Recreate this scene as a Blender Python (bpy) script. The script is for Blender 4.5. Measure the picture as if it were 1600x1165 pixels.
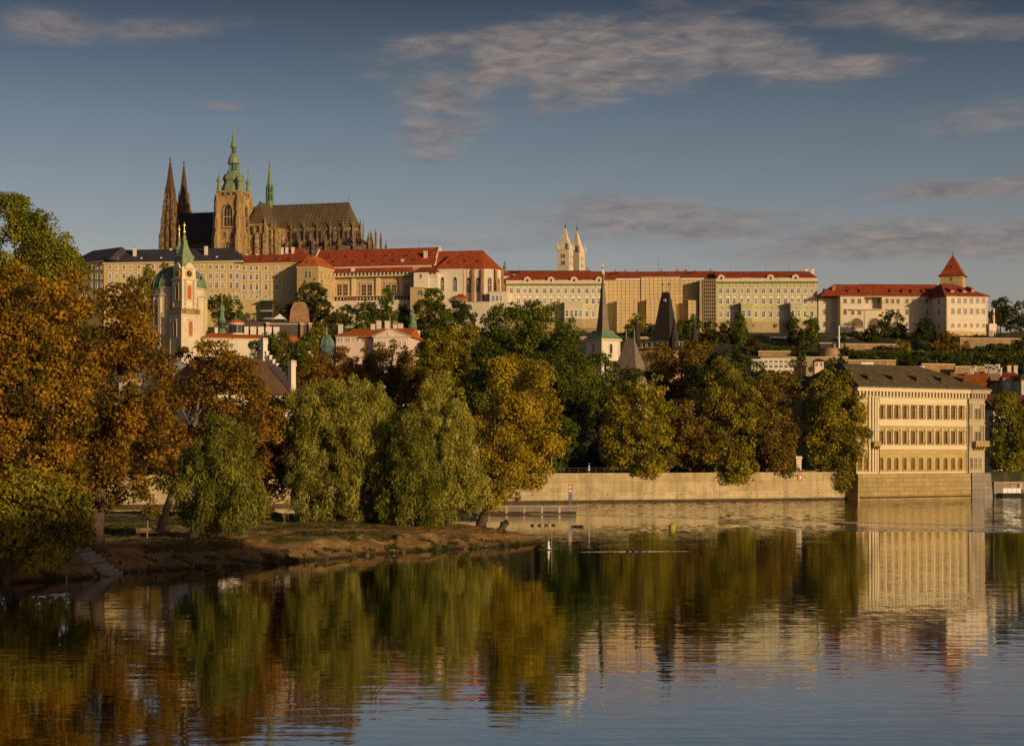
import bpy, math, random
import numpy as np
from mathutils import Vector
for o in list(bpy.data.objects): bpy.data.objects.remove(o)
S = bpy.context.scene
R = math.radians
EXPO = 0.06; SUN_STR = 3.5; SUN_COL = (1.0, .71, .37)
# ------------------------------------------------------------------ camera
F = 60/36*1600; HZ = 708.0; CH = 10.0
cd = bpy.data.cameras.new('camera'); cam = bpy.data.objects.new('camera', cd); S.collection.objects.link(cam)
cam.location = (0, 0, CH); cam.rotation_euler = (R(90), 0, 0)
cd.lens = 60; cd.sensor_width = 36; cd.shift_y = (HZ-582.5)/1600; cd.clip_start = 0.5; cd.clip_end = 20000
S.camera = cam
S.view_settings.view_transform = 'Standard'; S.view_settings.look = 'None'; S.view_settings.gamma = 1
S.view_settings.exposure = EXPO
# ------------------------------------------------------------------ sky and sun
SUN_AZ, SUN_EL = 137.0, 10.5        # azimuth clockwise from the view direction
w = bpy.data.worlds.new('World'); S.world = w; w.use_nodes = True
def N(nt, t, **k):
    n = nt.nodes.new(t)
    for a, b in k.items():
        if a.startswith('i_'):
            a = a[2:]; a = int(a) if a.isdigit() else a
            n.inputs[a].default_value = b
        else: setattr(n, a, b)
    return n
def mathn(nt, op, a, b=None, c=None, clamp=False):
    n = nt.nodes.new('ShaderNodeMath'); n.operation = op; n.use_clamp = clamp
    for i, v in enumerate((a, b, c)):
        if v is None: continue
        if isinstance(v, (int, float)): n.inputs[i].default_value = v
        else: nt.links.new(v, n.inputs[i])
    return n.outputs[0]
def ramp(nt, fac, stops, interp='LINEAR'):
    n = nt.nodes.new('ShaderNodeValToRGB'); cr = n.color_ramp; cr.interpolation = interp
    while len(cr.elements) < len(stops): cr.elements.new(0.5)
    for e, (p, c) in zip(cr.elements, stops):
        e.position = p; e.color = (*c, 1) if len(c) == 3 else c
    nt.links.new(fac, n.inputs[0]); return n.outputs[0]
def mixc(nt, fac, a, b, blend='MIX'):
    n = nt.nodes.new('ShaderNodeMix'); n.data_type = 'RGBA'; n.blend_type = blend
    for s, v in ((0, fac), (6, a), (7, b)):
        if isinstance(v, (int, float)): n.inputs[s].default_value = v
        elif isinstance(v, tuple): n.inputs[s].default_value = (*v, 1) if len(v) == 3 else v
        else: nt.links.new(v, n.inputs[s])
    return n.outputs[2]
def build_sky():
    nt = w.node_tree; nt.nodes.clear(); L = nt.links.new
    out = N(nt, 'ShaderNodeOutputWorld'); bg = N(nt, 'ShaderNodeBackground'); bg.inputs[1].default_value = SKY_STR
    sky = N(nt, 'ShaderNodeTexSky', sky_type='NISHITA', sun_disc=False, sun_elevation=R(SUN_EL), sun_rotation=R(SUN_AZ),
            altitude=200, air_density=1.0, dust_density=1.2, ozone_density=2.0)
    tc = N(nt, 'ShaderNodeTexCoord'); sp = N(nt, 'ShaderNodeSeparateXYZ'); L(tc.outputs['Generated'], sp.inputs[0])
    az = mathn(nt, 'ARCTAN2', sp.outputs[0], sp.outputs[1]); el = mathn(nt, 'ARCSINE', sp.outputs[2])
    # elevation tint painted over the sky, a vignette-like darkening up high
    g = ramp(nt, mathn(nt, 'MULTIPLY', el, 2.0), SKY_GRAD)
    col = mixc(nt, 1.0, sky.outputs[0], g, 'MULTIPLY')
    cm = N(nt, 'ShaderNodeCombineXYZ'); L(az, cm.inputs[0]); L(mathn(nt, 'MULTIPLY', el, 3.6), cm.inputs[1])
    n1 = N(nt, 'ShaderNodeTexNoise', i_Scale=11.0, i_Detail=5.0, i_Roughness=0.55, i_Distortion=0.25); L(cm.outputs[0], n1.inputs['Vector'])
    n2 = N(nt, 'ShaderNodeTexNoise', i_Scale=42.0, i_Detail=6.0, i_Roughness=0.65, i_Distortion=0.4); L(cm.outputs[0], n2.inputs['Vector'])
    nz = mathn(nt, 'MULTIPLY_ADD', n2.outputs[0], 0.15, mathn(nt, 'MULTIPLY', n1.outputs[0], 0.85))
    tot = None
    for (px, py, rx, ry, tilt, op) in CLOUDS:
        ca, ce = math.atan((px-800)/F), math.atan((HZ-py)/F)
        da = mathn(nt, 'SUBTRACT', az, ca); de = mathn(nt, 'SUBTRACT', el, ce)
        t = R(tilt)
        a2 = mathn(nt, 'MULTIPLY_ADD', da, math.cos(t), mathn(nt, 'MULTIPLY', de, math.sin(t)))
        e2 = mathn(nt, 'MULTIPLY_ADD', da, -math.sin(t), mathn(nt, 'MULTIPLY', de, math.cos(t)))
        q = mathn(nt, 'ADD', mathn(nt, 'POWER', mathn(nt, 'ABSOLUTE', mathn(nt, 'DIVIDE', a2, rx/F)), 2.0),
                  mathn(nt, 'POWER', mathn(nt, 'ABSOLUTE', mathn(nt, 'DIVIDE', e2, ry/F)), 2.0))
        m = mathn(nt, 'SUBTRACT', 1.0, mathn(nt, 'SQRT', q))
        m = mathn(nt, 'ADD', mathn(nt, 'MULTIPLY', m, 1.05), mathn(nt, 'MULTIPLY', mathn(nt, 'SUBTRACT', nz, 0.455), 2.6))
        mr = N(nt, 'ShaderNodeMapRange', interpolation_type='SMOOTHSTEP', i_1=0.0, i_2=0.95, i_3=0.0, i_4=op); L(m, mr.inputs[0])
        tot = mr.outputs[0] if tot is None else mathn(nt, 'MAXIMUM', tot, mr.outputs[0])
    cc = ramp(nt, n2.outputs[0], CLOUD_COL)
    col = mixc(nt, tot, col, cc)
    L(col, bg.inputs[0]); L(bg.outputs[0], out.inputs[0])
SKY_STR = 0.08
SKY_GRAD = [(0.0, (1.52, 1.02, .95)), (.22, (1.30, .94, .89)), (.38, (.84, .69, .655)), (.54, (.28, .25, .265)), (.64, (.42, .38, .42)), (1.0, (.46, .42, .46))]
CLOUDS = [(900, 90, 330, 70, 3, .85), (690, 150, 110, 85, 40, .75), (760, 120, 120, 45, 35, .9), (1150, 75, 170, 60, -14, .7), (1290, 118, 170, 20, 1, .8), (1400, 45, 260, 32, -6, .55),
          (60, 65, 130, 30, 0, .6), (235, 62, 130, 22, 5, .4), (345, 172, 40, 9, 0, .4), (1010, 350, 360, 46, -3, .65), (1120, 368, 190, 15, -3, .7),
          (1530, 312, 190, 20, 0, .7), (1420, 385, 380, 40, 0, .7), (1540, 205, 120, 30, 0, .35), (760, 380, 200, 14, 0, .3), (1020, 122, 30, 8, 0, .4)]
CLOUD_COL = [(.35, (1.9, 1.68, 1.72)), (.7, (4.1, 3.3, 2.9))]
build_sky()
sd = bpy.data.lights.new('sun', 'SUN'); sd.energy = SUN_STR; sd.angle = R(0.5); sd.color = SUN_COL
so = bpy.data.objects.new('sun', sd); S.collection.objects.link(so)
sv = Vector((math.sin(R(SUN_AZ))*math.cos(R(SUN_EL)), math.cos(R(SUN_AZ))*math.cos(R(SUN_EL)), math.sin(R(SUN_EL))))
so.rotation_euler = sv.to_track_quat('Z', 'Y').to_euler(); so.location = sv*500
# ------------------------------------------------------------------ materials
M = {}
def mk(name, col, var=.15, scale=.25, rough=.85, col2=None, f2=.5, streak=0, bump=0, bscale=3, spec=.3, metal=0, rows=None, brick=None):
    m = bpy.data.materials.new(name); m.use_nodes = True; nt = m.node_tree; L = nt.links.new
    b = nt.nodes['Principled BSDF']; b.inputs['Roughness'].default_value = rough; b.inputs['Specular IOR Level'].default_value = spec
    b.inputs['Metallic'].default_value = metal
    g = N(nt, 'ShaderNodeNewGeometry')
    n1 = N(nt, 'ShaderNodeTexNoise', i_Scale=scale, i_Detail=6.0, i_Roughness=.65); L(g.outputs['Position'], n1.inputs['Vector'])
    lo = tuple(c*(1-var) for c in col); hi = tuple(min(1, c*(1+var)) for c in col)
    c = ramp(nt, n1.outputs[0], [(.3, lo), (.7, hi)])
    if col2:
        n2 = N(nt, 'ShaderNodeTexNoise', i_Scale=scale*2.7, i_Detail=5.0, i_Roughness=.7); L(g.outputs['Position'], n2.inputs['Vector'])
        mr = N(nt, 'ShaderNodeMapRange', i_1=f2-.08, i_2=f2+.1); L(n2.outputs[0], mr.inputs[0])
        c = mixc(nt, mr.outputs[0], c, col2)
    if streak:
        mp = N(nt, 'ShaderNodeMapping'); mp.inputs['Scale'].default_value = (1, 1, .07); L(g.outputs['Position'], mp.inputs[0])
        n3 = N(nt, 'ShaderNodeTexNoise', i_Scale=.9, i_Detail=5.0, i_Roughness=.6); L(mp.outputs[0], n3.inputs['Vector'])
        mr = N(nt, 'ShaderNodeMapRange', i_1=.48, i_2=.72, i_3=0.0, i_4=streak); L(n3.outputs[0], mr.inputs[0])
        c = mixc(nt, mr.outputs[0], c, tuple(x*.45 for x in col))
    if rows:
        sx = N(nt, 'ShaderNodeSeparateXYZ'); L(g.outputs['Position'], sx.inputs[0])
        s = mathn(nt, 'FRACT', mathn(nt, 'DIVIDE', sx.outputs[2], rows))
        mr = N(nt, 'ShaderNodeMapRange', i_1=.0, i_2=.16, i_3=.45, i_4=0.0); L(s, mr.inputs[0])
        c = mixc(nt, mr.outputs[0], c, tuple(x*.4 for x in col))
    if brick:
        tc = N(nt, 'ShaderNodeTexCoord'); so_ = N(nt, 'ShaderNodeSeparateXYZ'); L(tc.outputs['Object'], so_.inputs[0]); mp = N(nt, 'ShaderNodeCombineXYZ'); L(mathn(nt, 'ADD', so_.outputs[0], so_.outputs[1]), mp.inputs[0]); L(so_.outputs[2], mp.inputs[1])
        bt = N(nt, 'ShaderNodeTexBrick', i_Scale=1.0); L(mp.outputs[0], bt.inputs['Vector'])
        bt.inputs['Brick Width'].default_value = brick[0]; bt.inputs['Row Height'].default_value = brick[1]; bt.inputs['Mortar Size'].default_value = brick[2]
        bt.inputs['Color1'].default_value = (1, 1, 1, 1); bt.inputs['Color2'].default_value = (.82, .8, .78, 1); bt.inputs['Mortar'].default_value = (.5, .48, .45, 1)
        c = mixc(nt, 1.0, c, bt.outputs[0], 'MULTIPLY')
    L(c, b.inputs['Base Color'])
    if bump:
        n4 = N(nt, 'ShaderNodeTexNoise', i_Scale=bscale, i_Detail=5.0); L(g.outputs['Position'], n4.inputs['Vector'])
        bp = N(nt, 'ShaderNodeBump', i_Strength=1.0, i_Distance=bump); L(n4.outputs[0], bp.inputs['Height']); L(bp.outputs[0], b.inputs['Normal'])
    M[name] = m; return m
mk('yellow_plaster', (.56, .43, .19), .08, .08, streak=.25)
mk('cream_trim', (.60, .51, .34), .06, .1)
mk('white_plaster', (.63, .57, .46), .08, .1, streak=.3)
mk('bright_plaster', (.68, .61, .52), .06, .2, streak=.2)
mk('green_white_plaster', (.55, .52, .37), .06, .1, streak=.2)
mk('sage_plaster', (.46, .46, .26), .07, .1, streak=.2)
mk('tan_plaster', (.40, .31, .18), .14, .12, streak=.4)
mk('grey_plaster', (.36, .33, .30), .14, .12, streak=.4)
mk('hall_stone', (.54, .41, .20), .12, .15, brick=(2.2, .9, .05), col2=(.42, .30, .15), f2=.62)
mk('rust_stone', (.42, .25, .12), .2, .2, brick=(1.6, .8, .06), col2=(.26, .16, .09), f2=.55)
mk('red_tile', (.32, .062, .020), .5, .45, rows=1.3, streak=.35, col2=(.20, .048, .022), f2=.57)
mk('orange_tile', (.44, .12, .025), .35, .5, rows=.8, col2=(.34, .09, .02), f2=.62)
mk('brown_tile', (.13, .075, .04), .25, .3, rows=.6)
mk('slate', (.052, .048, .062), .2, .2, rows=1.0, rough=.6)
mk('dark_shingle', (.035, .028, .026), .3, .6, rows=.6, rough=.7, col2=(.08, .06, .05), f2=.66)
mk('grey_shingle', (.20, .165, .12), .2, .6, rows=.7, col2=(.13, .11, .085), f2=.6)
mk('lichen_slate', (.095, .068, .036), .35, .5, rows=.5, col2=(.30, .23, .12), f2=.6)
mk('copper', (.14, .23, .14), .22, .4, col2=(.09, .16, .10), f2=.58, streak=.3)
mk('copper_pale', (.21, .275, .16), .2, .4, col2=(.12, .20, .13), f2=.56, streak=.35)
mk('copper_blue', (.07, .13, .14), .2, .5)
mk('gold', (.72, .46, .12), .1, 1, rough=.4, metal=.6)
mk('gothic_stone', (.42, .30, .15), .3, .18, col2=(.13, .09, .055), f2=.52, streak=.55, bump=.5, bscale=.8)
mk('gothic_dark', (.17, .115, .075), .3, .25, col2=(.07, .048, .038), f2=.5, streak=.5, bump=.5, bscale=.8)
mk('church_stone', (.64, .56, .42), .12, .2, streak=.35, col2=(.46, .38, .27), f2=.62)
mk('netting', (.60, .47, .26), .10, .12, streak=.2, col2=(.50, .38, .20), f2=.6)
mk('scaffold', (.38, .28, .15), .2, 1)
mk('palace_wall', (.48, .38, .155), .08, .15, brick=(2.4, .85, .03), streak=.15)
mk('palace_trim', (.62, .53, .36), .07, .2)
mk('palace_dim', (.42, .35, .23), .08, .2, streak=.2)  # palace stone greyed to paint the weaker light on the pavilion
mk('ashlar', (.38, .29, .13), .18, .3, brick=(2.6, .95, .06), streak=.3, bump=.06, bscale=2)
mk('ashlar_grey', (.27, .24, .20), .18, .3, brick=(2.6, .95, .05), streak=.3, bump=.06, bscale=2)
mk('crest_glint', (.62, .56, .45), .2, 3)  # pale colour paints the bright reflection along the weir step
mk('concrete', (.46, .375, .21), .18, .18, streak=.6, bump=.03, bscale=2, col2=(.34, .26, .14), f2=.58); mk('wall_footing', (.50, .42, .25), .2, .3, streak=.7, bump=.03, bscale=2, col2=(.36, .28, .15), f2=.58, brick=(3.7, .8, .03)); mk('wall_concrete', (.47, .38, .21), .2, .18, streak=.75, bump=.03, bscale=2, col2=(.33, .25, .13), f2=.58, brick=(7.4, 2.1, .035))
mk('algae', (.07, .045, .02), .4, .8)
mk('dark_metal', (.03, .03, .032), .1, 2, rough=.5)
mk('grey_metal', (.40, .40, .40), .1, 2, rough=.5)
mk('white_paint', (.80, .78, .75), .05, 1)
mk('red_paint', (.34, .03, .025), .1, 2)
mk('black_paint', (.02, .02, .02), .1, 2)
mk('blue_paint', (.16, .22, .36), .1, 2)
mk('buoy_yellow', (.36, .30, .03), .1, 2, rough=.5)
mk('shutter', (.42, .13, .03), .15, 1, rows=.35)
mk('timber', (.24, .17, .09), .25, .8, bump=.02)
mk('bark', (.075, .052, .036), .35, .8, bump=.12, bscale=5, col2=(.13, .095, .065), f2=.6)
mk('bark_pale', (.20, .15, .10), .3, .8, bump=.05, bscale=5)
mk('rubble_wall', (.40, .28, .15), .25, .4, brick=(1.4, .6, .09), col2=(.24, .17, .10), f2=.58)
mk('sand_earth', (.42, .28, .14), .25, .3, bump=.2, bscale=.8)
mk('feather', (.035, .03, .028), .2, 6)
mk('rock', (.20, .17, .14), .3, 1.5, bump=.05)
mk('cloth_a', (.10, .06, .05), .2, 3); mk('cloth_b', (.30, .28, .26), .2, 3); mk('skin', (.42, .26, .18), .05, 3)
def glass(name, col, rough):
    m = mk(name, col, .35, .3, rough=rough, spec=.6); return m
glass('glass', (.05, .045, .045), .15); glass('glass_dark', (.02, .017, .016), .1); glass('glass_pale', (.22, .18, .13), .15); glass('glass_brown', (.05, .030, .020), .12)
def leaf_mat(name, c0, c1, c2, trans=.42, rough=.6, spec=.25):
    m = bpy.data.materials.new(name); m.use_nodes = True; nt = m.node_tree; L = nt.links.new; nt.nodes.clear()
    out = N(nt, 'ShaderNodeOutputMaterial'); at = N(nt, 'ShaderNodeAttribute', attribute_name='tint')
    c = ramp(nt, at.outputs['Fac'], [(.1, c0), (.5, c1), (.9, c2)])
    d = N(nt, 'ShaderNodeBsdfPrincipled'); d.inputs['Roughness'].default_value = rough; d.inputs['Specular IOR Level'].default_value = spec
    L(c, d.inputs['Base Color'])
    t = N(nt, 'ShaderNodeBsdfTranslucent'); L(mixc(nt, 1.0, c, (1.0, .95, .5), 'MULTIPLY'), t.inputs[0])
    mx = N(nt, 'ShaderNodeMixShader'); mx.inputs[0].default_value = trans
    L(d.outputs[0], mx.inputs[1]); L(t.outputs[0], mx.inputs[2]); L(mx.outputs[0], out.inputs[0]); M[name] = m
leaf_mat('leaf_orange', (.09, .07, .008), (.29, .155, .012), (.44, .25, .02))
leaf_mat('leaf_rust', (0.132, 0.077, 0.009), (0.308, 0.149, 0.013), (0.418, 0.231, 0.020))
leaf_mat('leaf_amber', (0.108, 0.081, 0.009), (0.356, 0.200, 0.013), (0.518, 0.313, 0.022))
leaf_mat('leaf_brown', (0.122, 0.091, 0.012), (0.244, 0.165, 0.020), (0.354, 0.244, 0.027))
leaf_mat('leaf_yellow', (0.200, 0.163, 0.010), (0.425, 0.319, 0.018), (0.575, 0.450, 0.027))
leaf_mat('leaf_olive', (0.130, 0.124, 0.010), (0.299, 0.260, 0.018), (0.455, 0.377, 0.029))
leaf_mat('leaf_green', (0.056, 0.085, 0.010), (0.119, 0.160, 0.015), (0.237, 0.250, 0.022))
leaf_mat('leaf_poplar', (0.108, 0.126, 0.008), (0.252, 0.264, 0.014), (0.408, 0.372, 0.022))
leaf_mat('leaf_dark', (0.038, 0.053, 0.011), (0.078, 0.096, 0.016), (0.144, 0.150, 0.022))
leaf_mat('leaf_willow', (0.180, 0.186, 0.024), (0.348, 0.330, 0.042), (0.552, 0.504, 0.120), .35, .6, .2)
leaf_mat('leaf_willow_deep', (0.094, 0.112, 0.015), (0.200, 0.213, 0.025), (0.338, 0.325, 0.050), .35, .6, .2)
leaf_mat('leaf_purple', (.035, .012, .014), (.06, .02, .02), (.09, .035, .025))
leaf_mat('grass_blades', (.03, .045, .008), (.065, .08, .012), (.12, .12, .02))
# ------------------------------------------------------------------ helpers
def at(px, py, D): return Vector(((px-800)/F*D, D, CH+(HZ-py)/F*D))
def tag(o, label, cat, group=None, kind=None):
    if label: o['label'] = label
    if cat: o['category'] = cat
    if group: o['group'] = group
    if kind: o['kind'] = kind
    return o
def empty(name, loc, rz=0.0):
    o = bpy.data.objects.new(name, None); S.collection.objects.link(o); o.location = loc; o.rotation_euler = (0, 0, rz)
    o.empty_display_size = .5; return o
class MB:
    def __init__(s): s.v = []; s.f = []; s.m = []; s.sm = []
    def poly(s, pts, m=0, smooth=False):
        i = len(s.v); s.v += [tuple(p) for p in pts]; s.f.append(list(range(i, i+len(pts)))); s.m.append(m); s.sm.append(smooth)
    def faces(s, pts, fs, m=0, smooth=False):
        i = len(s.v); s.v += [tuple(p) for p in pts]
        for f in fs: s.f.append([i+a for a in f]); s.m.append(m); s.sm.append(smooth)
        return s
    def box(s, x0, x1, y0, y1, z0, z1, m=0):
        return s.faces([(x0, y0, z0), (x1, y0, z0), (x1, y1, z0), (x0, y1, z0), (x0, y0, z1), (x1, y0, z1), (x1, y1, z1), (x0, y1, z1)],
                [(0, 3, 2, 1), (4, 5, 6, 7), (0, 1, 5, 4), (1, 2, 6, 5), (2, 3, 7, 6), (3, 0, 4, 7)], m)
    def prism(s, pl, z0, z1, m=0):        # polygon in x,y (counter-clockwise)
        n = len(pl); return s.faces([(x, y, z0) for x, y in pl]+[(x, y, z1) for x, y in pl],
            [tuple(range(n-1, -1, -1)), tuple(range(n, 2*n))]+[(i, (i+1) % n, n+(i+1) % n, n+i) for i in range(n)], m)
    def plate(s, pl, y0, y1, m=0):        # polygon in x,z seen from the front
        n = len(pl); return s.faces([(x, y0, z) for x, z in pl]+[(x, y1, z) for x, z in pl],
            [tuple(range(n)), tuple(range(2*n-1, n-1, -1))]+[(i, n+i, n+(i+1) % n, (i+1) % n) for i in range(n)], m)
    def side(s, pl, x0, x1, m=0):         # polygon in y,z extruded along x
        n = len(pl); return s.faces([(x0, y, z) for y, z in pl]+[(x1, y, z) for y, z in pl],
            [tuple(range(n-1, -1, -1)), tuple(range(n, 2*n))]+[(i, (i+1) % n, n+(i+1) % n, n+i) for i in range(n)], m)
    def lathe(s, cx, cy, prof, n=8, m=0, rot=0.0, smooth=False):
        i = len(s.v)
        for r, z in prof:
            for k in range(n):
                a = rot+2*math.pi*k/n; s.v.append((cx+max(r, .004)*math.cos(a), cy+max(r, .004)*math.sin(a), z))
        for j in range(len(prof)-1):
            for k in range(n):
                s.f.append([i+j*n+k, i+j*n+(k+1) % n, i+(j+1)*n+(k+1) % n, i+(j+1)*n+k]); s.m.append(m); s.sm.append(smooth)
        s.f.append([i+k for k in range(n-1, -1, -1)]); s.m.append(m); s.sm.append(False)
        s.f.append([i+(len(prof)-1)*n+k for k in range(n)]); s.m.append(m); s.sm.append(False)
        return s
    def sqpyr(s, x0, x1, y0, y1, z0, prof, m=0):   # stacked rectangles: (inset, z)
        i = len(s.v); cx, cy = (x0+x1)/2, (y0+y1)/2
        for q, z in prof:
            hx, hy = max((x1-x0)/2-q, .02), max((y1-y0)/2-q, .02)
            s.v += [(cx-hx, cy-hy, z0+z), (cx+hx, cy-hy, z0+z), (cx+hx, cy+hy, z0+z), (cx-hx, cy+hy, z0+z)]
        for j in range(len(prof)-1):
            for k in range(4): s.f.append([i+j*4+k, i+j*4+(k+1) % 4, i+j*4+4+(k+1) % 4, i+j*4+4+k]); s.m.append(m); s.sm.append(False)
        s.f.append([i+3, i+2, i+1, i]); s.m.append(m); s.sm.append(False)
        j = len(prof)-1; s.f.append([i+j*4+k for k in range(4)]); s.m.append(m); s.sm.append(False); return s
    def tube(s, pts, rs, n=6, m=0):
        i = len(s.v); pts = [Vector(p) for p in pts]
        for j, p in enumerate(pts):
            d = (pts[min(j+1, len(pts)-1)]-pts[max(j-1, 0)]).normalized()
            a = d.orthogonal().normalized() if abs(d.z) < .9 else Vector((1, 0, 0)).cross(d).normalized(); b = d.cross(a)
            for k in range(n):
                t = 2*math.pi*k/n; s.v.append(tuple(p+(a*math.cos(t)+b*math.sin(t))*rs[j]))
        for j in range(len(pts)-1):
            for k in range(n): s.f.append([i+j*n+k, i+j*n+(k+1) % n, i+(j+1)*n+(k+1) % n, i+(j+1)*n+k]); s.m.append(m); s.sm.append(True)
        s.f.append([i+k for k in range(n-1, -1, -1)]); s.m.append(m); s.sm.append(False)
        j = len(pts)-1; s.f.append([i+j*n+k for k in range(n)]); s.m.append(m); s.sm.append(False); return s
    def hip(s, x0, x1, y0, y1, z, h, hl=0, hr=0, ov=.5, m=0, ym=None, drop=.25):
        x0 -= ov if hl else 0.15; x1 += ov if hr else 0.15; y0 -= ov; y1 += ov; ym = (y0+y1)/2 if ym is None else ym
        return s.faces([(x0, y0, z), (x1, y0, z), (x1, y1, z), (x0, y1, z), (x0, y0, z+drop), (x1, y0, z+drop), (x1, y1, z+drop), (x0, y1, z+drop),
                 (x0+hl, ym, z+h), (x1-hr, ym, z+h)],
                [(0, 3, 2, 1), (0, 1, 5, 4), (1, 2, 6, 5), (2, 3, 7, 6), (3, 0, 4, 7), (4, 5, 9, 8), (5, 6, 9), (6, 7, 8, 9), (7, 4, 8)], m)
    def build(s, name, mats, parent=None, loc=(0, 0, 0), rz=0.0):
        me = bpy.data.meshes.new(name); me.from_pydata(s.v, [], s.f)
        for x in ([mats] if isinstance(mats, str) else mats): me.materials.append(M[x])
        me.polygons.foreach_set('material_index', s.m); me.polygons.foreach_set('use_smooth', s.sm); me.update()
        o = bpy.data.objects.new(name, me); S.collection.objects.link(o); o.location = loc; o.rotation_euler = (0, 0, rz)
        if parent: o.parent = parent
        return o
def inst(o, parent, loc, rz=0.0, scale=None):
    c = o.copy(); S.collection.objects.link(c); c.parent = parent; c.location = loc; c.rotation_euler = (0, 0, rz)
    if scale: c.scale = scale
    return c
def archpts(w, h, kind='round', n=7):
    """outline of an opening: base at z=0, total height h"""
    if kind == 'rect': return [(-w/2, 0), (w/2, 0), (w/2, h), (-w/2, h)]
    if kind == 'round':
        r = w/2; return [(-r, 0), (r, 0)]+[(r*math.cos(math.pi*k/n), h-r+r*math.sin(math.pi*k/n)) for k in range(n+1)]
    rr = w*.9; hs = math.sqrt(max(rr*rr-(rr-w/2)**2, .01)); z0 = h-hs; a1 = math.asin(min(1, hs/rr))   # pointed
    return [(-w/2, 0), (w/2, 0)]+[(w/2-rr+rr*math.cos(a1*k/4), z0+rr*math.sin(a1*k/4)) for k in range(5)]+[(-w/2+rr-rr*math.cos(a1*k/4), z0+rr*math.sin(a1*k/4)) for k in range(3, -1, -1)]
_wc = {}; WR = random.Random(21)
def window_mesh(w, h, kind, fr, gl, t, bars, hood, proud):
    """surround standing proud of the wall, recessed pane and glazing bars"""
    b = MB(); po = archpts(w+2*t, h+t, kind); pi = archpts(w, h, kind)
    if kind == 'rect': po = [(-w/2-t, -t*.6), (w/2+t, -t*.6), (w/2+t, h+t), (-w/2-t, h+t)]
    n = len(po)
    for k in range(n):
        if kind != 'rect' and k == 0: continue
        a, c = k, (k+1) % n
        pts = [(po[a][0], -proud, po[a][1]), (po[c][0], -proud, po[c][1]), (pi[c][0], -proud, pi[c][1]), (pi[a][0], -proud, pi[a][1])]
        back = [(x, .02, z) for x, _, z in pts]
        b.faces(pts+back, [(0, 1, 2, 3), (0, 4, 5, 1), (2, 6, 7, 3)], 0)
    b.plate([(x*1.01, z) for x, z in pi], -.03, .01, 1)
    bw = max(t*.45, .05)
    for q in bars[0]: b.box(-w/2+w*q-bw/2, -w/2+w*q+bw/2, -.09, -.035, 0, h*(1 if kind == 'rect' else .97 if q == .5 else .8), 0)
    for q in bars[1]: b.box(-w/2, w/2, -.085, -.032, h*q-bw/2, h*q+bw/2, 0)
    if hood == 1: b.box(-w/2-t*2, w/2+t*2, -proud*2.2, 0, h+t*1.4, h+t*2.4, 0)
    if hood == 2: b.plate([(-w/2-t*2, h+t*1.6), (w/2+t*2, h+t*1.6), (w*.25, h+t*4.2), (-w*.25, h+t*4.2)], -proud*2, 0, 0)
    b.box(-w/2-t*1.5, w/2+t*1.5, -proud*1.8, 0, -t*1.4, -t*.61, 0)
    return b
class Bld:
    """a building placed by its front-left and front-right corners; local x along the front, y into depth, z up"""
    def __init__(s, name, label, cat, px0, D0, px1, D1, pyb, group=None):
        s.A = at(px0, pyb, D0); B = at(px1, pyb, D1); s.dx, s.dy = B.x-s.A.x, B.y-s.A.y; s.L = math.hypot(s.dx, s.dy)
        s.ang = math.atan2(s.dy, s.dx); s.zb = s.A.z
        s.root = empty(name, s.A, s.ang); tag(s.root, label, cat, group)
    def u(s, px, off=0.0):      # local x of a pixel column on the plane y = off
        k = (px-800)/F; ax = s.A.x-math.sin(s.ang)*off; ay = s.A.y+math.cos(s.ang)*off
        return (k*ay-ax)/((s.dx-k*s.dy)/s.L)
    def D(s, px, off=0.0): return s.A.y+math.cos(s.ang)*off+s.u(px, off)*s.dy/s.L
    def z(s, py, px=None, off=0.0):
        d = s.D(px, off) if px is not None else s.A.y+s.dy/2+math.cos(s.ang)*off
        return CH+(HZ-py)/F*d-s.zb
    def m(s, dpx): return dpx*(s.A.y+s.dy/2)/F
    def part(s, mb, name, mats, parent=None): return mb.build(name, mats, parent or s.root)
    def windows(s, pxs, pyt, pyb, wpx, kind='rect', fr='cream_trim', gl='glass', t=.22, bars=((.5,), (.62,)), hood=0, proud=.15, off=0.0, name='window', parent=None, rz=0.0, absu=None):
        h = s.m(pyb-pyt); w = s.m(wpx); key = (round(w, 2), round(h, 2), kind, fr, gl, t, bars, hood, proud)
        out = []
        for i, px in enumerate(pxs if absu is None else absu):
            u = s.u(px, off) if absu is None else px
            z = s.z(pyb, px if absu is None else None, off)
            gv = WR.choice([gl, gl, gl, 'glass_pale', 'glass_dark']) if gl == 'glass' else gl; k2 = key+(gv,)
            if k2 not in _wc:
                o = window_mesh(w, h, kind, fr, gl, t, bars, hood, proud).build(name, [fr, gv], parent or s.root); _wc[k2] = o
            else: o = inst(_wc[k2], parent or s.root, (0, 0, 0)); o.name = name
            o.location = (u, off, z); o.rotation_euler = (0, 0, rz); out.append(o)
        return out
def chimney(parent, x, y, z, w=1.2, d=.9, h=2.5, mat='bright_plaster'):
    b = MB().box(-w/2, w/2, -d/2, d/2, -1.5, h, 0); b.box(-w/2-.12, w/2+.12, -d/2-.12, d/2+.12, h+.003, h+.25, 0); b.box(-w*.3, w*.3, -d*.25, d*.25, h+.253, h+.7, 1)
    return b.build('chimney', [mat, 'red_tile'], parent, (x, y, z))
_dm = {}
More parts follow.
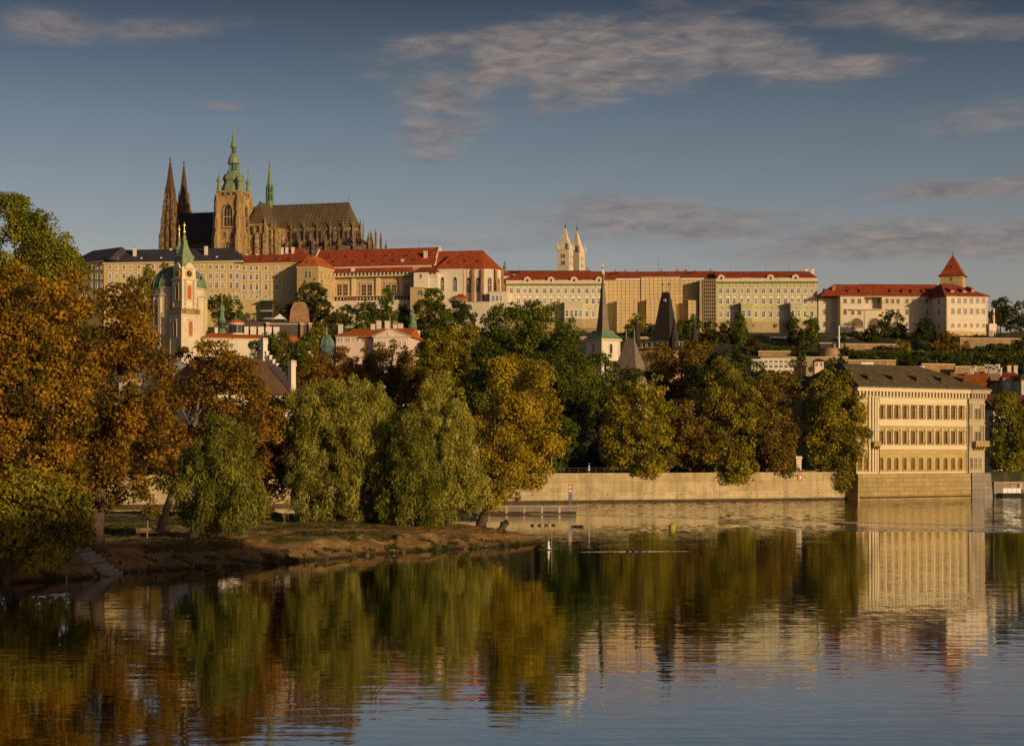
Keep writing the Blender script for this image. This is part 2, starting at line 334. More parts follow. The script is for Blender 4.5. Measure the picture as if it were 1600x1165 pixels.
def dormer(parent, x, y0, ym, z, h, t, w=1.5, hh=1.4, mat='red_tile', front='glass_dark'):
    """small shed dormer at height fraction t of a roof slope running from (y0,z) to (ym,z+h)"""
    run = (ym-y0)/h; key = (round(run, 2), w, hh, mat, front)
    if key not in _dm:
        b = MB(); L = hh*run/(1-.35*run) if run < 1.5 else hh*run*1.6
        b.side([(0, -.3), (0, hh), (L, hh+.35*L), (L, -.3)], -w/2, w/2, 0); b.box(-w/2+.18, w/2-.18, -.05, -.004, .15, hh-.2, 1)
        _dm[key] = b.build('dormer', [mat, front], parent); o = _dm[key]
    else: o = inst(_dm[key], parent, (0, 0, 0))
    o.location = (x, y0+t*(ym-y0), z+t*h); return o
# ------------------------------------------------------------------ trees
def leaves(masses, leaf, asp, dens, seed, lr=None, mode=0, fill=1.0):
    rng = np.random.default_rng(seed); P = []; Nn = []; T = []; C0 = []; lobes = []
    for (c, r) in masses:
        c = np.array(c); r = np.array(r); rm = float(np.mean(r)); q = lr or max(.75, .24*rm)
        K = max(6, int(5*(rm/q)**2*fill))
        d = rng.normal(size=(K, 3)); d /= np.linalg.norm(d, axis=1)[:, None]
        fr = rng.uniform(.3, 1.0, K)**.5
        rad = q*rng.uniform(.5, 1.35, K); out = rng.random(K) < .3; rad[out] *= .5; fr[out] = rng.uniform(1.0, 1.24, int(out.sum()))
        cen = c+d*r*fr[:, None]*(1-.55*q/rm)
        for k in range(K):
            lobes.append(cen[k]); n = int(dens*4*math.pi*rad[k]**2/(leaf*leaf*asp))
            e = rng.normal(size=(n, 3)); e += d[k]*.5+np.array((0, 0, .25)); e /= np.linalg.norm(e, axis=1)[:, None]
            st = np.array((1, 1, .8)) if mode == 0 else np.array((.85, .85, 1.25))
            P.append(cen[k]+e*st*rad[k]*(rng.uniform(.25, 1.12, n)**.6)[:, None]); Nn.append(e)
            T.append(np.clip(rng.normal(.47+.28*rng.normal(), .2, n), 0, 1))
    P = np.concatenate(P); Nn = np.concatenate(Nn); T = np.concatenate(T); n = len(P)
    nor = Nn*.55+rng.normal(size=(n, 3))*.55+np.array((0, 0, .2)); nor /= np.linalg.norm(nor, axis=1)[:, None]
    t = rng.normal(size=(n, 3))
    if mode == 1: t = t*.35+Nn*.5*np.array((1, 1, .3))+np.array((0, 0, .75))*np.where(P[:, 2:3] > np.quantile(P[:, 2], .75), 1, -1)
    t -= nor*np.sum(t*nor, axis=1)[:, None]; t /= np.linalg.norm(t, axis=1)[:, None]+1e-9
    bb = np.cross(nor, t); s = leaf*rng.uniform(.7, 1.35, n)[:, None]
    V = np.empty((n, 4, 3)); V[:, 0] = P+t*s*.62; V[:, 1] = P+bb*s*asp*.55+t*s*.05; V[:, 2] = P-t*s*.62; V[:, 3] = P-bb*s*asp*.55+t*s*.05
    return V, T, lobes
def leaf_object(name, V, T, mat, parent=None):
    n = len(V); me = bpy.data.meshes.new(name); me.vertices.add(n*4); me.vertices.foreach_set('co', V.astype(np.float32).ravel())
    me.loops.add(n*4); me.loops.foreach_set('vertex_index', np.arange(n*4, dtype=np.int32))
    me.polygons.add(n); me.polygons.foreach_set('loop_start', np.arange(0, n*4, 4, dtype=np.int32)); me.polygons.foreach_set('loop_total', np.full(n, 4, dtype=np.int32))
    a = me.attributes.new('tint', 'FLOAT', 'FACE'); a.data.foreach_set('value', T.astype(np.float32)); me.materials.append(M[mat]); me.update(calc_edges=True)
    o = bpy.data.objects.new(name, me); S.collection.objects.link(o)
    if parent: o.parent = parent
    return o
NL = [0]; SEED = [11]
def tree(name, label, D, masses, trunk, mat, leaf=.4, asp=.8, dens=.62, lr=None, mode=0, group=None, bark='bark', zb=None, tr=None, lean=0.0, fill=1.0, depth=.9, ground=None, cat='tree'):
    """masses: (px,py,rx,ry[,dD]) ellipsoids of the crown; trunk: (px, py of the foot or None)"""
    SEED[0] += 1; tx = trunk[0]
    if ground is not None:
        z0 = ground(at(tx, 0, D).x, D)
    else: z0 = at(tx, trunk[1], D).z
    base = Vector(((tx-800)/F*D, D, z0)); root = empty(name, base); tag(root, label, cat, group)
    ms = []
    for q in masses:
        dd = q[4] if len(q) > 4 else 0; c = at(q[0], q[1], D+dd); k = (D+dd)/F
        ms.append(((c.x-base.x, c.y-base.y, c.z-base.z), (q[2]*k*1.07, min(q[2], q[3]*1.3)*k*depth, q[3]*k*1.06)))
    V, T, lobes = leaves(ms, leaf, asp, dens, SEED[0], lr, mode, fill); NL[0] += len(V)
    leaf_object('crown', V, T, mat, root)
    c0 = Vector(np.mean([m[0] for m in ms], axis=0)); top = max(m[0][2]+m[1][2] for m in ms); r0 = tr or max(.12, .022*top)
    b = MB(); rng = random.Random(SEED[0]); z1 = max(.8, min(m[0][2]-m[1][2]*.75 for m in ms))
    fork = Vector((c0.x*.25+lean, c0.y*.25, z1+.12*top)); tip = Vector((c0.x*.8, c0.y*.8, min(top*.85, c0.z*1.15)))
    b.tube([(0, 0, -.6), (0, 0, .05*top), (fork.x*.5, fork.y*.5, fork.z*.55), fork, (fork+tip)/2+Vector((.3, .2, 0)), tip], [r0*1.55, r0*1.1, r0*.92, r0*.8, r0*.5, r0*.1], 8)
    for l in rng.sample(lobes, min(len(lobes), 14)):
        l = Vector(l); t = rng.uniform(0, .6); s = fork.lerp(tip, t)
        if l.z < s.z: s = fork
        b.tube([s, (s+l)/2+Vector((0, 0, .06*(l-s).length)), l], [r0*.42, r0*.25, r0*.06], 5)
    b.build('trunk', bark, root); return root
# ------------------------------------------------------------------ ground, river, island
from mathutils.noise import noise as mnoise
WALL = [(-300, 285), (-150, 300), (-45, 322), (0, 341), (40, 354), (74.5, 369.5), (104, 387.2), (109.5, 390.5), (113, 400.5), (128, 411), (250, 440), (900, 480)]
def wall_y(x):
    for (a, b), (c, d) in zip(WALL, WALL[1:]):
        if a <= x <= c: return b+(d-b)*(x-a)/(c-a)
    return WALL[0][1] if x < WALL[0][0] else WALL[-1][1]
def sstep(a, b, x):
    t = min(1, max(0, (x-a)/(b-a))); return t*t*(3-2*t)
def bump2(x, y): return math.sin(x*.043+1.3*math.sin(y*.021))*math.cos(y*.037+.7*math.sin(x*.017))
def hill(x, y):
    wy = wall_y(x)
    if y < wy+.5: return -3.0
    z = 5.6+max(0, y-680)*.248
    top = 79.0 if x > 60 else 79+5*sstep(60, -150, x)
    # terraces on the right-hand slope
    z = min(z, top)
    if 690 < y < 975: z += 1.3*bump2(x, y)
    return z
def build_ground():
    xs = sorted(set([-5000, -2500, -1200, -800]+[float(v) for v in np.linspace(-500, 600, 111)]+[900, 1300, 2500, 5000]+[p[0] for p in WALL]+[106.5, 111.2, 115, 122, 126]))
    ys = [-1500, -500, 100, 250]; vs = []; fs = []
    rows = [[(x, y, -3.0) for x in xs] for y in ys]
    rows.append([(x, wall_y(x)+.45, -3.0) for x in xs]); rows.append([(x, wall_y(x)+.55, 5.6) for x in xs])
    for y in list(np.linspace(0, 1, 8))[1:]: rows.append([(x, (wall_y(x)+.55)*(1-y)+660*y, 5.6) for x in xs])
    for y in list(np.linspace(670, 1000, 56))+[1100, 1300, 1800, 3000, 6000, 9000]: rows.append([(x, y, hill(x, y)) for x in xs])
    n = len(xs); vs = [p for r in rows for p in r]
    for j in range(len(rows)-1):
        for i in range(n-1): fs.append((j*n+i, j*n+i+1, (j+1)*n+i+1, (j+1)*n+i))
    b = MB(); b.faces(vs, fs, 0, True); o = b.build('ground', 'hill_ground'); tag(o, None, None, None, 'structure'); return o
mk('hill_ground', (.045, .048, .018), .5, .06, .95, col2=(.12, .085, .04), f2=.58, bump=.4, bscale=.5)
build_ground()
def water_material():
    m = bpy.data.materials.new('river_water'); m.use_nodes = True; nt = m.node_tree; L = nt.links.new
    b = nt.nodes['Principled BSDF']; b.inputs['Base Color'].default_value = (.006, .008, .006, 1); b.inputs['Roughness'].default_value = .035
    b.inputs['IOR'].default_value = 1.45; b.inputs['Specular IOR Level'].default_value = .6
    g = N(nt, 'ShaderNodeNewGeometry'); sp = N(nt, 'ShaderNodeSeparateXYZ'); L(g.outputs['Position'], sp.inputs[0]); X, Y = sp.outputs[0], sp.outputs[1]
    def noise(sx, sy, scale, det=3.0, rough=.5, dist=0.0):
        mp = N(nt, 'ShaderNodeMapping'); mp.inputs['Scale'].default_value = (sx, sy, 1); L(g.outputs['Position'], mp.inputs[0])
        n = N(nt, 'ShaderNodeTexNoise', i_Scale=scale, i_Detail=det, i_Roughness=rough, i_Distortion=dist); L(mp.outputs[0], n.inputs['Vector']); return n.outputs[0]
    # the weir line: stirred water beyond it, calm water this side
    side = mathn(nt, 'SUBTRACT', Y, mathn(nt, 'MULTIPLY_ADD', X, -.74, 283.2))
    far = N(nt, 'ShaderNodeMapRange', i_1=-1.0, i_2=3.0); L(side, far.inputs[0])
    # wind patch running along the near side of the weir on the right, and a patch of small ripples off the island tip
    def patch(cx, cy, rx, ry, rot, lo=.1, hi=.8):
        c, s = math.cos(R(rot)), math.sin(R(rot))
        dx = mathn(nt, 'SUBTRACT', X, cx); dy = mathn(nt, 'SUBTRACT', Y, cy)
        a = mathn(nt, 'DIVIDE', mathn(nt, 'MULTIPLY_ADD', dx, c, mathn(nt, 'MULTIPLY', dy, s)), rx)
        e = mathn(nt, 'DIVIDE', mathn(nt, 'MULTIPLY_ADD', dx, -s, mathn(nt, 'MULTIPLY', dy, c)), ry)
        q = mathn(nt, 'ADD', mathn(nt, 'MULTIPLY', a, a), mathn(nt, 'MULTIPLY', e, e))
        q = mathn(nt, 'ADD', mathn(nt, 'SUBTRACT', 1.0, q), mathn(nt, 'MULTIPLY', mathn(nt, 'SUBTRACT', pn, .5), 2.2))
        mr = N(nt, 'ShaderNodeMapRange', i_1=lo, i_2=hi); L(q, mr.inputs[0]); return mr.outputs[0]
    pn = noise(.35, 1, .12, 4.0, .6)
    p1 = patch(52, 226, 34, 9, -22); p2 = patch(20, 228, 11, 14, -10); p3 = patch(12.5, 173.5, 6.5, 1.2, 6)
    p4 = patch(-28, 84, 18, 6, 5)
    stir = mathn(nt, 'ADD', mathn(nt, 'MULTIPLY', far.outputs[0], FAR_S), mathn(nt, 'ADD', mathn(nt, 'MULTIPLY', p1, .16), mathn(nt, 'ADD', mathn(nt, 'MULTIPLY', p2, .06), mathn(nt, 'ADD', mathn(nt, 'MULTIPLY', p3, .12), .0032))))
    amp = mathn(nt, 'ADD', mathn(nt, 'MULTIPLY', far.outputs[0], 1.0), mathn(nt, 'ADD', mathn(nt, 'MULTIPLY', p1, 4.0), mathn(nt, 'ADD', mathn(nt, 'MULTIPLY', p2, 3.0), mathn(nt, 'ADD', mathn(nt, 'MULTIPLY', p3, 7.0), mathn(nt, 'MULTIPLY', p4, .8)))))
    big = N(nt, 'ShaderNodeMapRange', i_1=.35, i_2=.7, i_3=.55, i_4=1.4); L(noise(.5, 1, .035, 3.0), big.inputs[0])
    amp = mathn(nt, 'ADD', amp, big.outputs[0])
    h = mathn(nt, 'ADD', mathn(nt, 'MULTIPLY', noise(.33, 1, 1.15, 2.0, .45, .3), 1.15), mathn(nt, 'ADD', mathn(nt, 'MULTIPLY', noise(.30, 1, .5, 2.0, .4), 1.1), mathn(nt, 'MULTIPLY', noise(.3, 1, .2, 2.0, .5), .8)))
    h = mathn(nt, 'MULTIPLY', h, amp)
    bp = N(nt, 'ShaderNodeBump', i_Strength=1.0, i_Distance=WAVE); L(h, bp.inputs['Height'])
    # small steep wavelets: slopes taken straight from noise so that they survive at a grazing view
    def slope(sx, sy, scale):
        mp = N(nt, 'ShaderNodeMapping'); mp.inputs['Scale'].default_value = (sx, sy, 1); L(g.outputs['Position'], mp.inputs[0])
        n = N(nt, 'ShaderNodeTexNoise', i_Scale=scale, i_Detail=2.0, i_Roughness=.6); L(mp.outputs[0], n.inputs['Vector'])
        v = N(nt, 'ShaderNodeVectorMath', operation='SUBTRACT'); L(n.outputs['Color'], v.inputs[0]); v.inputs[1].default_value = (.5, .5, .5); return v.outputs[0]
    va = N(nt, 'ShaderNodeVectorMath', operation='ADD'); L(slope(1.0, .22, 1.1), va.inputs[0]); L(slope(1.0, .6, 2.6), va.inputs[1])
    vm = N(nt, 'ShaderNodeVectorMath', operation='MULTIPLY'); L(va.outputs[0], vm.inputs[0]); vm.inputs[1].default_value = (2.0, 4.0, 0)
    vs_ = N(nt, 'ShaderNodeVectorMath', operation='SCALE'); L(vm.outputs[0], vs_.inputs[0]); L(stir, vs_.inputs['Scale'])
    vt = N(nt, 'ShaderNodeVectorMath', operation='ADD'); L(bp.outputs[0], vt.inputs[0]); L(vs_.outputs[0], vt.inputs[1])
    vn = N(nt, 'ShaderNodeVectorMath', operation='NORMALIZE'); L(vt.outputs[0], vn.inputs[0]); L(vn.outputs[0], b.inputs['Normal'])
    gl = N(nt, 'ShaderNodeBsdfGlossy', i_Roughness=.035); gl.inputs['Color'].default_value = (.92, .93, .95, 1); L(vn.outputs[0], gl.inputs['Normal'])
    mx = N(nt, 'ShaderNodeMixShader'); mx.inputs[0].default_value = .32; L(b.outputs[0], mx.inputs[1]); L(gl.outputs[0], mx.inputs[2]); L(mx.outputs[0], nt.nodes['Material Output'].inputs['Surface'])
    M['river_water'] = m
WAVE = .0085; FAR_S = .05
water_material()
def build_river():
    b = MB(); x = [p[0] for p in WALL if abs(p[0]) <= 900]
    xs = sorted(set([-900]+[p[0] for p in WALL]+[-100, -60, 20, 60, 100]))
    vs = [(q, -400, 0) for q in xs]+[(q, wall_y(q)+.2, 0) for q in xs]; n = len(xs)
    b.faces(vs, [(i, i+1, n+i+1, n+i) for i in range(n-1)], 0); tag(b.build('river_water', 'river_water'), None, None, None, 'structure')
    w_ = MB(); pts = [(3, 281), (22, 267), (50, 246.5), (75, 227.7), (110, 201.8)]
    for (a, b_), (c, d) in zip(pts, pts[1:]): w_.faces([(a, b_, .0), (c, d, .0), (c, d+.5, .0), (a, b_+.5, .0), (a, b_+.1, .07), (c, d+.1, .07), (c, d+.35, .07), (a, b_+.35, .07)], [(0, 1, 5, 4), (4, 5, 6, 7), (2, 3, 7, 6)], 0)
    tag(w_.build('weir_crest', 'crest_glint'), None, None, None, 'structure')
build_river()
FRONT = [(-140, 84), (-90, 106), (-60, 118), (-38.7, 129), (-34.7, 133), (-32.3, 141), (-26.1, 148), (-19.8, 155), (-13.1, 167), (-6.6, 175), (-.7, 180), (2.6, 183.5), (5.0, 187)]
BACK = [(-140, 252), (-60, 245), (-30, 235), (-10, 215), (-1, 203), (2.6, 195), (5.0, 187.4)]
def interp(tab, x):
    if x <= tab[0][0]: return tab[0][1]
    for (a, b), (c, d) in zip(tab, tab[1:]):
        if x <= c: return b+(d-b)*(x-a)/(c-a)
    return tab[-1][1]
def island_z(x, y):
    f, b = interp(FRONT, x), interp(BACK, x)
    if x > 5.0 or y < f or y > b: return -.4
    H = 1.95 if x < -22 else 1.95-.5*sstep(-22, -6, x)
    if x > -6: H *= 1-.62*sstep(-6, 5.2, x)
    k = min((y-f)/(12 if x < -12 else 10), 1); k2 = sstep(0, 1, min((b-y)/6, 1))
    return -.4+(H+.4)*min(k, k2)+(.10*bump2(x*9, y*9)+.28*mnoise((x*.45, y*.3, 0))+.14*mnoise((x*1.3, y*1.1, 3))+.07*mnoise((x*3.5, y*3, 7)))*min(1, k*3)*k2
def island_material():
    m = bpy.data.materials.new('island_earth'); m.use_nodes = True; nt = m.node_tree; L = nt.links.new; b = nt.nodes['Principled BSDF']; b.inputs['Roughness'].default_value = .95
    b.inputs['Specular IOR Level'].default_value = .15
    g = N(nt, 'ShaderNodeNewGeometry'); sp = N(nt, 'ShaderNodeSeparateXYZ'); L(g.outputs['Position'], sp.inputs[0])
    n1 = N(nt, 'ShaderNodeTexNoise', i_Scale=.35, i_Detail=8.0, i_Roughness=.65); n2 = N(nt, 'ShaderNodeTexNoise', i_Scale=3.0, i_Detail=6.0, i_Roughness=.7); n3 = N(nt, 'ShaderNodeTexNoise', i_Scale=.16, i_Detail=5.0)
    for n in (n1, n2, n3): L(g.outputs['Position'], n.inputs['Vector'])
    c = ramp(nt, n1.outputs[0], [(.3, (.19, .11, .045)), (.5, (.34, .21, .08)), (.7, (.46, .31, .12))])
    c = mixc(nt, .55, c, ramp(nt, n2.outputs[0], [(.3, (.35, .35, .35)), (.7, (1.3, 1.25, 1.2))]), 'MULTIPLY')
    gr = N(nt, 'ShaderNodeMapRange', i_1=.47, i_2=.56); L(n3.outputs[0], gr.inputs[0]); zz = N(nt, 'ShaderNodeMapRange', i_1=1.1, i_2=1.6); L(sp.outputs[2], zz.inputs[0])
    xx = N(nt, 'ShaderNodeMapRange', i_1=-8.0, i_2=-22.0, i_3=.15, i_4=1.0); L(sp.outputs[0], xx.inputs[0])
    c = mixc(nt, mathn(nt, 'MULTIPLY', mathn(nt, 'MULTIPLY', gr.outputs[0], zz.outputs[0]), xx.outputs[0]), c, ramp(nt, n2.outputs[0], [(.3, (.03, .045, .008)), (.7, (.09, .10, .02))]))
    wet = N(nt, 'ShaderNodeMapRange', i_1=.45, i_2=.05); L(sp.outputs[2], wet.inputs[0]); c = mixc(nt, wet.outputs[0], c, (.05, .03, .018))
    L(c, b.inputs['Base Color']); bp = N(nt, 'ShaderNodeBump', i_Strength=1.0, i_Distance=.12); L(n2.outputs[0], bp.inputs['Height']); L(bp.outputs[0], b.inputs['Normal']); M['island_earth'] = m
island_material()
def build_island():
    xs = list(np.linspace(-140, -45, 40))+list(np.linspace(-44, 4.99, 196)); ts = list(np.linspace(0, .35, 42))+list(np.linspace(.37, .9, 40))+list(np.linspace(.91, 1, 10)); vs = []; n = len(ts)
    for x in xs:
        f, b = interp(FRONT, x), interp(BACK, x); j = .5*math.sin(x*1.7)+.3*math.sin(x*4.3)
        for t in ts:
            y = f+j*(1-t)+(b-f-j*(1-t))*t; vs.append((x, y, island_z(x, y)))
    b = MB(); b.faces(vs, [(i*n+k, (i+1)*n+k, (i+1)*n+k+1, i*n+k+1) for i in range(len(xs)-1) for k in range(n-1)], 0, True)
    tag(b.build('island_ground', 'island_earth'), None, None, None, 'structure')
    rng = random.Random(4); nb = MB(); V = []; T = []      # fallen leaves, twigs and stones along the bank
    r = np.random.default_rng(5); cnt = 9000; V = np.zeros((cnt, 4, 3)); T = r.uniform(0, 1, cnt)
    for i in range(cnt):
        x = -42+45*r.random(); f, bk = interp(FRONT, x), interp(BACK, x); y = f+1+(bk-f-3)*(r.random()**1.8)*.8; z = island_z(x, y)+.03; s = r.uniform(.05, .13); a = r.uniform(0, 6.3)
        for k in range(4): V[i, k] = (x+s*math.cos(a+k*1.57), y+s*math.sin(a+k*1.57), z+r.uniform(0, .05))
    tag(leaf_object('fallen_leaves', V, T, 'leaf_rust'), 'brown fallen leaves littering the island bank', 'leaf litter', None, 'stuff')
    cnt = 46000; V = np.zeros((cnt, 4, 3)); T = r.uniform(0, 1, cnt); i = 0
    while i < cnt:
        x = -52+42*r.random(); f, bk = interp(FRONT, x), interp(BACK, x); y = f+8+(bk-f-11)*r.random()
        edge = i % 18 == 0
        if edge: x = -46+48*r.random(); f = interp(FRONT, x); y = f+r.uniform(.6, 6.5); bk = y+9
        if (mnoise((x*.7, y*.7, 5)) < .18) if edge else (bump2(x*7, y*6)+.5*bump2(x*19, y*23) < .12+(.45 if x > -24 else 0)): continue
        z = island_z(x, y); h = r.uniform(.06, .15)*(2.2 if edge else 1); a = r.uniform(0, 6.3); dx, dy = .05*math.cos(a), .05*math.sin(a)
        V[i] = [(x-dx, y-dy, z-.02), (x+dx, y+dy, z-.02), (x+dx*1.4, y+dy, z+h), (x-dx*.6, y-dy, z+h*.8)]; i += 1
    tag(leaf_object('grass', V, T, 'grass_blades'), 'short green grass on the top of the island', 'grass', None, 'stuff')
build_island()
# ------------------------------------------------------------------ quay wall, jetty, palace on the water
def build_quay():
    pts = WALL[:6]; b = MB(); al = MB(); cp = MB()
    def run(mb, y0, y1, z0, z1):
        vs = []
        for x, y in pts: vs += [(x, y+y0, z0), (x, y+y1, z0), (x, y+y1, z1), (x, y+y0, z1)]
        n = len(pts); fs = []
        for i in range(n-1):
            for a, c in ((0, 3), (3, 2), (2, 1), (1, 0)): fs.append((i*4+a, i*4+4+a, i*4+4+c, i*4+c))
        fs += [(0, 1, 2, 3), (n*4-1, n*4-2, n*4-3, n*4-4)]; mb.faces(vs, fs, 0)
    run(b, 0, .8, -3, 5.75); run(al, -.06, .1, -2, .55); run(cp, -.14, .9, 5.753, 6.0)
    # vertical joints between the concrete bays, long drain stains are in the material
    o = b.build('quay_wall', 'wall_concrete'); tag(o, 'long pale concrete river wall running under the trees to the palace', 'river wall')
    ft = MB(); run(ft, -.03, .1, -2, 2.1); ft.build('footing', 'wall_footing', o); al.build('waterline_band', 'algae', o); cp.build('coping', 'concrete', o)
    dr = MB().box(-.14, .14, -.05, .1, -.14, .14, 0).build('drain_outlet', 'dark_metal', o, (0, 0, 0)); 
    for k in range(9):
        x = 4+k*7.7; q = dr if k == 0 else inst(dr, o, (0, 0, 0)); q.location = (x, wall_y(x), 1.7+.2*math.sin(k*3))
build_quay()
def quay_at(px):
    k = (px-800)/F
    for y in np.linspace(280, 400, 1201):
        if y >= wall_y(k*y): return k*y, float(y)
    return k*360, 360
def build_jetty():
    A = at(745, 803, 281); b = MB().prism([(A.x, 281), (at(900, 803, 281).x, 281), (at(900, 803, 281).x, 287), (A.x-6, 287)], -2, 1.25, 0)
    o = b.build('stone_jetty', 'ashlar_grey'); tag(o, 'low grey stone jetty with a flat top below the river wall', 'jetty')
    MB().prism([(A.x-.1, 280.9), (at(900, 803, 281).x+.1, 280.9), (at(900, 803, 281).x+.1, 287.1), (A.x-6, 287.1)], 1.253, 1.42, 0).build('coping', 'concrete', o)
    MB().box(A.x, at(900, 803, 281).x+.04, 280.94, 281.05, -.6, .45, 0).build('waterline_band', 'algae', o)
    for k in range(5):
        x = A.x+2+k*2.9; MB().box(x-.18, x+.18, 280.9, 281.02, .2, 1.2, 0).build('fender', 'concrete', o)
    # no-turning board on its post
    D = 283.5; p = at(891, 0, D); r = empty('river_sign', (p.x, D, 1.42)); tag(r, 'narrow red framed arrow sign on a post at the jetty end', 'sign')
    MB().tube([(0, 0, 0), (0, 0, 3.3)], [.05, .05], 8).build('post', 'grey_metal', r)
    MB().box(-.36, .36, -.12, -.07, 2.05, 3.35, 0).build('board', 'red_paint', r)
    f = MB().box(-.25, .25, -.14, -.123, 2.2, 3.2, 0).build('face', 'white_paint', r)
    ar = MB(); ar.plate([(.12, 2.36), (.2, 2.36), (.2, 3.02), (.12, 3.02)], -.16, -.143, 0); ar.plate([(-.02, 2.94), (.119, 2.94), (.119, 3.02), (-.02, 3.02)], -.16, -.143, 0)
    ar.plate([(-.22, 2.66), (.0, 2.48), (.0, 2.6), (.119, 2.6), (.119, 2.72), (.0, 2.72), (.0, 2.86)], -.16, -.143, 0); ar.build('arrow', 'black_paint', r)
    MB().box(-.34, -.06, -.12, -.08, .75, 2.0, 0).build('plate', 'blue_paint', r); MB().box(.06, .36, -.12, -.08, .75, 2.0, 0).build('plate', 'blue_paint', r)
build_jetty()
def build_wall_sign():
    x, y = quay_at(1249); r = empty('river_sign', (x, y, 4.9), math.atan2(15.5, 34.5)); tag(r, 'square red framed arrow sign fixed to the river wall below the gate pillar', 'sign')
    MB().box(-.62, .62, -.16, -.02, -.58, .58, 0).build('board', 'red_paint', r); MB().box(-.4, .4, -.185, -.163, -.36, .36, 0).build('face', 'white_paint', r)
    ar = MB(); ar.plate([(-.36, -.3), (-.2, -.3), (.12, 0), (-.2, .32), (-.36, .32), (-.08, 0)], -.21, -.188, 0); ar.plate([(-.36, -.1), (-.2, -.1), (-.2, .1), (-.36, .1)], -.21, -.188, 0); ar.build('arrow', 'black_paint', r)
    x, y = quay_at(1250); r = MB().box(-.55, .55, .2, 1.3, 0, 3.2, 0).box(-.75, .75, 0, 1.5, 3.203, 3.5, 0).box(-.62, .62, .1, 1.4, 3.503, 3.8, 0).build('gate_pillar', 'bright_plaster', None, (x, y+1.2, 5.6))
    tag(r, 'pale gate pillar with a capped top on the river wall', 'gate pillar')
    rng = random.Random(8)
    for k in range(5):
        x, y = quay_at(1256+k*4.6); b = MB().box(-.28, .28, 0, .3, 0, .3, 0); o = b.build('flower_box', 'timber', None, (x, y+.1, 6.0)); tag(o, 'small flower box on the wall top beside the gate pillar', 'flower box', 'flower boxes on the river wall')
        V, T, _ = leaves([((0, .15, .42), (.32, .2, .18))], .12, .9, .6, 40+k, .14); leaf_object('flowers', V, T, ['leaf_yellow', 'leaf_rust', 'leaf_green', 'leaf_purple', 'leaf_willow'][k], o)
build_wall_sign()
def build_railing():
    x0, y0 = quay_at(848); x1, y1 = quay_at(1000); L = math.hypot(x1-x0, y1-y0); r = empty('railing', (x0, y0+.5, 6.0), math.atan2(y1-y0, x1-x0)); tag(r, 'thin dark metal railing along the top of the river wall', 'railing')
    b = MB(); b.box(0, L, -.03, .03, 1.0, 1.06, 0).box(0, L, -.02, .02, .5, .54, 0); b.build('rail', 'dark_metal', r)
    p = None
    for k in range(int(L/1.9)+1):
        if p is None: p = MB().box(-.03, .03, -.031, .031, -.05, 1.0, 0).build('post', 'dark_metal', r)
        else: q = inst(p, r, (k*1.9, 0, 0)); q.name = 'post'
    x, y = quay_at(921); o = empty('marker_post', (x, y+1.4, 5.6)); tag(o, 'slim banded pale post standing behind the dark railing', 'post')
    MB().lathe(0, 0, [(.13, 0), (.13, .5), (.11, .52), (.11, 1.9), (.14, 1.92), (.14, 2.3), (.05, 2.45)], 8, 0).build('shaft', 'bark_pale', o)
    MB().box(-.17, .17, -.17, .17, .9, 1.25, 0).build('band', 'white_paint', o); MB().box(-.16, .16, -.16, .16, 1.5, 1.75, 0).build('band', 'white_paint', o)
    x, y = quay_at(862); o = empty('street_lamp', (x, y+1.0, 5.6)); tag(o, 'slim grey lamp post standing at the wall beside the yellow tree', 'street lamp')
    MB().tube([(0, 0, 0), (0, 0, 1), (0, 0, 5.6)], [.1, .075, .05], 8).build('pole', 'grey_metal', o); MB().lathe(0, 0, [(.06, 5.6), (.12, 5.65), (.22, 6.0), (.26, 6.02), (.05, 6.2)], 10, 0).build('lamp_head', 'grey_metal', o)
build_railing()
mk('palace_frame', (.30, .20, .085), .08, .4)
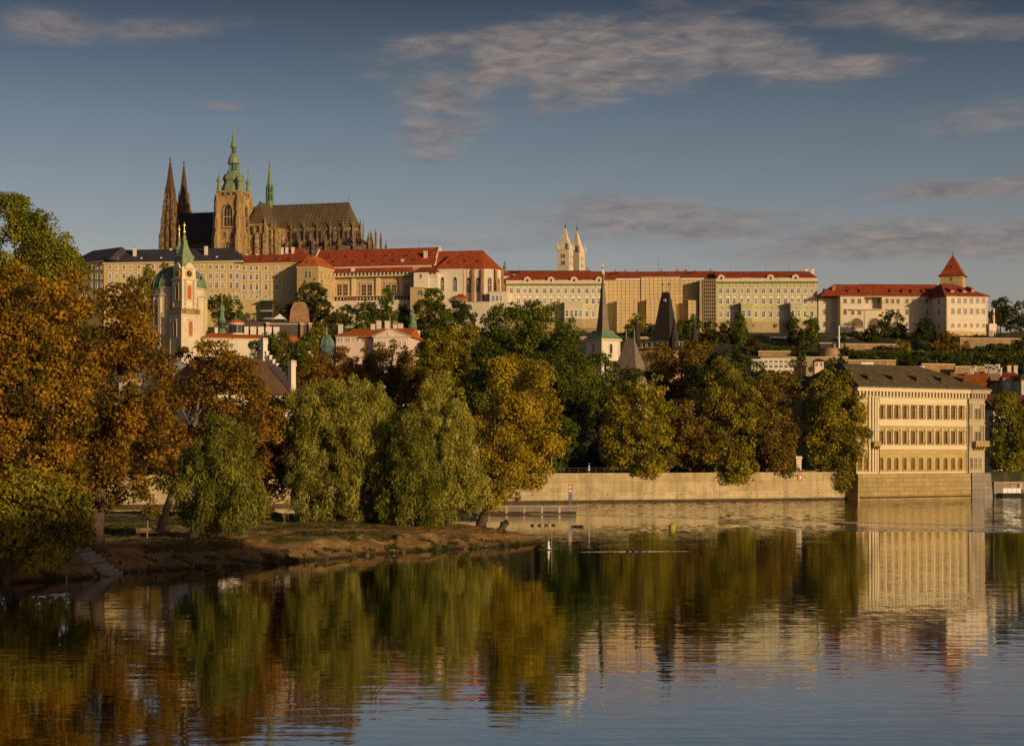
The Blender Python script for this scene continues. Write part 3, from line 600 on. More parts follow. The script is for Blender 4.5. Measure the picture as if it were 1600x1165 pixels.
def build_palace():
    P = Bld('riverside_palace', 'cream yellow riverside palace with white columns and a lichen covered roof', 'palace', 1338, 367, 1512, 384, 740)
    u, z = P.u, P.z; L = P.L; U0, U1 = u(1373), u(1511); Ze = z(609); W = 21
    b = MB(); b.box(0, L, 0, W, 0, Ze, 0)
    for py in (656, 664.5): b.box(U0, U1, -.22, 0, z(py)-.14, z(py)+.14, 1)
    b.box(U0, U1, -.12, 0, z(664.3), z(656.2), 1); b.box(U0, U1, -.16, 0, z(702), z(696), 1); b.box(U0, U1, -.26, 0, z(696), z(695.2), 1); b.box(U0, U1, -.3, 0, z(628.5), z(622), 1); b.box(U0, U1, -.2, 0, z(632), z(628.6), 1)
    b.box(-.05, L+.05, -.12, 0, 0, z(736.5), 1)
    for q in (0, .35, .75, 1.25): b.box(U0-.7-q*1.9, U0-.25-q*1.9, -.35, 0, z(736), z(621), 1)
    P.part(b, 'wall', ['palace_wall', 'palace_trim'])
    wx = [1377, 1389, 1400.5, 1413.3, 1426.4, 1439.2, 1452, 1464.8, 1477.4, 1489, 1500.5]
    P.windows(wx, 633.5, 653.5, 5.2, fr='palace_frame', gl='glass_brown', t=.13, bars=((.5,), (.66,)), proud=.2)
    P.windows(wx, 673.5, 692.5, 5.2, fr='palace_frame', gl='glass_brown', t=.13, bars=((.5,), (.66,)), proud=.2)
    P.windows(wx, 715.5, 733, 5.0, 'round', fr='palace_frame', gl='glass_brown', t=.2, bars=((.5,), (.45, .7)), proud=.16)
    P.windows([1348.3, 1357.3], 632, 652.5, 3.6, 'round', fr='palace_frame', gl='glass_brown', t=.2, proud=.18)
    P.windows([1348.3, 1357.3], 673, 693, 3.6, 'round', fr='palace_frame', gl='glass_brown', t=.2, proud=.18)
    P.windows([1344, 1353.5, 1363.5], 715.5, 733, 4.4, 'round', fr='palace_frame', gl='glass_brown', t=.2, bars=((.5,), (.45, .7)), proud=.16)
    col = None; cols = [(a+c)/2 for a, c in zip(wx, wx[1:])]; cols = [1371.6]+cols+[1506.5]
    for (t, bt) in ((633, 655.5), (669.5, 694.8)):
        h = P.m(bt-t); col = None
        for px in cols:
            if col is None:
                m = MB().box(-.25, .25, -.3, 0, 0, .3, 0).lathe(0, -.1, [(.2, .3), (.18, h*.5), (.16, h-.4)], 10, 0, 0, True).box(-.26, .26, -.34, 0, h-.4, h-.02, 0); col = m.build('column', 'palace_trim', P.root); c = col
            else: c = inst(col, P.root, (0, 0, 0)); c.name = 'column'
            c.location = (u(px), 0, z(bt, px))
    c = MB(); c.box(-.25, L+.1, -.35, 0, z(621.3), z(620), 0); c.box(-.5, L+.12, -.95, 0, Ze-.5, Ze+.02, 0); c.box(-.6, L+.14, -1.15, 0, Ze+.023, Ze+.3, 0)
    k = 0.2
    while k < L: c.box(k, k+.42, -.75, 0, z(619.9), Ze-.503, 0); c.box(k+.05, k+.37, -.45, 0, z(620)-.3, z(620), 0); k += .98
    P.part(c, 'cornice', 'palace_trim')
    pl = MB(); pl.sqpyr(-.3, L+.1, -.9, W, -P.m(47), [(-.5, 0), (0, P.m(47)-.12), (0, P.m(47)-.02)], 0); P.part(pl, 'plinth', 'ashlar')
    al = MB().box(-.2, L+.2, -1.55, -.8, -z(740)-5.41, -4.95, 0); P.part(al, 'waterline_band', 'algae')
    P.part(MB().tube([(u(1371.8), -.45, -1.0), (u(1371.8), -.45, z(700))], [.07, .07], 6), 'drainpipe', 'dark_metal'); P.part(MB().tube([(L-.35, -.45, -5), (L-.35, -.45, Ze-.6)], [.09, .09], 6), 'drainpipe', 'dark_metal')
    for yy in (3.5, 8, 12.5, 17):
        for (t, bt) in ((633.5, 653.5), (673.5, 692.5), (715.5, 733)):
            w_ = P.windows(None, t, bt, 5.2, fr='palace_frame', gl='glass_brown', t=.13, bars=((.5,), (.66,)), proud=.2, absu=[0])[0]; w_.location = (0, yy, z(bt)); w_.rotation_euler = (0, 0, R(-90))
    # corner pavilion: its dimmer light is put into greyer wall and plinth stone
    Q = MB(); g0, g1 = L+.15, L+5.05; th = 0
    Q.box(g0, g1, -.25, W*.6, 0, Ze, 0)
    for py in (656, 663, 695.5, 701, 622, 629): Q.box(g0-.1, g1+.15, -.45, 0, z(py)-.12, z(py)+.12, 0)
    for a in (g0+.15, g0+.75, g1-1.25, g1-.55): Q.box(a, a+.36, -.5, -.25, z(653), z(630), 0); Q.box(a, a+.36, -.5, -.25, z(694), z(664), 0)
    k = g0+.2
    while k < g1: Q.box(k, k+.4, -.95, -.25, z(619.9), Ze-.5, 0); k += .85
    Q.box(g0-.02, g1+.8, -1.2, W*.6, Ze-.497, Ze+.02, 0); Q.box(g0-.02, g1+1.0, -1.42, W*.6, Ze+.023, Ze+.32, 0)
    pv = P.part(Q, 'corner_pavilion', 'palace_dim')
    cu = (g0+g1)/2+.3
    for (a, t, bt, w) in ((cu-.55, 636, 653, .62), (cu+.45, 636, 653, .62), (cu-.55, 673, 694, .62), (cu+.45, 673, 694, .62)):
        P.windows(None, t, bt, w/P.m(1), 'round', fr='palace_dim', gl='glass_dark', t=.14, bars=((.5,), ()), proud=.12, off=-.25, absu=[a], parent=pv)
    P.windows(None, 715.5, 732.5, 4.0, 'round', fr='palace_dim', gl='glass', t=.16, bars=((.5,), (.5,)), proud=.14, off=-.25, absu=[g0+.75, g0+2.1, g0+3.45], parent=pv)
    ba = MB(); ba.box(g0+.9, g1+.25, -1.55, -.25, z(697), z(695.6), 0); ba.box(g0+.9, g1+.25, -1.55, -1.35, z(695.6), z(689), 0); ba.box(g0+.9, g0+1.1, -1.34, -.25, z(695.6), z(689), 0); ba.box(g0+.8, g1+.3, -1.6, -1.3, z(689), z(688), 0)
    for a in (g0+1.1, g0+2.0, g0+2.9, g0+3.8): ba.side([(-.25, z(704)), (-.25, z(697)), (-1.4, z(697)), (-1.3, z(699))], a, a+.3, 0)
    ba.build('balcony', 'ashlar', pv)
    b2 = MB(); a = u(1366); b2.box(a-1.2, a+.8, -1.3, 0, z(697), z(695.6), 0); b2.box(a-1.2, a+.8, -1.3, -1.12, z(695.6), z(689), 0)
    for q in (a-1.1, a-.2, a+.5): b2.side([(0, z(704)), (0, z(697)), (-1.2, z(697)), (-1.1, z(699))], q, q+.26, 0)
    P.part(b2, 'balcony', 'ashlar')
    pp = MB().sqpyr(g0-.05, g1+.9, -1.3, W*.6, -P.m(47)+.3, [(-.35, 0), (0, P.m(47)-.42), (0, P.m(47)-.33)], 0); P.part(pp, 'plinth', 'ashlar_grey')
    rf = MB(); x0, x1, y0, y1, zz, h = -.7, g1+1.1, -1.5, W+.8, Ze+.33, 5.6
    ym = 9.6; rf.faces([(x0, y0, zz), (x1, y0, zz), (x1, y1, zz), (x0, y1, zz), (x0, y0, zz+.25), (x1, y0, zz+.25), (x1, y1, zz+.25), (x0, y1, zz+.25), (x0+5.2, ym, zz+h), (x1-11.5, ym, zz+h), (x1-11.5, ym+3, zz+h), (x0+5.2, ym+3, zz+h)],
        [(0, 3, 2, 1), (0, 1, 5, 4), (1, 2, 6, 5), (2, 3, 7, 6), (3, 0, 4, 7), (4, 5, 9, 8), (5, 6, 10, 9), (6, 7, 11, 10), (7, 4, 8, 11), (8, 9, 10, 11)], 0)
    r = P.part(rf, 'roof', 'lichen_slate')
    for px in (1351, 1389.5, 1427, 1465, 1499):
        a = u(px, 3); m = MB(); m.side([(0, -.6), (0, .85), (4.2, 1.75), (4.2, -.6)], -.55, .55, 0); m.box(-.75, .75, -.35, .6, .86, .93, 0); m.box(-.4, .4, -.06, -.005, .1, .7, 1)
        m.build('dormer', ['lichen_slate', 'glass_dark'], r, (a, y0+2.9, zz+.25+(h-.25)*2.9/(ym-y0)))
    MB().box(x0+.2, x1-1, y0+.35, y0+.45, zz+.42, zz+.55, 0).build('snow_guard', 'dark_metal', r)
    return P
build_palace()
# ------------------------------------------------------------------ castle row on the hill
WARM = dict(fr='cream_trim', gl='glass', t=.3, proud=.18)
def rng_px(a, b, n): return [a+(b-a)*k/(n-1) for k in range(n)]
def new_palace():
    B = Bld('slate_roof_palace', 'long pale yellow palace with a dark slate roof and many white framed windows', 'palace', 162, 1012, 380, 1000, 500)
    u, z = B.u, B.z; D = 26; ze = z(409)
    b = MB(); b.box(0, B.L, 0, D, -12, ze, 0)
    for py in (424, 452): b.box(-.1, B.L, -.35, 0, z(py)-.25, z(py)+.25, 1)
    b.box(-.3, B.L, -.8, 0, ze-.7, ze+.05, 1)
    wx = [172, 182, 194, 204, 217, 229, 239, 250, 261, 272, 283, 294, 305, 316, 329, 338.5, 347.5, 361, 371]
    for i, px in enumerate(wx): b.box(u(px+5.4)-.4, u(px+5.4)+.4, -.25, 0, z(474), z(425), 1)
    B.part(b, 'wall', ['yellow_plaster', 'cream_trim'])
    B.windows(wx, 414, 420, 4.3, fr='white_paint', **{k: v for k, v in WARM.items() if k != 'fr'})
    for (a, c) in ((427.5, 435), (441.5, 450), (460.5, 466)): B.windows(wx, a, c, 4.3, fr='white_paint', gl='glass', t=.3, proud=.18, hood=1)
    r = B.part(MB().hip(-.0, B.L, 0, D, ze+.1, P_h(B, 24), 7, 11.5, .9), 'roof', 'slate')
    for px in (182, 219, 250, 337): dormer(r, u(px), -.9, D/2, ze+.35, P_h(B, 24)-.25, .22, 1.6, 1.0, 'slate', 'white_paint')
    for px, dz in ((210.5, 1), (322, 1)): chimney(r, u(px, 6), 6, ze+4.2, 1.9, 1.2, 5.0)
    chimney(r, u(267, 12), 12, ze+7.5, 1.4, 1, 1.5)
    # left wing set at an angle
    W = Bld('angled_palace_wing', 'short yellow palace wing angled off the left end of the slate roofed palace', 'palace', 108, 1034, 161.7, 1012.5, 500)
    b = MB(); b.box(0, W.L, 0, 22, -12, W.z(410), 0); b.box(0, W.L, -.35, 0, W.z(424)-.25, W.z(424)+.25, 1); b.box(0, W.L, -.7, 0, W.z(410)-.6, W.z(410)+.05, 1); W.part(b, 'wall', ['yellow_plaster', 'cream_trim'])
    for (a, c) in ((414.5, 420), (428, 435.5), (442, 450), (461, 466)): W.windows([120, 127, 134, 142.5, 151, 158], a, c, 3.3, fr='white_paint', gl='glass', t=.3, proud=.18)
    W.part(MB().hip(0, W.L+6, 0, 24, W.z(410)+.1, P_h(W, 23), 8, 5, .9), 'roof', 'slate')
def P_h(B, dpx): return B.m(dpx)
def red_wing():
    B = Bld('red_roof_palace_wing', 'yellow palace wing with a low red roof and three white chimneys', 'palace', 380.5, 1000, 468, 995, 500)
    u, z = B.u, B.z; ze = z(411)
    b = MB(); b.box(0, B.L, 0, 22, -12, ze, 0); b.box(0, B.L, -.7, 0, ze-.6, ze+.04, 1); b.box(0, B.L, -.3, 0, z(423)-.25, z(423)+.25, 1); b.box(0, B.L, -.3, 0, z(466)-.25, z(466)+.25, 1)
    wx = [381.5, 392.3, 401.5, 416, 432.3, 450.5]
    for px in (387, 397, 409, 424, 441, 458): b.box(u(px)-.6, u(px)+.6, -.25, 0, z(466), z(424), 1)
    b.side([(-3.4, -12), (0, z(470)), (0, -12)], u(377), u(397), 0)
    B.part(b, 'wall', ['yellow_plaster', 'cream_trim'])
    for (a, c) in ((416, 422), (429, 437), (444, 452.5), (461.5, 467)): B.windows(wx, a, c, 4.2, fr='white_paint', gl='glass', t=.3, proud=.18)
    B.windows([401.5, 432.5], 478, 483, 3.5, fr='grey_plaster', gl='glass_dark', t=.25, proud=.12)
    r = B.part(MB().hip(-5, B.L+2, 0, 22, ze+.1, P_h(B, 16.5), .0, 0, .8), 'roof', 'red_tile')
    r2 = MB().hip(u(430), u(470), 5, 27, ze+1.2, P_h(B, 24), 5, 2.5, .5).build('rear_roof', 'red_tile', r)
    for px in (441, 448, 457.5): chimney(r2, u(px, 12), 12, ze+6.6, 1.5, 1.1, 3.6)
    for px in (370, 386, 402): chimney(r, u(px, 11), 11, ze+4.0, 1.3, 1, 2.6)
    for px in (379, 407, 432, 451): dormer(r, u(px), -.8, 11, ze+.35, P_h(B, 16.5)-.3, .25, 1.8, 1.1)
    # dark lift tower with balconies standing before the wall
    T = MB(); a, c = u(411.5, -3), u(424, -3); T.box(a, c, -4.2, -.1, -3, z(472), 0); st = B.part(T, 'stair_tower', 'dark_metal')
    MB().hip(u(407, -3), u(427, -3), -5.2, .0, z(472), .9, .6, .6, .3).build('canopy', 'copper_blue', st)
    for py in (488, 500): MB().box(u(408, -3), u(427.5, -3), -5.6, -4.21, z(py), z(py)+1.0, 0).build('balcony', 'grey_plaster', st)
def ludwig():
    B = Bld('corner_tower_house', 'square stone corner tower house under a bright orange pyramid roof', 'tower house', 464, 980, 497, 976, 500)
    u, z = B.u, B.z; D = 26; ze = z(416)
    b = MB().box(0, B.L, 0, D, -14, ze, 0); b.box(-.25, B.L+.25, -.25, D, ze-.8, ze+.03, 1); b.box(-.15, B.L+.15, -.15, D, z(440)-.2, z(440)+.2, 1); B.part(b, 'wall', ['hall_stone', 'cream_trim'])
    B.windows([478.5, 484], 423.5, 434.5, 3.9, fr='cream_trim', gl='glass_dark', t=.25, bars=((.5,), (.55,)), proud=.15)
    for yy in (4, 9.5, 15, 20.5):
        w = B.windows(None, 424, 434.5, 4, fr='cream_trim', gl='glass_brown', t=.3, absu=[B.L], proud=.15)[0]; w.location = (B.L, yy, z(434.5)); w.rotation_euler = (0, 0, R(90))
        w = B.windows(None, 452, 463, 4, fr='cream_trim', gl='glass_brown', t=.3, absu=[B.L], proud=.15)[0]; w.location = (B.L, yy, z(463)); w.rotation_euler = (0, 0, R(90))
    rf = MB().faces([(-.8, -.8, ze+.05), (B.L+.8, -.8, ze+.05), (B.L+.8, D, ze+.05), (-.8, D, ze+.05), (B.L/2, 6.5, ze+P_h(B, 19)), (B.L/2, D-5, ze+P_h(B, 17.5))], [(3, 2, 1, 0), (0, 1, 4), (1, 2, 5, 4), (2, 3, 5), (3, 0, 4, 5)], 0)
    r = B.part(rf, 'roof', 'orange_tile'); dormer(r, B.L*.45, -.8, 6.5, ze+.05, P_h(B, 19), .3, 1.3, 1.0, 'orange_tile')
    for yy in (7.5, 11.5, 15.5): d = dormer(r, 0, 0, 3, 0, 3, .3, 1.2, .9, 'orange_tile'); d.location = (B.L+.8-2.2, yy, ze+2.5); d.rotation_euler = (0, 0, R(90))
def hall():
    B = Bld('great_hall', 'great hall with a huge plain red roof and tall paired stone windows', 'hall', 514, 1001, 680, 988, 497)
    u, z = B.u, B.z; ze = z(416); D = 26; x0 = u(489)
    b = MB(); b.box(x0, B.L-2, 0, D, -14, ze, 0); b.box(x0, B.L-2, -.6, 0, ze-1.0, ze+.03, 1)
    for px in (553, 591, 627): b.box(u(px)-1.2, u(px)+1.2, -1.0, 0, -10, z(433), 1)
    B.part(b, 'wall', ['hall_stone', 'cream_trim'])
    gb = MB().plate([(0, 0), (1.2, 0), (1.2, .1), (0, .1)], 0, .1, 1)
    r = B.part(MB().hip(x0, B.L-1, 0, D, ze+.1, P_h(B, 31.5), .01, .01, .8), 'roof', 'red_tile')
    g = MB(); g.side([(-1.0, ze-.3), (D+1, ze-.3), (D/2, ze+P_h(B, 31.5)+.9)], B.L-1.0, B.L-.1, 0); B.part(g, 'gable_wall', 'bright_plaster')
    g = MB(); g.side([(-.4, ze-.3), (D+.4, ze-.3), (D/2, ze+P_h(B, 31.5)+.9)], x0-.9, x0-.1, 0); B.part(g, 'gable_wall', 'bright_plaster')
    for px in (508, 537, 568, 600, 632, 667): dormer(r, u(px), -.8, D/2, ze+.35, P_h(B, 31.5)-.25, .5, 1.7, 1.1)
    for px in (520, 552, 583, 614, 646): dormer(r, u(px), -.8, D/2, ze+.35, P_h(B, 31.5)-.25, .22, 1.7, 1.1)
    for px in (560, 655): MB().tube([(0, 0, -1), (0, 0, 6.5)], [.08, .04], 6).build('mast', 'dark_metal', r, (u(px, 13), 13, ze+P_h(B, 31.5)))
    chimney(r, u(661.5), 5, ze+3.4, 2.0, 1.4, 5.2, 'white_plaster'); chimney(r, u(627), 2.5, ze+2.2, 1.6, 1.2, 1.6, 'white_plaster')
    # lean-to roof and timbered gallery under it
    g = MB(); g.box(u(521), u(645), -3.4, -.01, z(432.5), z(425.5), 0); k = u(522)
    gw = MB(); k = u(522)
    while k < u(644): gw.box(k, k+1.1, -3.5, -3.41, z(430.8), z(426.6), 0); k += 2.3
    ga = B.part(g, 'gallery', 'cream_trim'); gw.build('gallery_openings', 'glass_dark', ga)
    lt = MB(); lt.side([(-4.2, z(425.4)), (-.62, z(418)), (-.62, z(425.4)-.2), (-4.2, z(425.4)-.2)], u(518), u(646), 0); B.part(lt, 'lean_to_roof', 'red_tile')
    MB().box(u(551), u(556), -3.6, -1.2, z(424.5), z(419), 0).build('dormer', 'bright_plaster', ga)
    for px in (535, 573, 611, 641):
        gx = [px-4.6, px+4.6]; B.windows(gx, 445, 461.5, 7.2, fr='hall_stone', gl='glass_brown', t=.45, bars=((.5,), (.35, .68)), proud=.35)
        q = MB(); q.box(u(px-9.6), u(px+9.6), -.7, -.01, z(441.5), z(440), 0); q.box(u(px-9.6), u(px-9), -.5, -.01, z(463), z(441.5), 0); q.box(u(px+9), u(px+9.6), -.5, -.01, z(463), z(441.5), 0); B.part(q, 'window_surround', 'cream_trim')
    t = MB(); t.box(u(518), u(645), -3.6, -.01, z(468), z(463.5), 1); t.box(u(518), u(645), -3.9, -.01, z(463.4), z(462.6), 0); k = u(519)
    while k < u(644): t.box(k, k+.6, -3.8, -3.61, z(468.5), z(465), 0); k += 2.0
    B.part(t, 'terrace', ['cream_trim', 'dark_shingle'])
    B.part(MB().box(u(519), u(646), -5.5, -3.91, -16, z(470), 0), 'retaining_wall', 'white_plaster')
    B.part(MB().hip(u(544), u(560), -5.3, -3.95, z(470)+.02, 1.5, .4, .4, .3), 'porch_roof', 'red_tile')
def stair_tower():
    B = Bld('hall_end_house', 'white house block between the great hall and the red roofed church', 'house', 646.5, 981, 669, 979.5, 496)
    u, z = B.u, B.z; ze = z(425)
    B.part(MB().box(0, B.L, 0, 16, z(450), ze, 0).box(B.L+.01, u(683.5), 1.2, 14, z(450), z(424), 0).box(B.L, u(683.6), .7, 1.19, z(433), z(431.5), 1), 'wall', ['bright_plaster', 'cream_trim'])
    B.part(MB().box(-1.6, u(661), -2, 12, -20, z(449), 0).box(u(661)+.01, u(684), -.6, 14, -20, z(452), 0).box(-1.8, u(662), -2.3, 12, z(449.6), z(448.8), 0), 'bastion', 'hall_stone')
    B.part(MB().faces([(-.8, -1, ze+.03), (u(684.5), -1, ze+.03), (u(684.5), 15, ze+.03), (-.8, 15, ze+.03), (2, 9, ze+3.6), (u(676), 9, ze+3.6)], [(3, 2, 1, 0), (0, 1, 5, 4), (1, 2, 5), (2, 3, 4, 5), (3, 0, 4)], 0), 'roof', 'red_tile')
    B.windows([657.5], 428.5, 434, 3.2, gl='glass_dark', fr='cream_trim', t=.2)
    B.windows([672.5, 679], 425.3, 429, 3.5, gl='glass_dark', fr='cream_trim', t=.2, off=1.2)
    B.windows([656.5], 453, 460.5, 8, 'round', fr='cream_trim', gl='glass_brown', t=.3, off=-2, bars=((.35, .65), (.4,)))
    B.windows([654.5], 466, 473, 3, fr='cream_trim', gl='glass_dark', t=.25, off=-2)
def church():
    B = Bld('red_roof_church', 'white castle church with pointed windows and a buttressed apse under a red roof', 'church', 682, 986, 727, 983, 473)
    u, z = B.u, B.z; ze = z(420); zw = z(474); D = 22
    b = MB().box(0, B.L, 0, D, -8, ze, 0); b.box(B.L-1, B.L+.3, -.3, .3, -8, ze, 1); b.box(-.2, B.L+.2, -.3, 0, ze-.5, ze+.02, 1)
    cx, cy, rr = u(761, 11), 11.0, 8.6
    b.box(B.L, cx, 2.2, 2.2+2*rr, -8, ze, 0)
    ap = [(cx+rr*math.sin(a)*1.0, cy-.2-rr*math.cos(a)) for a in (0, R(45), R(90), R(135), R(180))]
    b.prism([(cx-.5, cy-.2-rr)]+ap+[(cx-.5, cy-.2+rr)], -8, ze, 0); B.part(b, 'wall', ['white_plaster', 'bright_plaster'])
    for px in (691.3, 711.3): B.windows([px], 432.5, 455, 6, 'pointed', fr='bright_plaster', gl='glass_dark', t=.35, bars=((.33, .66), (.5,)), proud=.2)
    nv = (u(758, 11), z(392)-ze); x0 = u(676, 3)
    rf = MB(); h = P_h(B, 31.5); ry0, ry1 = 1.5, cy-.2+rr+.7; xe = cx-2.5
    pts = [(x0-4, ry0-.2, ze+.1), (cx, cy-.2-rr-.8, ze+.1)]+[(cx+(rr+.9)*math.sin(a), cy-.2-(rr+.9)*math.cos(a), ze+.1) for a in (R(45), R(90), R(135))]+[(cx, cy-.2+rr+.8, ze+.1), (x0-4, ry1, ze+.1), (x0-4, cy, ze+h), (xe, cy, ze+h)]
    rf.faces(pts, [(6, 5, 4, 3, 2, 1, 0), (0, 1, 8, 7), (1, 2, 8), (2, 3, 8), (3, 4, 8), (4, 5, 8), (5, 6, 7, 8), (6, 0, 7)], 0); r = B.part(rf, 'roof', 'red_tile')
    fg = MB().faces([(-.8, -.8, ze+.12), (B.L+.8, -.8, ze+.12), (B.L/2-.5, 4, ze+P_h(B, 23.5)), (B.L/2-.5, 13, ze+P_h(B, 23.5)), (B.L+.8, 12, ze+.12), (-.8, 12, ze+.12)], [(5, 4, 1, 0), (0, 1, 2), (1, 4, 3, 2), (5, 0, 2, 3), (4, 5, 3)], 0)
    fr = fg.build('front_roof', 'red_tile', r); dormer(fr, B.L/2-1, -.8, 4, ze+.12, P_h(B, 23.5), .35, 1.7, 1.2)
    for px in (727, 746): dormer(r, u(px, 4), ry0, cy, ze+.1, h, .35, 1.7, 1.2)
    # apse windows in pale arched panels, buttresses of stone between them
    for px, w_, dy in ((732.3, 7, 2.2), (747.3, 7, 2.2)):
        B.windows([px], 433, 457, w_, 'pointed', fr='white_plaster', gl='glass_dark', t=.5, bars=((.33, .66), (.5,)), proud=.2, off=dy)
    for k, a in enumerate((R(22.5), R(67.5))):
        w_ = B.windows(None, 433, 457, 6, 'pointed', fr='white_plaster', gl='glass_dark', t=.45, bars=((.5,), (.5,)), proud=.2, absu=[0])[0]
        q = rr*math.cos(R(22.5)); w_.location = (cx+q*math.sin(a), cy-.2-q*math.cos(a), z(457)); w_.rotation_euler = (0, 0, a)
    bt = None
    for (x, y, a) in ((u(727.5, 2), 2.1, 0), (u(739.5, 2), 2.1, 0), (u(754, 2), 2.1, 0), (ap[1][0], ap[1][1], R(45)), (ap[2][0], ap[2][1], R(90))):
        if bt is None:
            m = MB(); m.side([(-2.2, -8), (.3, -8), (.3, ze-.2), (-1.2, ze-.4), (-1.3, z(440)), (-2.2, z(443))], -.7, .7, 0); bt = B.part(m, 'buttress', 'rust_stone'); o = bt
        else: o = inst(bt, B.root, (0, 0, 0)); o.name = 'buttress'
        o.location = (x, y, 0); o.rotation_euler = (0, 0, a)
    # small house and long garden wall below
    B.part(MB().box(u(712, -2.5), u(727, -2.5), -3.5, -.35, -8, z(466), 0), 'chapel_porch', 'rust_stone')
    B.part(MB().hip(u(712, -2.5), u(727, -2.5), -3.5, -.4, z(466)+.03, 2.2, 2, 2, .4), 'porch_roof', 'red_tile')
    B.part(MB().box(u(694, -4), u(766, -4), -4.4, -3.6, -24, z(474), 0).box(u(694, -4), u(766, -4), -4.6, -3.4, z(474)+.003, z(473.2), 0), 'garden_wall', 'white_plaster')
    B.part(MB().box(u(766, -2)+.05, u(794, -2), -4, 12, -16, z(458.5), 0).box(u(766, -2), u(794, -2), -4.4, 12, z(458.5)+.003, z(457.5), 0), 'terrace_house', 'bright_plaster')
    B.windows([771, 777, 783], 462, 470, 3.4, fr='white_paint', gl='glass', t=.25, off=-4)
def convent_wing(name, label, px0, D0, px1, D1, wx, rows, pyb, eave, ridge, hl, hr, attic, bays, mat, split=None):
    B = Bld(name, label, 'palace wing', px0, D0, px1, D1, pyb)
    u, z = B.u, B.z; ze = z(eave); D = 24
    b = MB(); b.box(0, B.L, 0, D, -14, ze, 0)
    for py, q in ((462, .25), (478, .3)): b.box(-.1, B.L+.1, -q, 0, z(py)-.22, z(py)+.22, 1)
    for px in wx: b.box(u(px)+P_h(B, 3.6), u(px)+P_h(B, 3.6)+.55, -.22, 0, z(497), z(eave+1), 1)
    if split: b.side([(-1.6, -14), (0, z(split)), (0, -14)], -.05, B.L+.05, 2)
    B.part(b, 'wall', [mat, 'cream_trim', 'tan_plaster'])
    B.part(MB().box(-.4, B.L+.4, -1.1, D, ze-.7, ze+.02, 0).box(-.2, B.L+.2, -.5, D, ze+.023, ze+2.0, 1), 'cornice', ['copper', 'cream_trim'])
    for (a, c) in rows: B.windows(wx, a-.4, c+.4, 4.4, fr='white_paint', gl='glass', t=.36, proud=.16, hood=2 if a > 464 and a < 472 else 0)
    r = B.part(MB().hip(.2, B.L-.2, .2, D, ze+2.03, P_h(B, eave-ridge+4)-2.0, hl, hr, .3), 'roof', 'red_tile')
    for px, kind in attic:
        m = MB(); w = 2.3; m.plate([(-w-1.2, 0), (w+1.2, 0), (w*.9, 1.6), (w*.8, 3.0), (0, 4.0), (-w*.8, 3.0), (-w*.9, 1.6)], 0, 3.5, 0)
        m.plate([(.62*math.cos(a)*(1 if kind else 1.25), 1.75+.75*math.sin(a)*(1.25 if kind else 1)) for a in [R(30*k) for k in range(12)]], -.06, -.003, 1); m.build('attic_gable', ['cream_trim', 'glass_dark'], r, (u(px, -.6), -.7, ze+.3))
    for px in [(a+c)/2 for a, c in zip([p for p, _ in attic], [p for p, _ in attic][1:])]: MB().box(-3.0, 3.0, 0, 2, 0, 1.9, 0).build('attic_gable', 'cream_trim', r, (u(px, -.6), -.65, ze+.3))
    k = 0
    for (a, c, top) in bays:
        m = MB(); m.box(u(a, -5), u(c, -5), -6, -.01, -14, z(top), 0); m.box(u(a, -5)-.3, u(c, -5)+.3, -6.3, -.01, z(top)+.003, z(top)+1.1, 1); m.side([(-7, -14), (-6.01, z(499)), (-6.01, -14)], u(a, -5), u(c, -5), 2)
        bo = B.part(m, 'bay', [mat, 'cream_trim', 'tan_plaster']); n = max(2, int((c-a)/7)); B.windows(rng_px(a+4, c-4, n), 485, 494.5, 3.9, fr='white_paint', gl='glass', t=.28, off=-6, parent=bo)
    return B, r
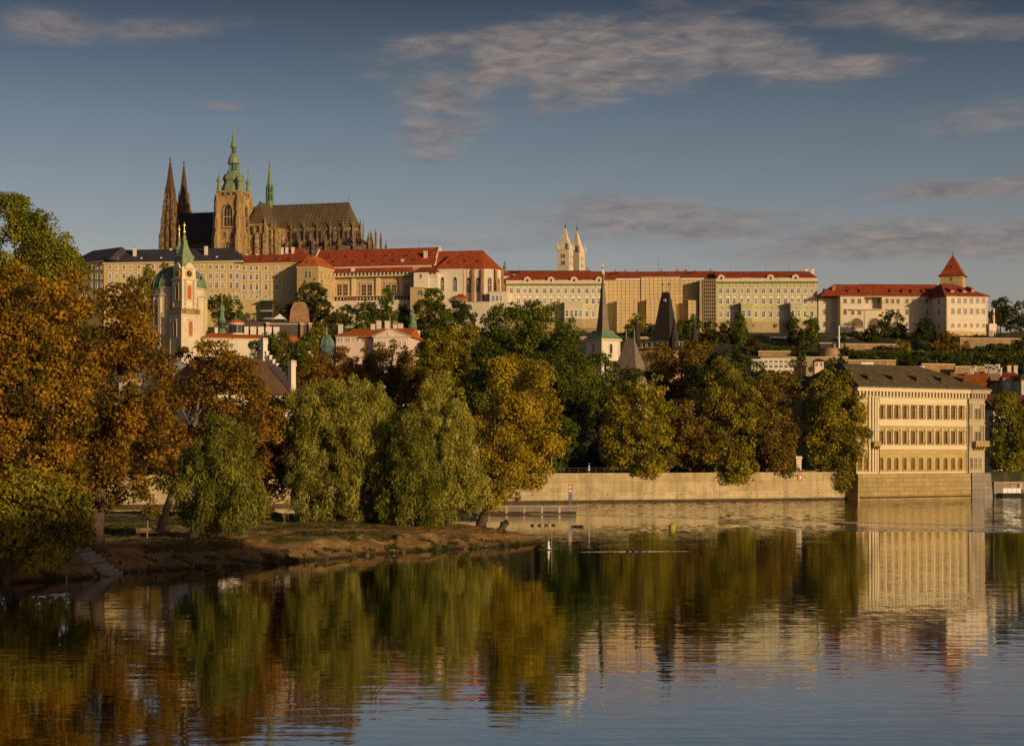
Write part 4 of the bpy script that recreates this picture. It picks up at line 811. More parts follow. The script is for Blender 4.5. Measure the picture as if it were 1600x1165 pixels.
def convent():
    B, r = convent_wing('palace_left_wing', 'pale castle wing with three window rows left of the scaffolding', 791, 990, 944.5, 990, [799, 810, 820, 828.5, 839, 851, 861, 872.5, 884, 895, 904.8, 917, 927, 936.7],
        ((451, 457.5), (467, 474), (486.5, 494.5)), 520, 443.5, 424.5, 9, .01, [(824, 0), (861, 1), (897, 0), (936, 1)], [(882, 911, 475)], 'green_white_plaster', 498)
    for px in (825, 853, 930, 942): chimney(r, B.u(px, 12), 13, B.z(425)-.6, 1.9, 1.2, 1.7, 'bright_plaster')
    for px in (811, 898): MB().tube([(0, 0, -1), (0, 0, 7)], [.08, .04], 6).build('mast', 'dark_metal', r, (B.u(px, 12), 12, B.z(424)))
    B.part(MB().box(B.u(868, -8), B.u(939, -8), -8.6, -7.9, -30, B.z(514), 0), 'terrace_wall', 'rubble_wall')
    B, r = convent_wing('palace_right_wing', 'pale green castle wing with two projecting bays right of the scaffolding', 1119, 988, 1277, 986, [1126, 1137, 1147, 1159, 1169, 1181, 1193, 1204.3, 1216.5, 1227.3, 1238, 1247.5, 1258, 1268.3],
        ((451, 457.5), (467, 474.3), (486.5, 495)), 527, 440, 424.5, .01, 3.5, [(1127, 1), (1204, 1), (1243, 0)], [(1158, 1175, 476), (1235, 1252, 476)], 'sage_plaster', 502)
    for px in (1260.5, 1270): chimney(r, B.u(px, 11), 12.5, B.z(428), 2.0, 1.4, 4.2, 'bright_plaster')
    for px in (1142, 1196, 1232): MB().tube([(0, 0, -1), (0, 0, 6.5)], [.08, .04], 6).build('mast', 'dark_metal', r, (B.u(px, 12), 12, B.z(424)))
    for px in (1150, 1187, 1219): chimney(r, B.u(px, 14), 14, B.z(424), 1.2, 1, .9, 'rust_stone')
    for px in (1177, 1213, 1226): B.windows([px], 506, 510.5, 2.6, fr='tan_plaster', gl='glass_dark', t=.2, proud=.12, off=-1.1)
    # netted scaffolding in the middle
    B = Bld('scaffolded_palace', 'middle castle wing wrapped in beige scaffold netting', 'palace wing', 945, 1000, 1119, 996, 535)
    u, z = B.u, B.z
    B.part(MB().box(0, B.L, 1.6, 24, -10, z(436), 0), 'wall', 'tan_plaster')
    r = B.part(MB().hip(0, B.L, 1, 24, z(436)+.02, P_h(B, 15.5), .01, .01, .5), 'roof', 'red_tile')
    for px in (968, 1086): MB().box(-.2, .2, -12, 0, -.2, .4, 0).build('parapet', 'bright_plaster', r, (u(px, 12), 12.5, z(421.8)))
    for px in (961, 976, 995, 1033, 1058, 1071.5, 1110): chimney(r, u(px, 13), 13, z(421.6), 1.8 if px in (1058, 1071.5) else 1.1, 1, 1.0, 'rust_stone')
    MB().tube([(0, 0, 0), (0, 0, 8)], [.1, .05], 6).build('mast', 'dark_metal', r, (u(1029, 12), 12.5, z(421)))
    def net(name, a, c, y0, y1, top, off=0):
        n = MB(); n.box(u(a, y0), u(c, y0), y0, y1, -9, z(top), 0); o = B.part(n, name, 'netting'); s = MB(); x0, x1 = u(a, y0), u(c, y0); k = x0
        while k <= x1+.1: s.box(k-.07, k+.07, y0-.16, y0-.03, -9, z(top)+.9, 0); k += 2.45
        q = -8.0
        while q < z(top): s.box(x0, x1, y0-.2, y0-.03, q, q+.16, 0); q += 2.0
        s.build('scaffold_frame', 'scaffold', o)
    net('netting', 945, 1093, 0, 1.5, 437); net('netting', 1002, 1062.5, -.5, -.25, 432.5)
    net('netting', 964, 996, -7, -.55, 470); net('netting', 1010, 1057, -7, -.55, 468.5); net('netting', 1075.5, 1091, -7, -.55, 471)
    B.part(MB().box(u(962), u(1001), -.2, 1, z(437)+.01, z(434.6), 0).box(u(1063.5), u(1100), -.2, 1, z(437)+.01, z(434.6), 0), 'parapet', 'bright_plaster')
    # open scaffold bay against the right-hand wing
    s = MB(); a, c, y0 = u(1099, -8), u(1118.3, -8), -9.5; q = 0
    nx = 7
    for i in range(nx):
        x = a+(c-a)*i/(nx-1)
        for y in (y0, y0+4, y0+8): s.box(x-.12, x+.12, y-.12, y+.12, -10, z(437, None, -8), 0)
    q = -8.0
    while q < z(438, None, -8):
        s.box(a, c, y0-.2, y0+8.2, q, q+.22, 1); s.box(a, c, y0-.26, y0-.21, q+.9, q+1.05, 0); q += 2.15
    B.part(s, 'open_scaffold', ['scaffold', 'netting'])
    B.part(MB().box(u(1093, -8), u(1099, -8), -9, 1, -10, z(437, None, -8), 0).box(a, c, y0+8.4, .9, -10, z(437, None, -8), 0), 'side_wall', 'tan_plaster')
def lobkowicz():
    kw = dict(fr='cream_trim', gl='glass', t=.3, bars=((.5,), (.6,)), proud=.15)
    B = Bld('white_castle_palace', 'white palace with arched loggias at the right end of the castle', 'palace', 1313, 978, 1458, 981, 528)
    u, z = B.u, B.z; ze = z(463); D = 24; x0 = u(1279, 8)
    b = MB(); b.box(x0, 0, 8, D, -14, z(464), 0); b.box(0, u(1350.5), 0, D, -14, ze, 0); b.box(u(1350.5), u(1378), 5, D, -14, ze, 0); b.box(u(1378), u(1458), 0, D, -14, ze, 0); b.box(u(1350.5), u(1378), -.4, 5, -14, z(484.5), 0); b.box(u(1328), u(1379), -1.6, -.41, z(484.5), z(483), 1)
    for a in (0, u(1378), u(1457.3)):
        for k in range(18): b.box(a-.05, a+(1.1 if k % 2 else .7), -.15, .0, k*1.35-3, k*1.35-2, 2)
    b.box(0, u(1458), -.35, 0, ze-.4, ze+.02, 1); b.side([(-2, -14), (-.42, 4), (-.42, -14)], .0, u(1378), 3)
    B.part(b, 'wall', ['white_plaster', 'cream_trim', 'yellow_plaster', 'tan_plaster'])
    rf = B.part(MB().hip(x0, u(1352), 0, D, ze+.1, P_h(B, 21.5), 11, .01, .9), 'roof', 'red_tile'); rf2 = MB().hip(u(1352)+.2, u(1472), .3, D, ze+.15, P_h(B, 22), .01, .01, .6).build('roof_section', 'red_tile', rf)
    for px in (1292, 1329, 1348): dormer(rf, u(px), -.9, D/2, ze+.35, P_h(B, 21.5)-.3, .28, 2.0, 1.2)
    for px in (1396, 1414.5, 1429, 1446): dormer(rf2, u(px), -.9, D/2, ze+.35, P_h(B, 21.5)-.3, .28, 2.0, 1.2)
    chimney(rf, u(1306), 5, ze+2.0, 1.8, 1.3, 4.5, 'rust_stone')
    for (a, c) in ((467, 473.5), (483, 491.5)):
        B.windows([1320.5, 1332.5, 1343], a, c, 4.8, **kw); B.windows([1354.5, 1364.2, 1374], a, c, 4.6, off=5, **kw); B.windows([1386, 1394.8, 1403.3, 1417.3, 1427, 1437.2, 1447.5], a, c, 4.4, **kw); B.windows([1289, 1300, 1310], a, c, 4.6, off=8, **kw)
    B.windows([1289, 1300, 1310], 503, 510, 4.2, fr='tan_plaster', gl='glass_dark', t=.25, off=8); B.windows([1417.3, 1427, 1437.2, 1447.5], 504, 509.5, 3.8, **kw)
    for px in (1338.7, 1367): B.windows([px], 497, 512, 20, 'round', fr='cream_trim', gl='rust_dark', t=.4, bars=((), (.22,)), proud=.3, off=-.0 if px < 1350 else -.4)
    C = Bld('white_corner_palace', 'white corner palace with a hipped red roof and a yellow base', 'palace', 1479, 962, 1543.5, 968, 527)
    u, z = C.u, C.z; ze = z(463); D = 34
    b = MB(); b.box(0, C.L, 0, D, -14, ze, 0); b.box(-.2, C.L+.2, -.35, D, ze-.5, ze+.02, 1); b.box(-.08, C.L+.08, -.25, D, -14, z(517), 2); b.box(-.1, C.L+.1, -.2, 0, z(500)-.15, z(500)+.15, 1)
    for a in (0, C.L-.7):
        for k in range(24): b.box(a-.1, a+.8, -.12, .0, k*.95-1, k*.95-.4 if k % 2 else k*.95-.1, 2)
    C.part(b, 'wall', ['bright_plaster', 'cream_trim', 'yellow_plaster'])
    rf = C.part(MB().hip(-.5, C.L, 0, D, ze+.1, P_h(C, 24), 7, 14, 1.2), 'roof', 'red_tile')
    for px in (1492, 1511): dormer(rf, u(px), -1.2, D/2, ze+.3, P_h(C, 24)-.2, .22, 2.6, 1.5, 'red_tile')
    dormer(rf, u(1526), -1.2, D/2, ze+.3, P_h(C, 24)-.2, .3, 2.2, 1.8, 'red_tile')
    for (a, c, w) in ((466, 473.5, 4.6), (482, 490.5, 4.6), (505.5, 511, 3.8)): C.windows([1489, 1498.7, 1508.3, 1518, 1527.5, 1536.7], a, c, w+.5, fr='cream_trim', gl='glass_dark', t=.2, bars=((.5,), (.6,)))
    C.windows([1489, 1499, 1509, 1519, 1528, 1537], 521, 525, 3.2, fr='yellow_plaster', gl='glass_dark', t=.2, off=-.25)
    for yy in (9, 21):
        for (a, c) in ((466, 473.5), (482, 490.5), (505.5, 511)):
            w = C.windows(None, a, c, 4.4, fr='cream_trim', gl='glass_brown', t=.28, absu=[0])[0]; w.location = (0, yy, z(c)); w.rotation_euler = (0, 0, R(-90))
    G = Bld('gate_house', 'tiny white gatehouse with a dark arched door beside the corner palace', 'gatehouse', 1546, 966, 1557, 967, 527)
    G.part(MB().box(0, G.L, 0, 5, -4, G.z(507), 0).box(-.15, G.L+.15, -.2, 5, G.z(507)+.003, G.z(505.5), 0), 'wall', 'bright_plaster'); G.windows([1549], 516, 526, 4, 'round', fr='cream_trim', gl='glass_dark', t=.2, bars=((.5,), ()))
    G.part(MB().box(G.L-1, G.L-.2, 1.5, 2.4, G.z(505.4), G.z(481), 0).box(G.L-1.05, G.L-.15, 1.45, 2.45, G.z(492), G.z(488), 1), 'chimney', ['bright_plaster', 'orange_tile'])
    # square keep behind
    T = Bld('castle_keep', 'square stone keep with a steep flared red pyramid roof', 'tower', 1469, 1008, 1504, 1003, 470)
    u, z = T.u, T.z; w = T.L; ze = z(431)
    T.part(MB().box(0, w, 0, w, -10, ze, 0).box(-.15, w+.15, -.15, w+.15, ze-.5, ze+.02, 0), 'wall', 'hall_stone'); T.windows([1486.5], 432.8, 438, 3.2, fr='hall_stone', gl='glass_dark', t=.25)
    h = P_h(T, 34); r = T.part(MB().sqpyr(-1.2, w+1.2, -1.2, w+1.2, ze+.05, [(0, 0), (0, .2), (1.5, 1.6), (w*.5, h*.86), (w/2+1.1, h)], 0), 'roof', 'red_tile')
    MB().lathe(w/2, w/2, [(.3, ze+h-.4), (.15, ze+h+.5), (.45, ze+h+1), (.1, ze+h+1.5), (.06, ze+h+4), (.02, ze+h+4.5)], 8, 0).build('finial', 'copper', r); dormer(r, w/2, 0, w*.5, ze+1.6, h*.8, .35, 1.4, 1.2)
mk('rust_dark', (.16, .10, .055), .3, .6)
def basilica():
    for (px0, px1, D, ye, ya, yt, label) in ((871, 889, 1066, 390, 354.5, 347, 'front white stone basilica tower with a steep spire and paired windows'), (889.5, 902, 1092, 394, 358.5, 347, 'rear white stone basilica tower half hidden behind its twin')):
        T = Bld('basilica_tower', label, 'tower', px0, D+2, px1, D-1, 424, 'twin basilica towers')
        u, z = T.u, T.z; w = T.L if px0 < 880 else 7.3; ze = z(ye)
        T.part(MB().box(0, w, 0, w, -4, ze, 0).box(-.12, w+.12, -.12, w+.12, z(ye+14)-.2, z(ye+14)+.1, 0), 'wall', 'church_stone')
        for (a, c) in ((397, 402.5), (407.5, 413.5)):
            n = rng_px(px0+7, px1-7, 3) if px0 < 880 else [px0+7]
            T.windows(n, a+ye-390, c+ye-390, 1.9, 'round', fr='church_stone', gl='glass_dark', t=.12, bars=((), ()))
            ww = T.windows(None, a+ye-390, c+ye-390, 1.9, 'round', fr='church_stone', gl='glass_dark', t=.12, bars=((), ()), absu=[w, w])
            for q, o in zip((.35, .65), ww): o.location = (w, w*q, z(c+ye-390)); o.rotation_euler = (0, 0, R(90))
        h = z(ya)-ze; s = T.part(MB().sqpyr(-.25, w+.25, -.25, w+.25, ze+.02, [(0, 0), (.25, .3), (w*.36, h*.62), (w/2+.05, h)], 0), 'spire', 'church_stone')
        for (x, y) in ((0, 0), (w, 0), (w, w), (0, w)): MB().sqpyr(x-.75, x+.75, y-.75, y+.75, ze+.35, [(0, 0), (.05, 1.3), (.7, 4.6)], 0).build('pinnacle', 'church_stone', s)
        MB().lathe(w/2, w/2, [(.35, ze+h-1), (.3, ze+h+.6), (.6, ze+h+1), (.15, ze+h+1.5), (.05, z(yt))], 8, 0).build('finial', 'dark_metal', s)
    B = Bld('low_rear_house', 'long low dark red roof showing behind the left castle wing', 'house', 776, 1012, 925, 1012, 440)
    B.part(MB().box(0, B.L, 0, 16, -6, B.z(428), 0), 'wall', 'grey_plaster'); r = B.part(MB().hip(0, B.L, 0, 16, B.z(428)+.02, P_h(B, 7.5), 1, 1, .4), 'roof', 'red_dark'); chimney(r, B.u(919), 8, B.z(421), 1.2, 1, 1.4, 'rust_stone')
    for px in (776, 782): pass
    T = Bld('little_cupola', 'little green cupola on a red roof between church and left wing', 'turret', 785, 1005, 793, 1005, 440)
    c = T.L/2; T.part(MB().box(-3, T.L+3, 0, 8, -6, T.z(431), 0), 'wall', 'bright_plaster'); T.part(MB().hip(-3, T.L+3, 0, 8, T.z(431)+.02, P_h(T, 9), 3, 3, .5), 'roof', 'red_tile')
    T.part(MB().lathe(c, 4, [(1.0, T.z(425)), (1.0, T.z(418)), (1.4, T.z(417.5)), (1.3, T.z(416)), (.7, T.z(413.5)), (.6, T.z(411)), (.75, T.z(410)), (.2, T.z(408)), (.05, T.z(402))], 8, 0), 'cupola', 'copper_pale')
mk('red_dark', (.10, .03, .02), .2, .3)
for f in (new_palace, red_wing, ludwig, hall, stair_tower, church, convent, lobkowicz, basilica): f()
# ------------------------------------------------------------------ cathedral
def cathedral():
    B = Bld('gothic_cathedral', 'huge dark gothic cathedral with a green domed bell tower and twin west spires', 'cathedral', 258, 1112, 565, 1078, 430)
    u, z, m, root = B.u, B.z, B.m, B.root
    # nave and choir: walls, aisles, roofs   (local y = 0 is the ridge line)
    xn0, xn1, xc0, xc1 = u(268), u(395), u(428), u(545); ez = z(378.5); cz = z(363.5)
    B.part(MB().box(xn0, xn1+6, -7.5, 7.5, -10, ez, 0).box(xn0, xn1+6, -17, 17, -10, z(394), 0), 'nave_wall', 'gothic_dark')
    B.part(MB().hip(xn0, xn1+8, -7.5, 7.5, ez+.02, z(329.5)-ez, .01, .01, .5), 'nave_roof', 'slate')
    aps = lambda r, k=0: [(xc1+r*math.sin(a), -r*math.cos(a)) for a in [R(t) for t in (0, 36, 72, 108, 144, 180)]]
    b = MB(); b.prism([(xc0-8, -7.6)]+aps(7.6)+[(xc0-8, 7.6)], -10, cz, 0)
    k = xc0-4
    while k < xc1-1:     # clerestory windows with mullions
        for q in (-1.9, 0, 1.9): b.box(k+3.7+q-.75, k+3.7+q+.75, -7.72, -7.605, z(392), z(368), 1)
        k += 8.15
    for a in (18, 54, 90):
        c, s_ = math.cos(R(a)), math.sin(R(a))
        for q in (-1.1, 1.1):
            x, y = xc1+7.35*s_+q*c, -7.35*c+q*s_; b.faces([(x-.7*c, y-.7*s_, z(392)), (x+.7*c, y+.7*s_, z(392)), (x+.7*c, y+.7*s_, z(368)), (x-.7*c, y-.7*s_, z(368))], [(0, 1, 2, 3)], 1)
    B.part(b, 'choir_wall', ['gothic_mid', 'glass_dark'])
    b = MB(); b.prism([(xc0-6, -16)]+aps(16)+[(xc0-6, 16)], -10, z(392.5), 0); B.part(b, 'ambulatory', 'gothic_dark')
    b = MB(); ap = aps(8.2); h = z(322.5)
    pts = [(xc0-14, -8.2, cz+.05)]+[(x, y, cz+.05) for x, y in ap]+[(xc0-14, 8.2, cz+.05), (xc0-14, 0, h), (xc1+.3, 0, h)]; n = len(pts)
    b.faces(pts, [tuple(range(n-3, -1, -1)), (0, 1, n-1, n-2), (6, 7, n-2, n-1)]+[(i, i+1, n-1) for i in range(1, 6)], 0); cr = B.part(b, 'choir_roof', 'cathedral_tile')
    c = MB(); k = xc0-12
    c.box(k, xc1, -.12, .12, h-.1, h+.25, 0)
    while k < xc1: c.box(k-.1, k+.1, -.08, .08, h+.25, h+1.3, 0); k += 1.5
    c.build('ridge_crest', 'dark_metal', cr); c = MB(); k = xn0; c.box(k, xn1, -.12, .12, z(329.5), z(329.5)+.3, 0)
    while k < xn1: c.box(k-.1, k+.1, -.08, .08, z(329.5)+.3, z(329.5)+1.2, 0); k += 1.5
    B.part(c, 'ridge_crest', 'dark_metal'); MB().tube([(xc1, 0, h), (xc1, 0, h+4.6)], [.16, .08], 6).build('finial', 'dark_metal', cr)
    c = MB(); c.prism([(xc0-8, -8.15)]+aps(8.15)+[(xc0-8, 8.15)], cz-1.0, cz-.02, 0); k = xc0-7
    while k < xc1: c.box(k-.22, k+.22, -8.5, -8.16, cz-1.0, cz+.9, 0); k += 1.0
    B.part(c, 'parapet', 'gothic_stone')
    # a pinnacled pier: square shaft, gablets, crocketed spirelet
    def pinn(h0, h1, w):
        p = MB(); p.box(-w/2, w/2, -w/2, w/2, 0, h0, 0); p.box(-w*.62, w*.62, -w*.62, w*.62, h0*.62, h0*.68, 0)
        for a in (0, 90, 180, 270):
            q = R(a); cx, cy = w*.36*math.sin(q), -w*.36*math.cos(q); p.sqpyr(cx-w*.2, cx+w*.2, cy-w*.2, cy+w*.2, h0+.003, [(0, 0), (w*.18, w*.9)], 0)
        p.sqpyr(-w*.36, w*.36, -w*.36, w*.36, h0+.006, [(0, 0), (w*.3, h1*.86), (w*.35, h1)], 0)
        for t in (.2, .4, .6): q = w*.36*(1-t)+.14; p.box(-q, q, -q, q, h0+h1*t, h0+h1*t+.16, 0)
        p.box(-.22, .22, -.22, .22, h0+h1*.93, h0+h1*1.02, 0); return p
    P1 = P2 = FB = None
    xs = [k for k in np.linspace(xc0-2.2, xc1-.4, 7)]
    spots = [(x, -8.9, 0) for x in xs]+[(xc1+9*math.sin(R(a)), -9*math.cos(R(a)), R(a)) for a in (36, 72, 108, 144)]
    for (x, y, a) in spots:
        if P1 is None: P1 = B.part(pinn(z(358)-z(398), m(9), .85), 'pinnacle', 'gothic_mid'); o = P1
        else: o = inst(P1, root, (0, 0, 0)); o.name = 'pinnacle'
        o.location = (x, y, z(398)); o.rotation_euler = (0, 0, a)
    spots = [(x, -16.6, 0) for x in xs]+[(xc1+17*math.sin(R(a)), -17*math.cos(R(a)), R(a)) for a in (30, 66, 102, 138)]
    for (x, y, a) in spots:
        if P2 is None: P2 = B.part(pinn(z(379)-z(404), m(8), 1.1), 'buttress_pier', 'gothic_mid'); o = P2
        else: o = inst(P2, root, (0, 0, 0)); o.name = 'buttress_pier'
        o.location = (x, y, z(404)); o.rotation_euler = (0, 0, a)
        if FB is None:
            f = MB(); f.side([(-7.6, z(377)-z(404)+.2), (-7.6, z(383)-z(404)), (-11.5, z(385)-z(404)), (-16, z(392)-z(404)), (-16, z(387)-z(404))], -.45, .45, 0)
            f.side([(-7.6, z(386)-z(404)), (-7.6, z(390)-z(404)), (-12, z(392)-z(404)), (-16, z(398)-z(404)), (-16, z(395)-z(404))], -.4, .4, 0); FB = B.part(f, 'flying_buttress', 'gothic_mid'); o2 = FB
        else: o2 = inst(FB, root, (0, 0, 0)); o2.name = 'flying_buttress'
        cx = x if a == 0 else xc1; o2.location = (cx, 0, z(404)); o2.rotation_euler = (0, 0, a)
    # radiating chapel piers standing free to the right
    for (px, py, yy) in ((579.5, 366, -6), (587, 363, 0), (595, 366, 7), (603, 379, 12)):
        o = inst(P2, root, (u(px, yy), yy, z(py)-(z(379)-z(404)+m(8))), 0); o.name = 'buttress_pier'
    # transept with tiled hip, rose window front
    tx0, tx1 = u(388, -24), u(414, -24); tz = z(360); tc = (tx0+tx1)/2
    t = MB().box(tx0, tx1, -24, -7.4, -10, tz, 0)
    for px in (389, 402, 414.5):
        x = u(px, -24); t.box(x-1.1, x+1.1, -25.6, -23.9, -10, z(372), 0)
    T = B.part(t, 'transept', 'gothic_stone')
    rt = MB().faces([(tx0-.5, -24.6, tz+.02), (tx1+.5, -24.6, tz+.02), (tx1+.5, 0, tz+.02), (tx0-.5, 0, tz+.02), (tc, -19.5, z(322)), (tc, 0, z(322.5))], [(3, 2, 1, 0), (0, 1, 4), (1, 2, 5, 4), (2, 3, 5), (3, 0, 4, 5)], 0); rr = B.part(rt, 'transept_roof', 'cathedral_tile')
    MB().tube([(tc, -19.5, z(322)-.3), (tc, -19.5, z(322)+4)], [.15, .06], 6).build('finial', 'gold', rr)
    w_ = MB(); cxw, czw = u(401, -24), z(388); w_.plate([(cxw+4.6*math.cos(a), czw+4.6*math.sin(a)) for a in [R(22.5*k) for k in range(16)]], -24.3, -24.0, 0)
    for k in range(8):
        a = R(22.5*k); w_.plate([(cxw+4.5*math.cos(a)-.16*math.sin(a), czw+4.5*math.sin(a)+.16*math.cos(a)), (cxw-4.5*math.cos(a)-.16*math.sin(a), czw-4.5*math.sin(a)+.16*math.cos(a)), (cxw-4.5*math.cos(a)+.16*math.sin(a), czw-4.5*math.sin(a)-.16*math.cos(a)), (cxw+4.5*math.cos(a)+.16*math.sin(a), czw+4.5*math.sin(a)-.16*math.cos(a))], -24.45, -24.31, 1)
    for r in (1.7, 3.1, 4.6):
        pr = [R(22.5*k) for k in range(17)]
        for a, c in zip(pr, pr[1:]): w_.plate([(cxw+r*math.cos(a), czw+r*math.sin(a)), (cxw+r*math.cos(c), czw+r*math.sin(c)), (cxw+(r+.28)*math.cos(c), czw+(r+.28)*math.sin(c)), (cxw+(r+.28)*math.cos(a), czw+(r+.28)*math.sin(a))], -24.5, -24.46, 1)
    w_.build('rose_window', ['glass_dark', 'gothic_stone'], T)
    g = MB(); 
    for px, top in ((388.5, 350), (397, 357), (407, 357), (414.5, 350)): x = u(px, -25); g.box(x-.6, x+.6, -25.7, -24.5, z(374), z(top+6), 0); g.sqpyr(x-.5, x+.5, -25.6, -24.6, z(top+6)+.01, [(0, 0), (.45, m(7))], 0)
    g.box(tx0, tx1, -25.2, -24.2, z(362), tz+.9, 0); g.build('gable_parapet', 'gothic_stone', T)
    # sacristy block lit on the right of the transept
    s_ = MB().box(tx1+.3, u(437, -17), -18, -7, -10, z(362.5), 0).box(tx1+.3, u(437, -17), -18.5, -17, z(363.5), z(361.5), 0)
    for px in (419, 425, 431): s_.box(u(px, -18)-.5, u(px, -18)+.5, -18.9, -17.9, -10, z(365), 0); s_.sqpyr(u(px, -18)-.5, u(px, -18)+.5, -18.9, -17.9, z(361), [(0, 0), (.45, 4.5)], 0)
    B.part(s_, 'sacristy', 'gothic_stone')
    # crossing fleche
    fx = u(421.5); f = MB(); q = m(1)
    f.lathe(fx, 0, [(5.0*q, z(329)), (5.4*q, z(318)), (6.2*q, z(317)), (6.0*q, z(315))], 8, 0, R(22.5)); fl = B.part(f, 'fleche', 'copper')
    f = MB()
    for k in range(8):
        a = R(45*k+22.5); f.box(fx+5.2*q*math.cos(a)-.28, fx+5.2*q*math.cos(a)+.28, 5.2*q*math.sin(a)-.28, 5.2*q*math.sin(a)+.28, z(315), z(294), 0); f.sqpyr(fx+5.4*q*math.cos(a)-.3, fx+5.4*q*math.cos(a)+.3, 5.4*q*math.sin(a)-.3, 5.4*q*math.sin(a)+.3, z(294), [(0, 0), (.28, m(7))], 0)
    f.lathe(fx, 0, [(3.0*q, z(315)), (3.0*q, z(294))], 8, 1, R(22.5)); f.lathe(fx, 0, [(5.2*q, z(304)), (5.4*q, z(303)), (5.2*q, z(302))], 8, 0, R(22.5)); f.build('lantern', ['copper', 'copper_blue'], fl)
    MB().lathe(fx, 0, [(4.3*q, z(294)), (3.7*q, z(288)), (1.0*q, z(258)), (.5*q, z(252)), (.8*q, z(251)), (.3*q, z(250)), (.25*q, z(243))], 8, 0, R(22.5)).build('spire', 'copper_pale', fl)
    # great south tower
    y0 = -34.0; x0 = u(338.5, y0); W = 16.0; x1 = x0+W; y1 = y0+W; cx, cy = x0+W/2, y0+W/2; sz = z(297, None, y0); mm = m(1)*(B.A.y-30)/B.A.y
    ZT = lambda py: z(py, None, y0+8)
    t = MB().box(x0, x1, y0, y1, -12, sz, 0); t.box(x0-.5, x1+.5, y0-.5, y1+.5, sz-.9, sz+.02, 0); t.box(x0-.3, x1+.3, y0-.3, y1+.3, ZT(309)-.3, ZT(309)+.3, 0); t.box(x0-.35, x1+.35, y0-.35, y1+.35, ZT(362)-.4, ZT(362)+.4, 0)
    tw = B.part(t, 'bell_tower', 'tower_stone')
    for (cx_, cy_) in ((x0, y0), (x1, y0), (x1, y1), (x0, y1)):
        d = MB(); sx = -1 if cx_ == x0 else 1; sy = -1 if cy_ == y0 else 1
        d.box(-1.5, 1.5, -1.5, 1.5, -12, sz-.4, 0)
        for top, pr, ww in ((371, 3.0, 1.0), (345, 2.2, .95), (318, 1.4, .9)):
            d.box(-ww+sx*.0, ww, (0 if sy > 0 else -1.5-pr), (1.5+pr if sy > 0 else 0), -12, ZT(top), 0); d.box((0 if sx > 0 else -1.5-pr), (1.5+pr if sx > 0 else 0), -ww+.1, ww-.1, -12, ZT(top)-.4, 0)
            for (px_, py_) in ((0, sy*(1.0+pr)), (sx*(1.0+pr), 0)): d.sqpyr(px_-.6, px_+.6, py_-.6, py_+.6, ZT(top)-.2, [(0, 0), (0, 1.2), (.5, 5.2)], 0)
        d.build('corner_buttress', 'tower_stone', tw, (cx_-sx*1.0, cy_-sy*1.0, 0))
        q = mm; MB().lathe(0, 0, [(3.6*q, sz), (3.7*q, sz+.6), (3.3*q, ZT(292)), (3.2*q, ZT(289.5)), (2.3*q, ZT(287.5)), (3.6*q, ZT(285.3)), (4.4*q, ZT(283.2)), (3.6*q, ZT(281)), (1.5*q, ZT(278)), (.9*q, ZT(275)), (.5*q, ZT(270)), (.9*q, ZT(269)), (.25*q, ZT(268)), (.2*q, ZT(264))], 8, 0, R(22.5)).build('corner_turret', 'copper_pale', tw, (cx_-sx*1.2, cy_-sy*1.2, 0))
        MB().box(-.6, .6, -.05, .05, ZT(264), ZT(262.5), 0).lathe(0, 0, [(.35, ZT(270)), (.5, ZT(269.4)), (.35, ZT(268.8))], 8, 0).build('weather_vane', 'gold', tw, (cx_-sx*1.2, cy_-sy*1.2, 0))
    for face in (0, 1):
        rot = R(90)*face
        def put(mb, name, mats, a, zz, dy=0):
            o = mb.build(name, mats, tw); o.location = (x0+a, y0-dy, zz) if face == 0 else (x1+dy, y0+a, zz); o.rotation_euler = (0, 0, rot); return o
        put(window_mesh(5.6, ZT(321)-ZT(355), 'pointed', 0, 0, .9, ((.33, .67), (.42,)), 0, .7), 'great_window', ['tower_stone', 'glass_dark'], W/2, ZT(355), .02)
        put(MB().lathe(0, 0, [(1.7, -.05), (1.7, .05)], 16, 0), 'clock_face', ['gold'], W/2, ZT(332)).rotation_euler = (R(90), 0, rot)
        for q in (-3.7, 0, 3.7): put(window_mesh(2.2, ZT(301)-ZT(307.5), 'round', 0, 0, .3, ((.5,), ()), 0, .2), 'window', ['tower_stone', 'glass_dark'], W/2+q, ZT(307.5), .02)
        put(window_mesh(3.6, ZT(379)-ZT(394), 'pointed', 0, 0, .7, ((.5,), (.5,)), 0, .5), 'window', ['tower_stone', 'glass_dark'], W/2, ZT(394), .02)
        for q in (-2.4, 2.4): put(window_mesh(2.0, ZT(364)-ZT(372), 'pointed', 0, 0, .4, ((), ()), 0, .3), 'blind_arch', ['tower_stone', 'gothic_dark'], W/2+q, ZT(372), .02)
    g = MB(); q = mm
    g.lathe(cx, cy, [(20*q, sz+.03), (18.5*q, ZT(293)), (16*q, ZT(288)), (15*q, ZT(284.5)), (15.6*q, ZT(283)), (17.2*q, ZT(280)), (17*q, ZT(276.5)), (14*q, ZT(272.5)), (10*q, ZT(270)), (9.6*q, ZT(269)), (10*q, ZT(268.5)), (9.8*q, ZT(267.6))], 8, 0, R(22.5))
    sp = g.build('bell_roof', 'copper_pale', tw)
    def lantern(r, pb, pt, n=8):
        l = MB(); l.lathe(cx, cy, [(r*.62*q, ZT(pb)), (r*.62*q, ZT(pt))], 8, 1, R(22.5))
        for k in range(n): a = R(360/n*k+22.5); l.box(cx+r*q*.92*math.cos(a)-.28*q, cx+r*q*.92*math.cos(a)+.28*q, cy+r*q*.92*math.sin(a)-.28*q, cy+r*q*.92*math.sin(a)+.28*q, ZT(pb), ZT(pt), 0)
        l.build('lantern', ['copper_pale', 'copper_blue'], sp)
    lantern(8.4, 267.7, 255.5, 12)
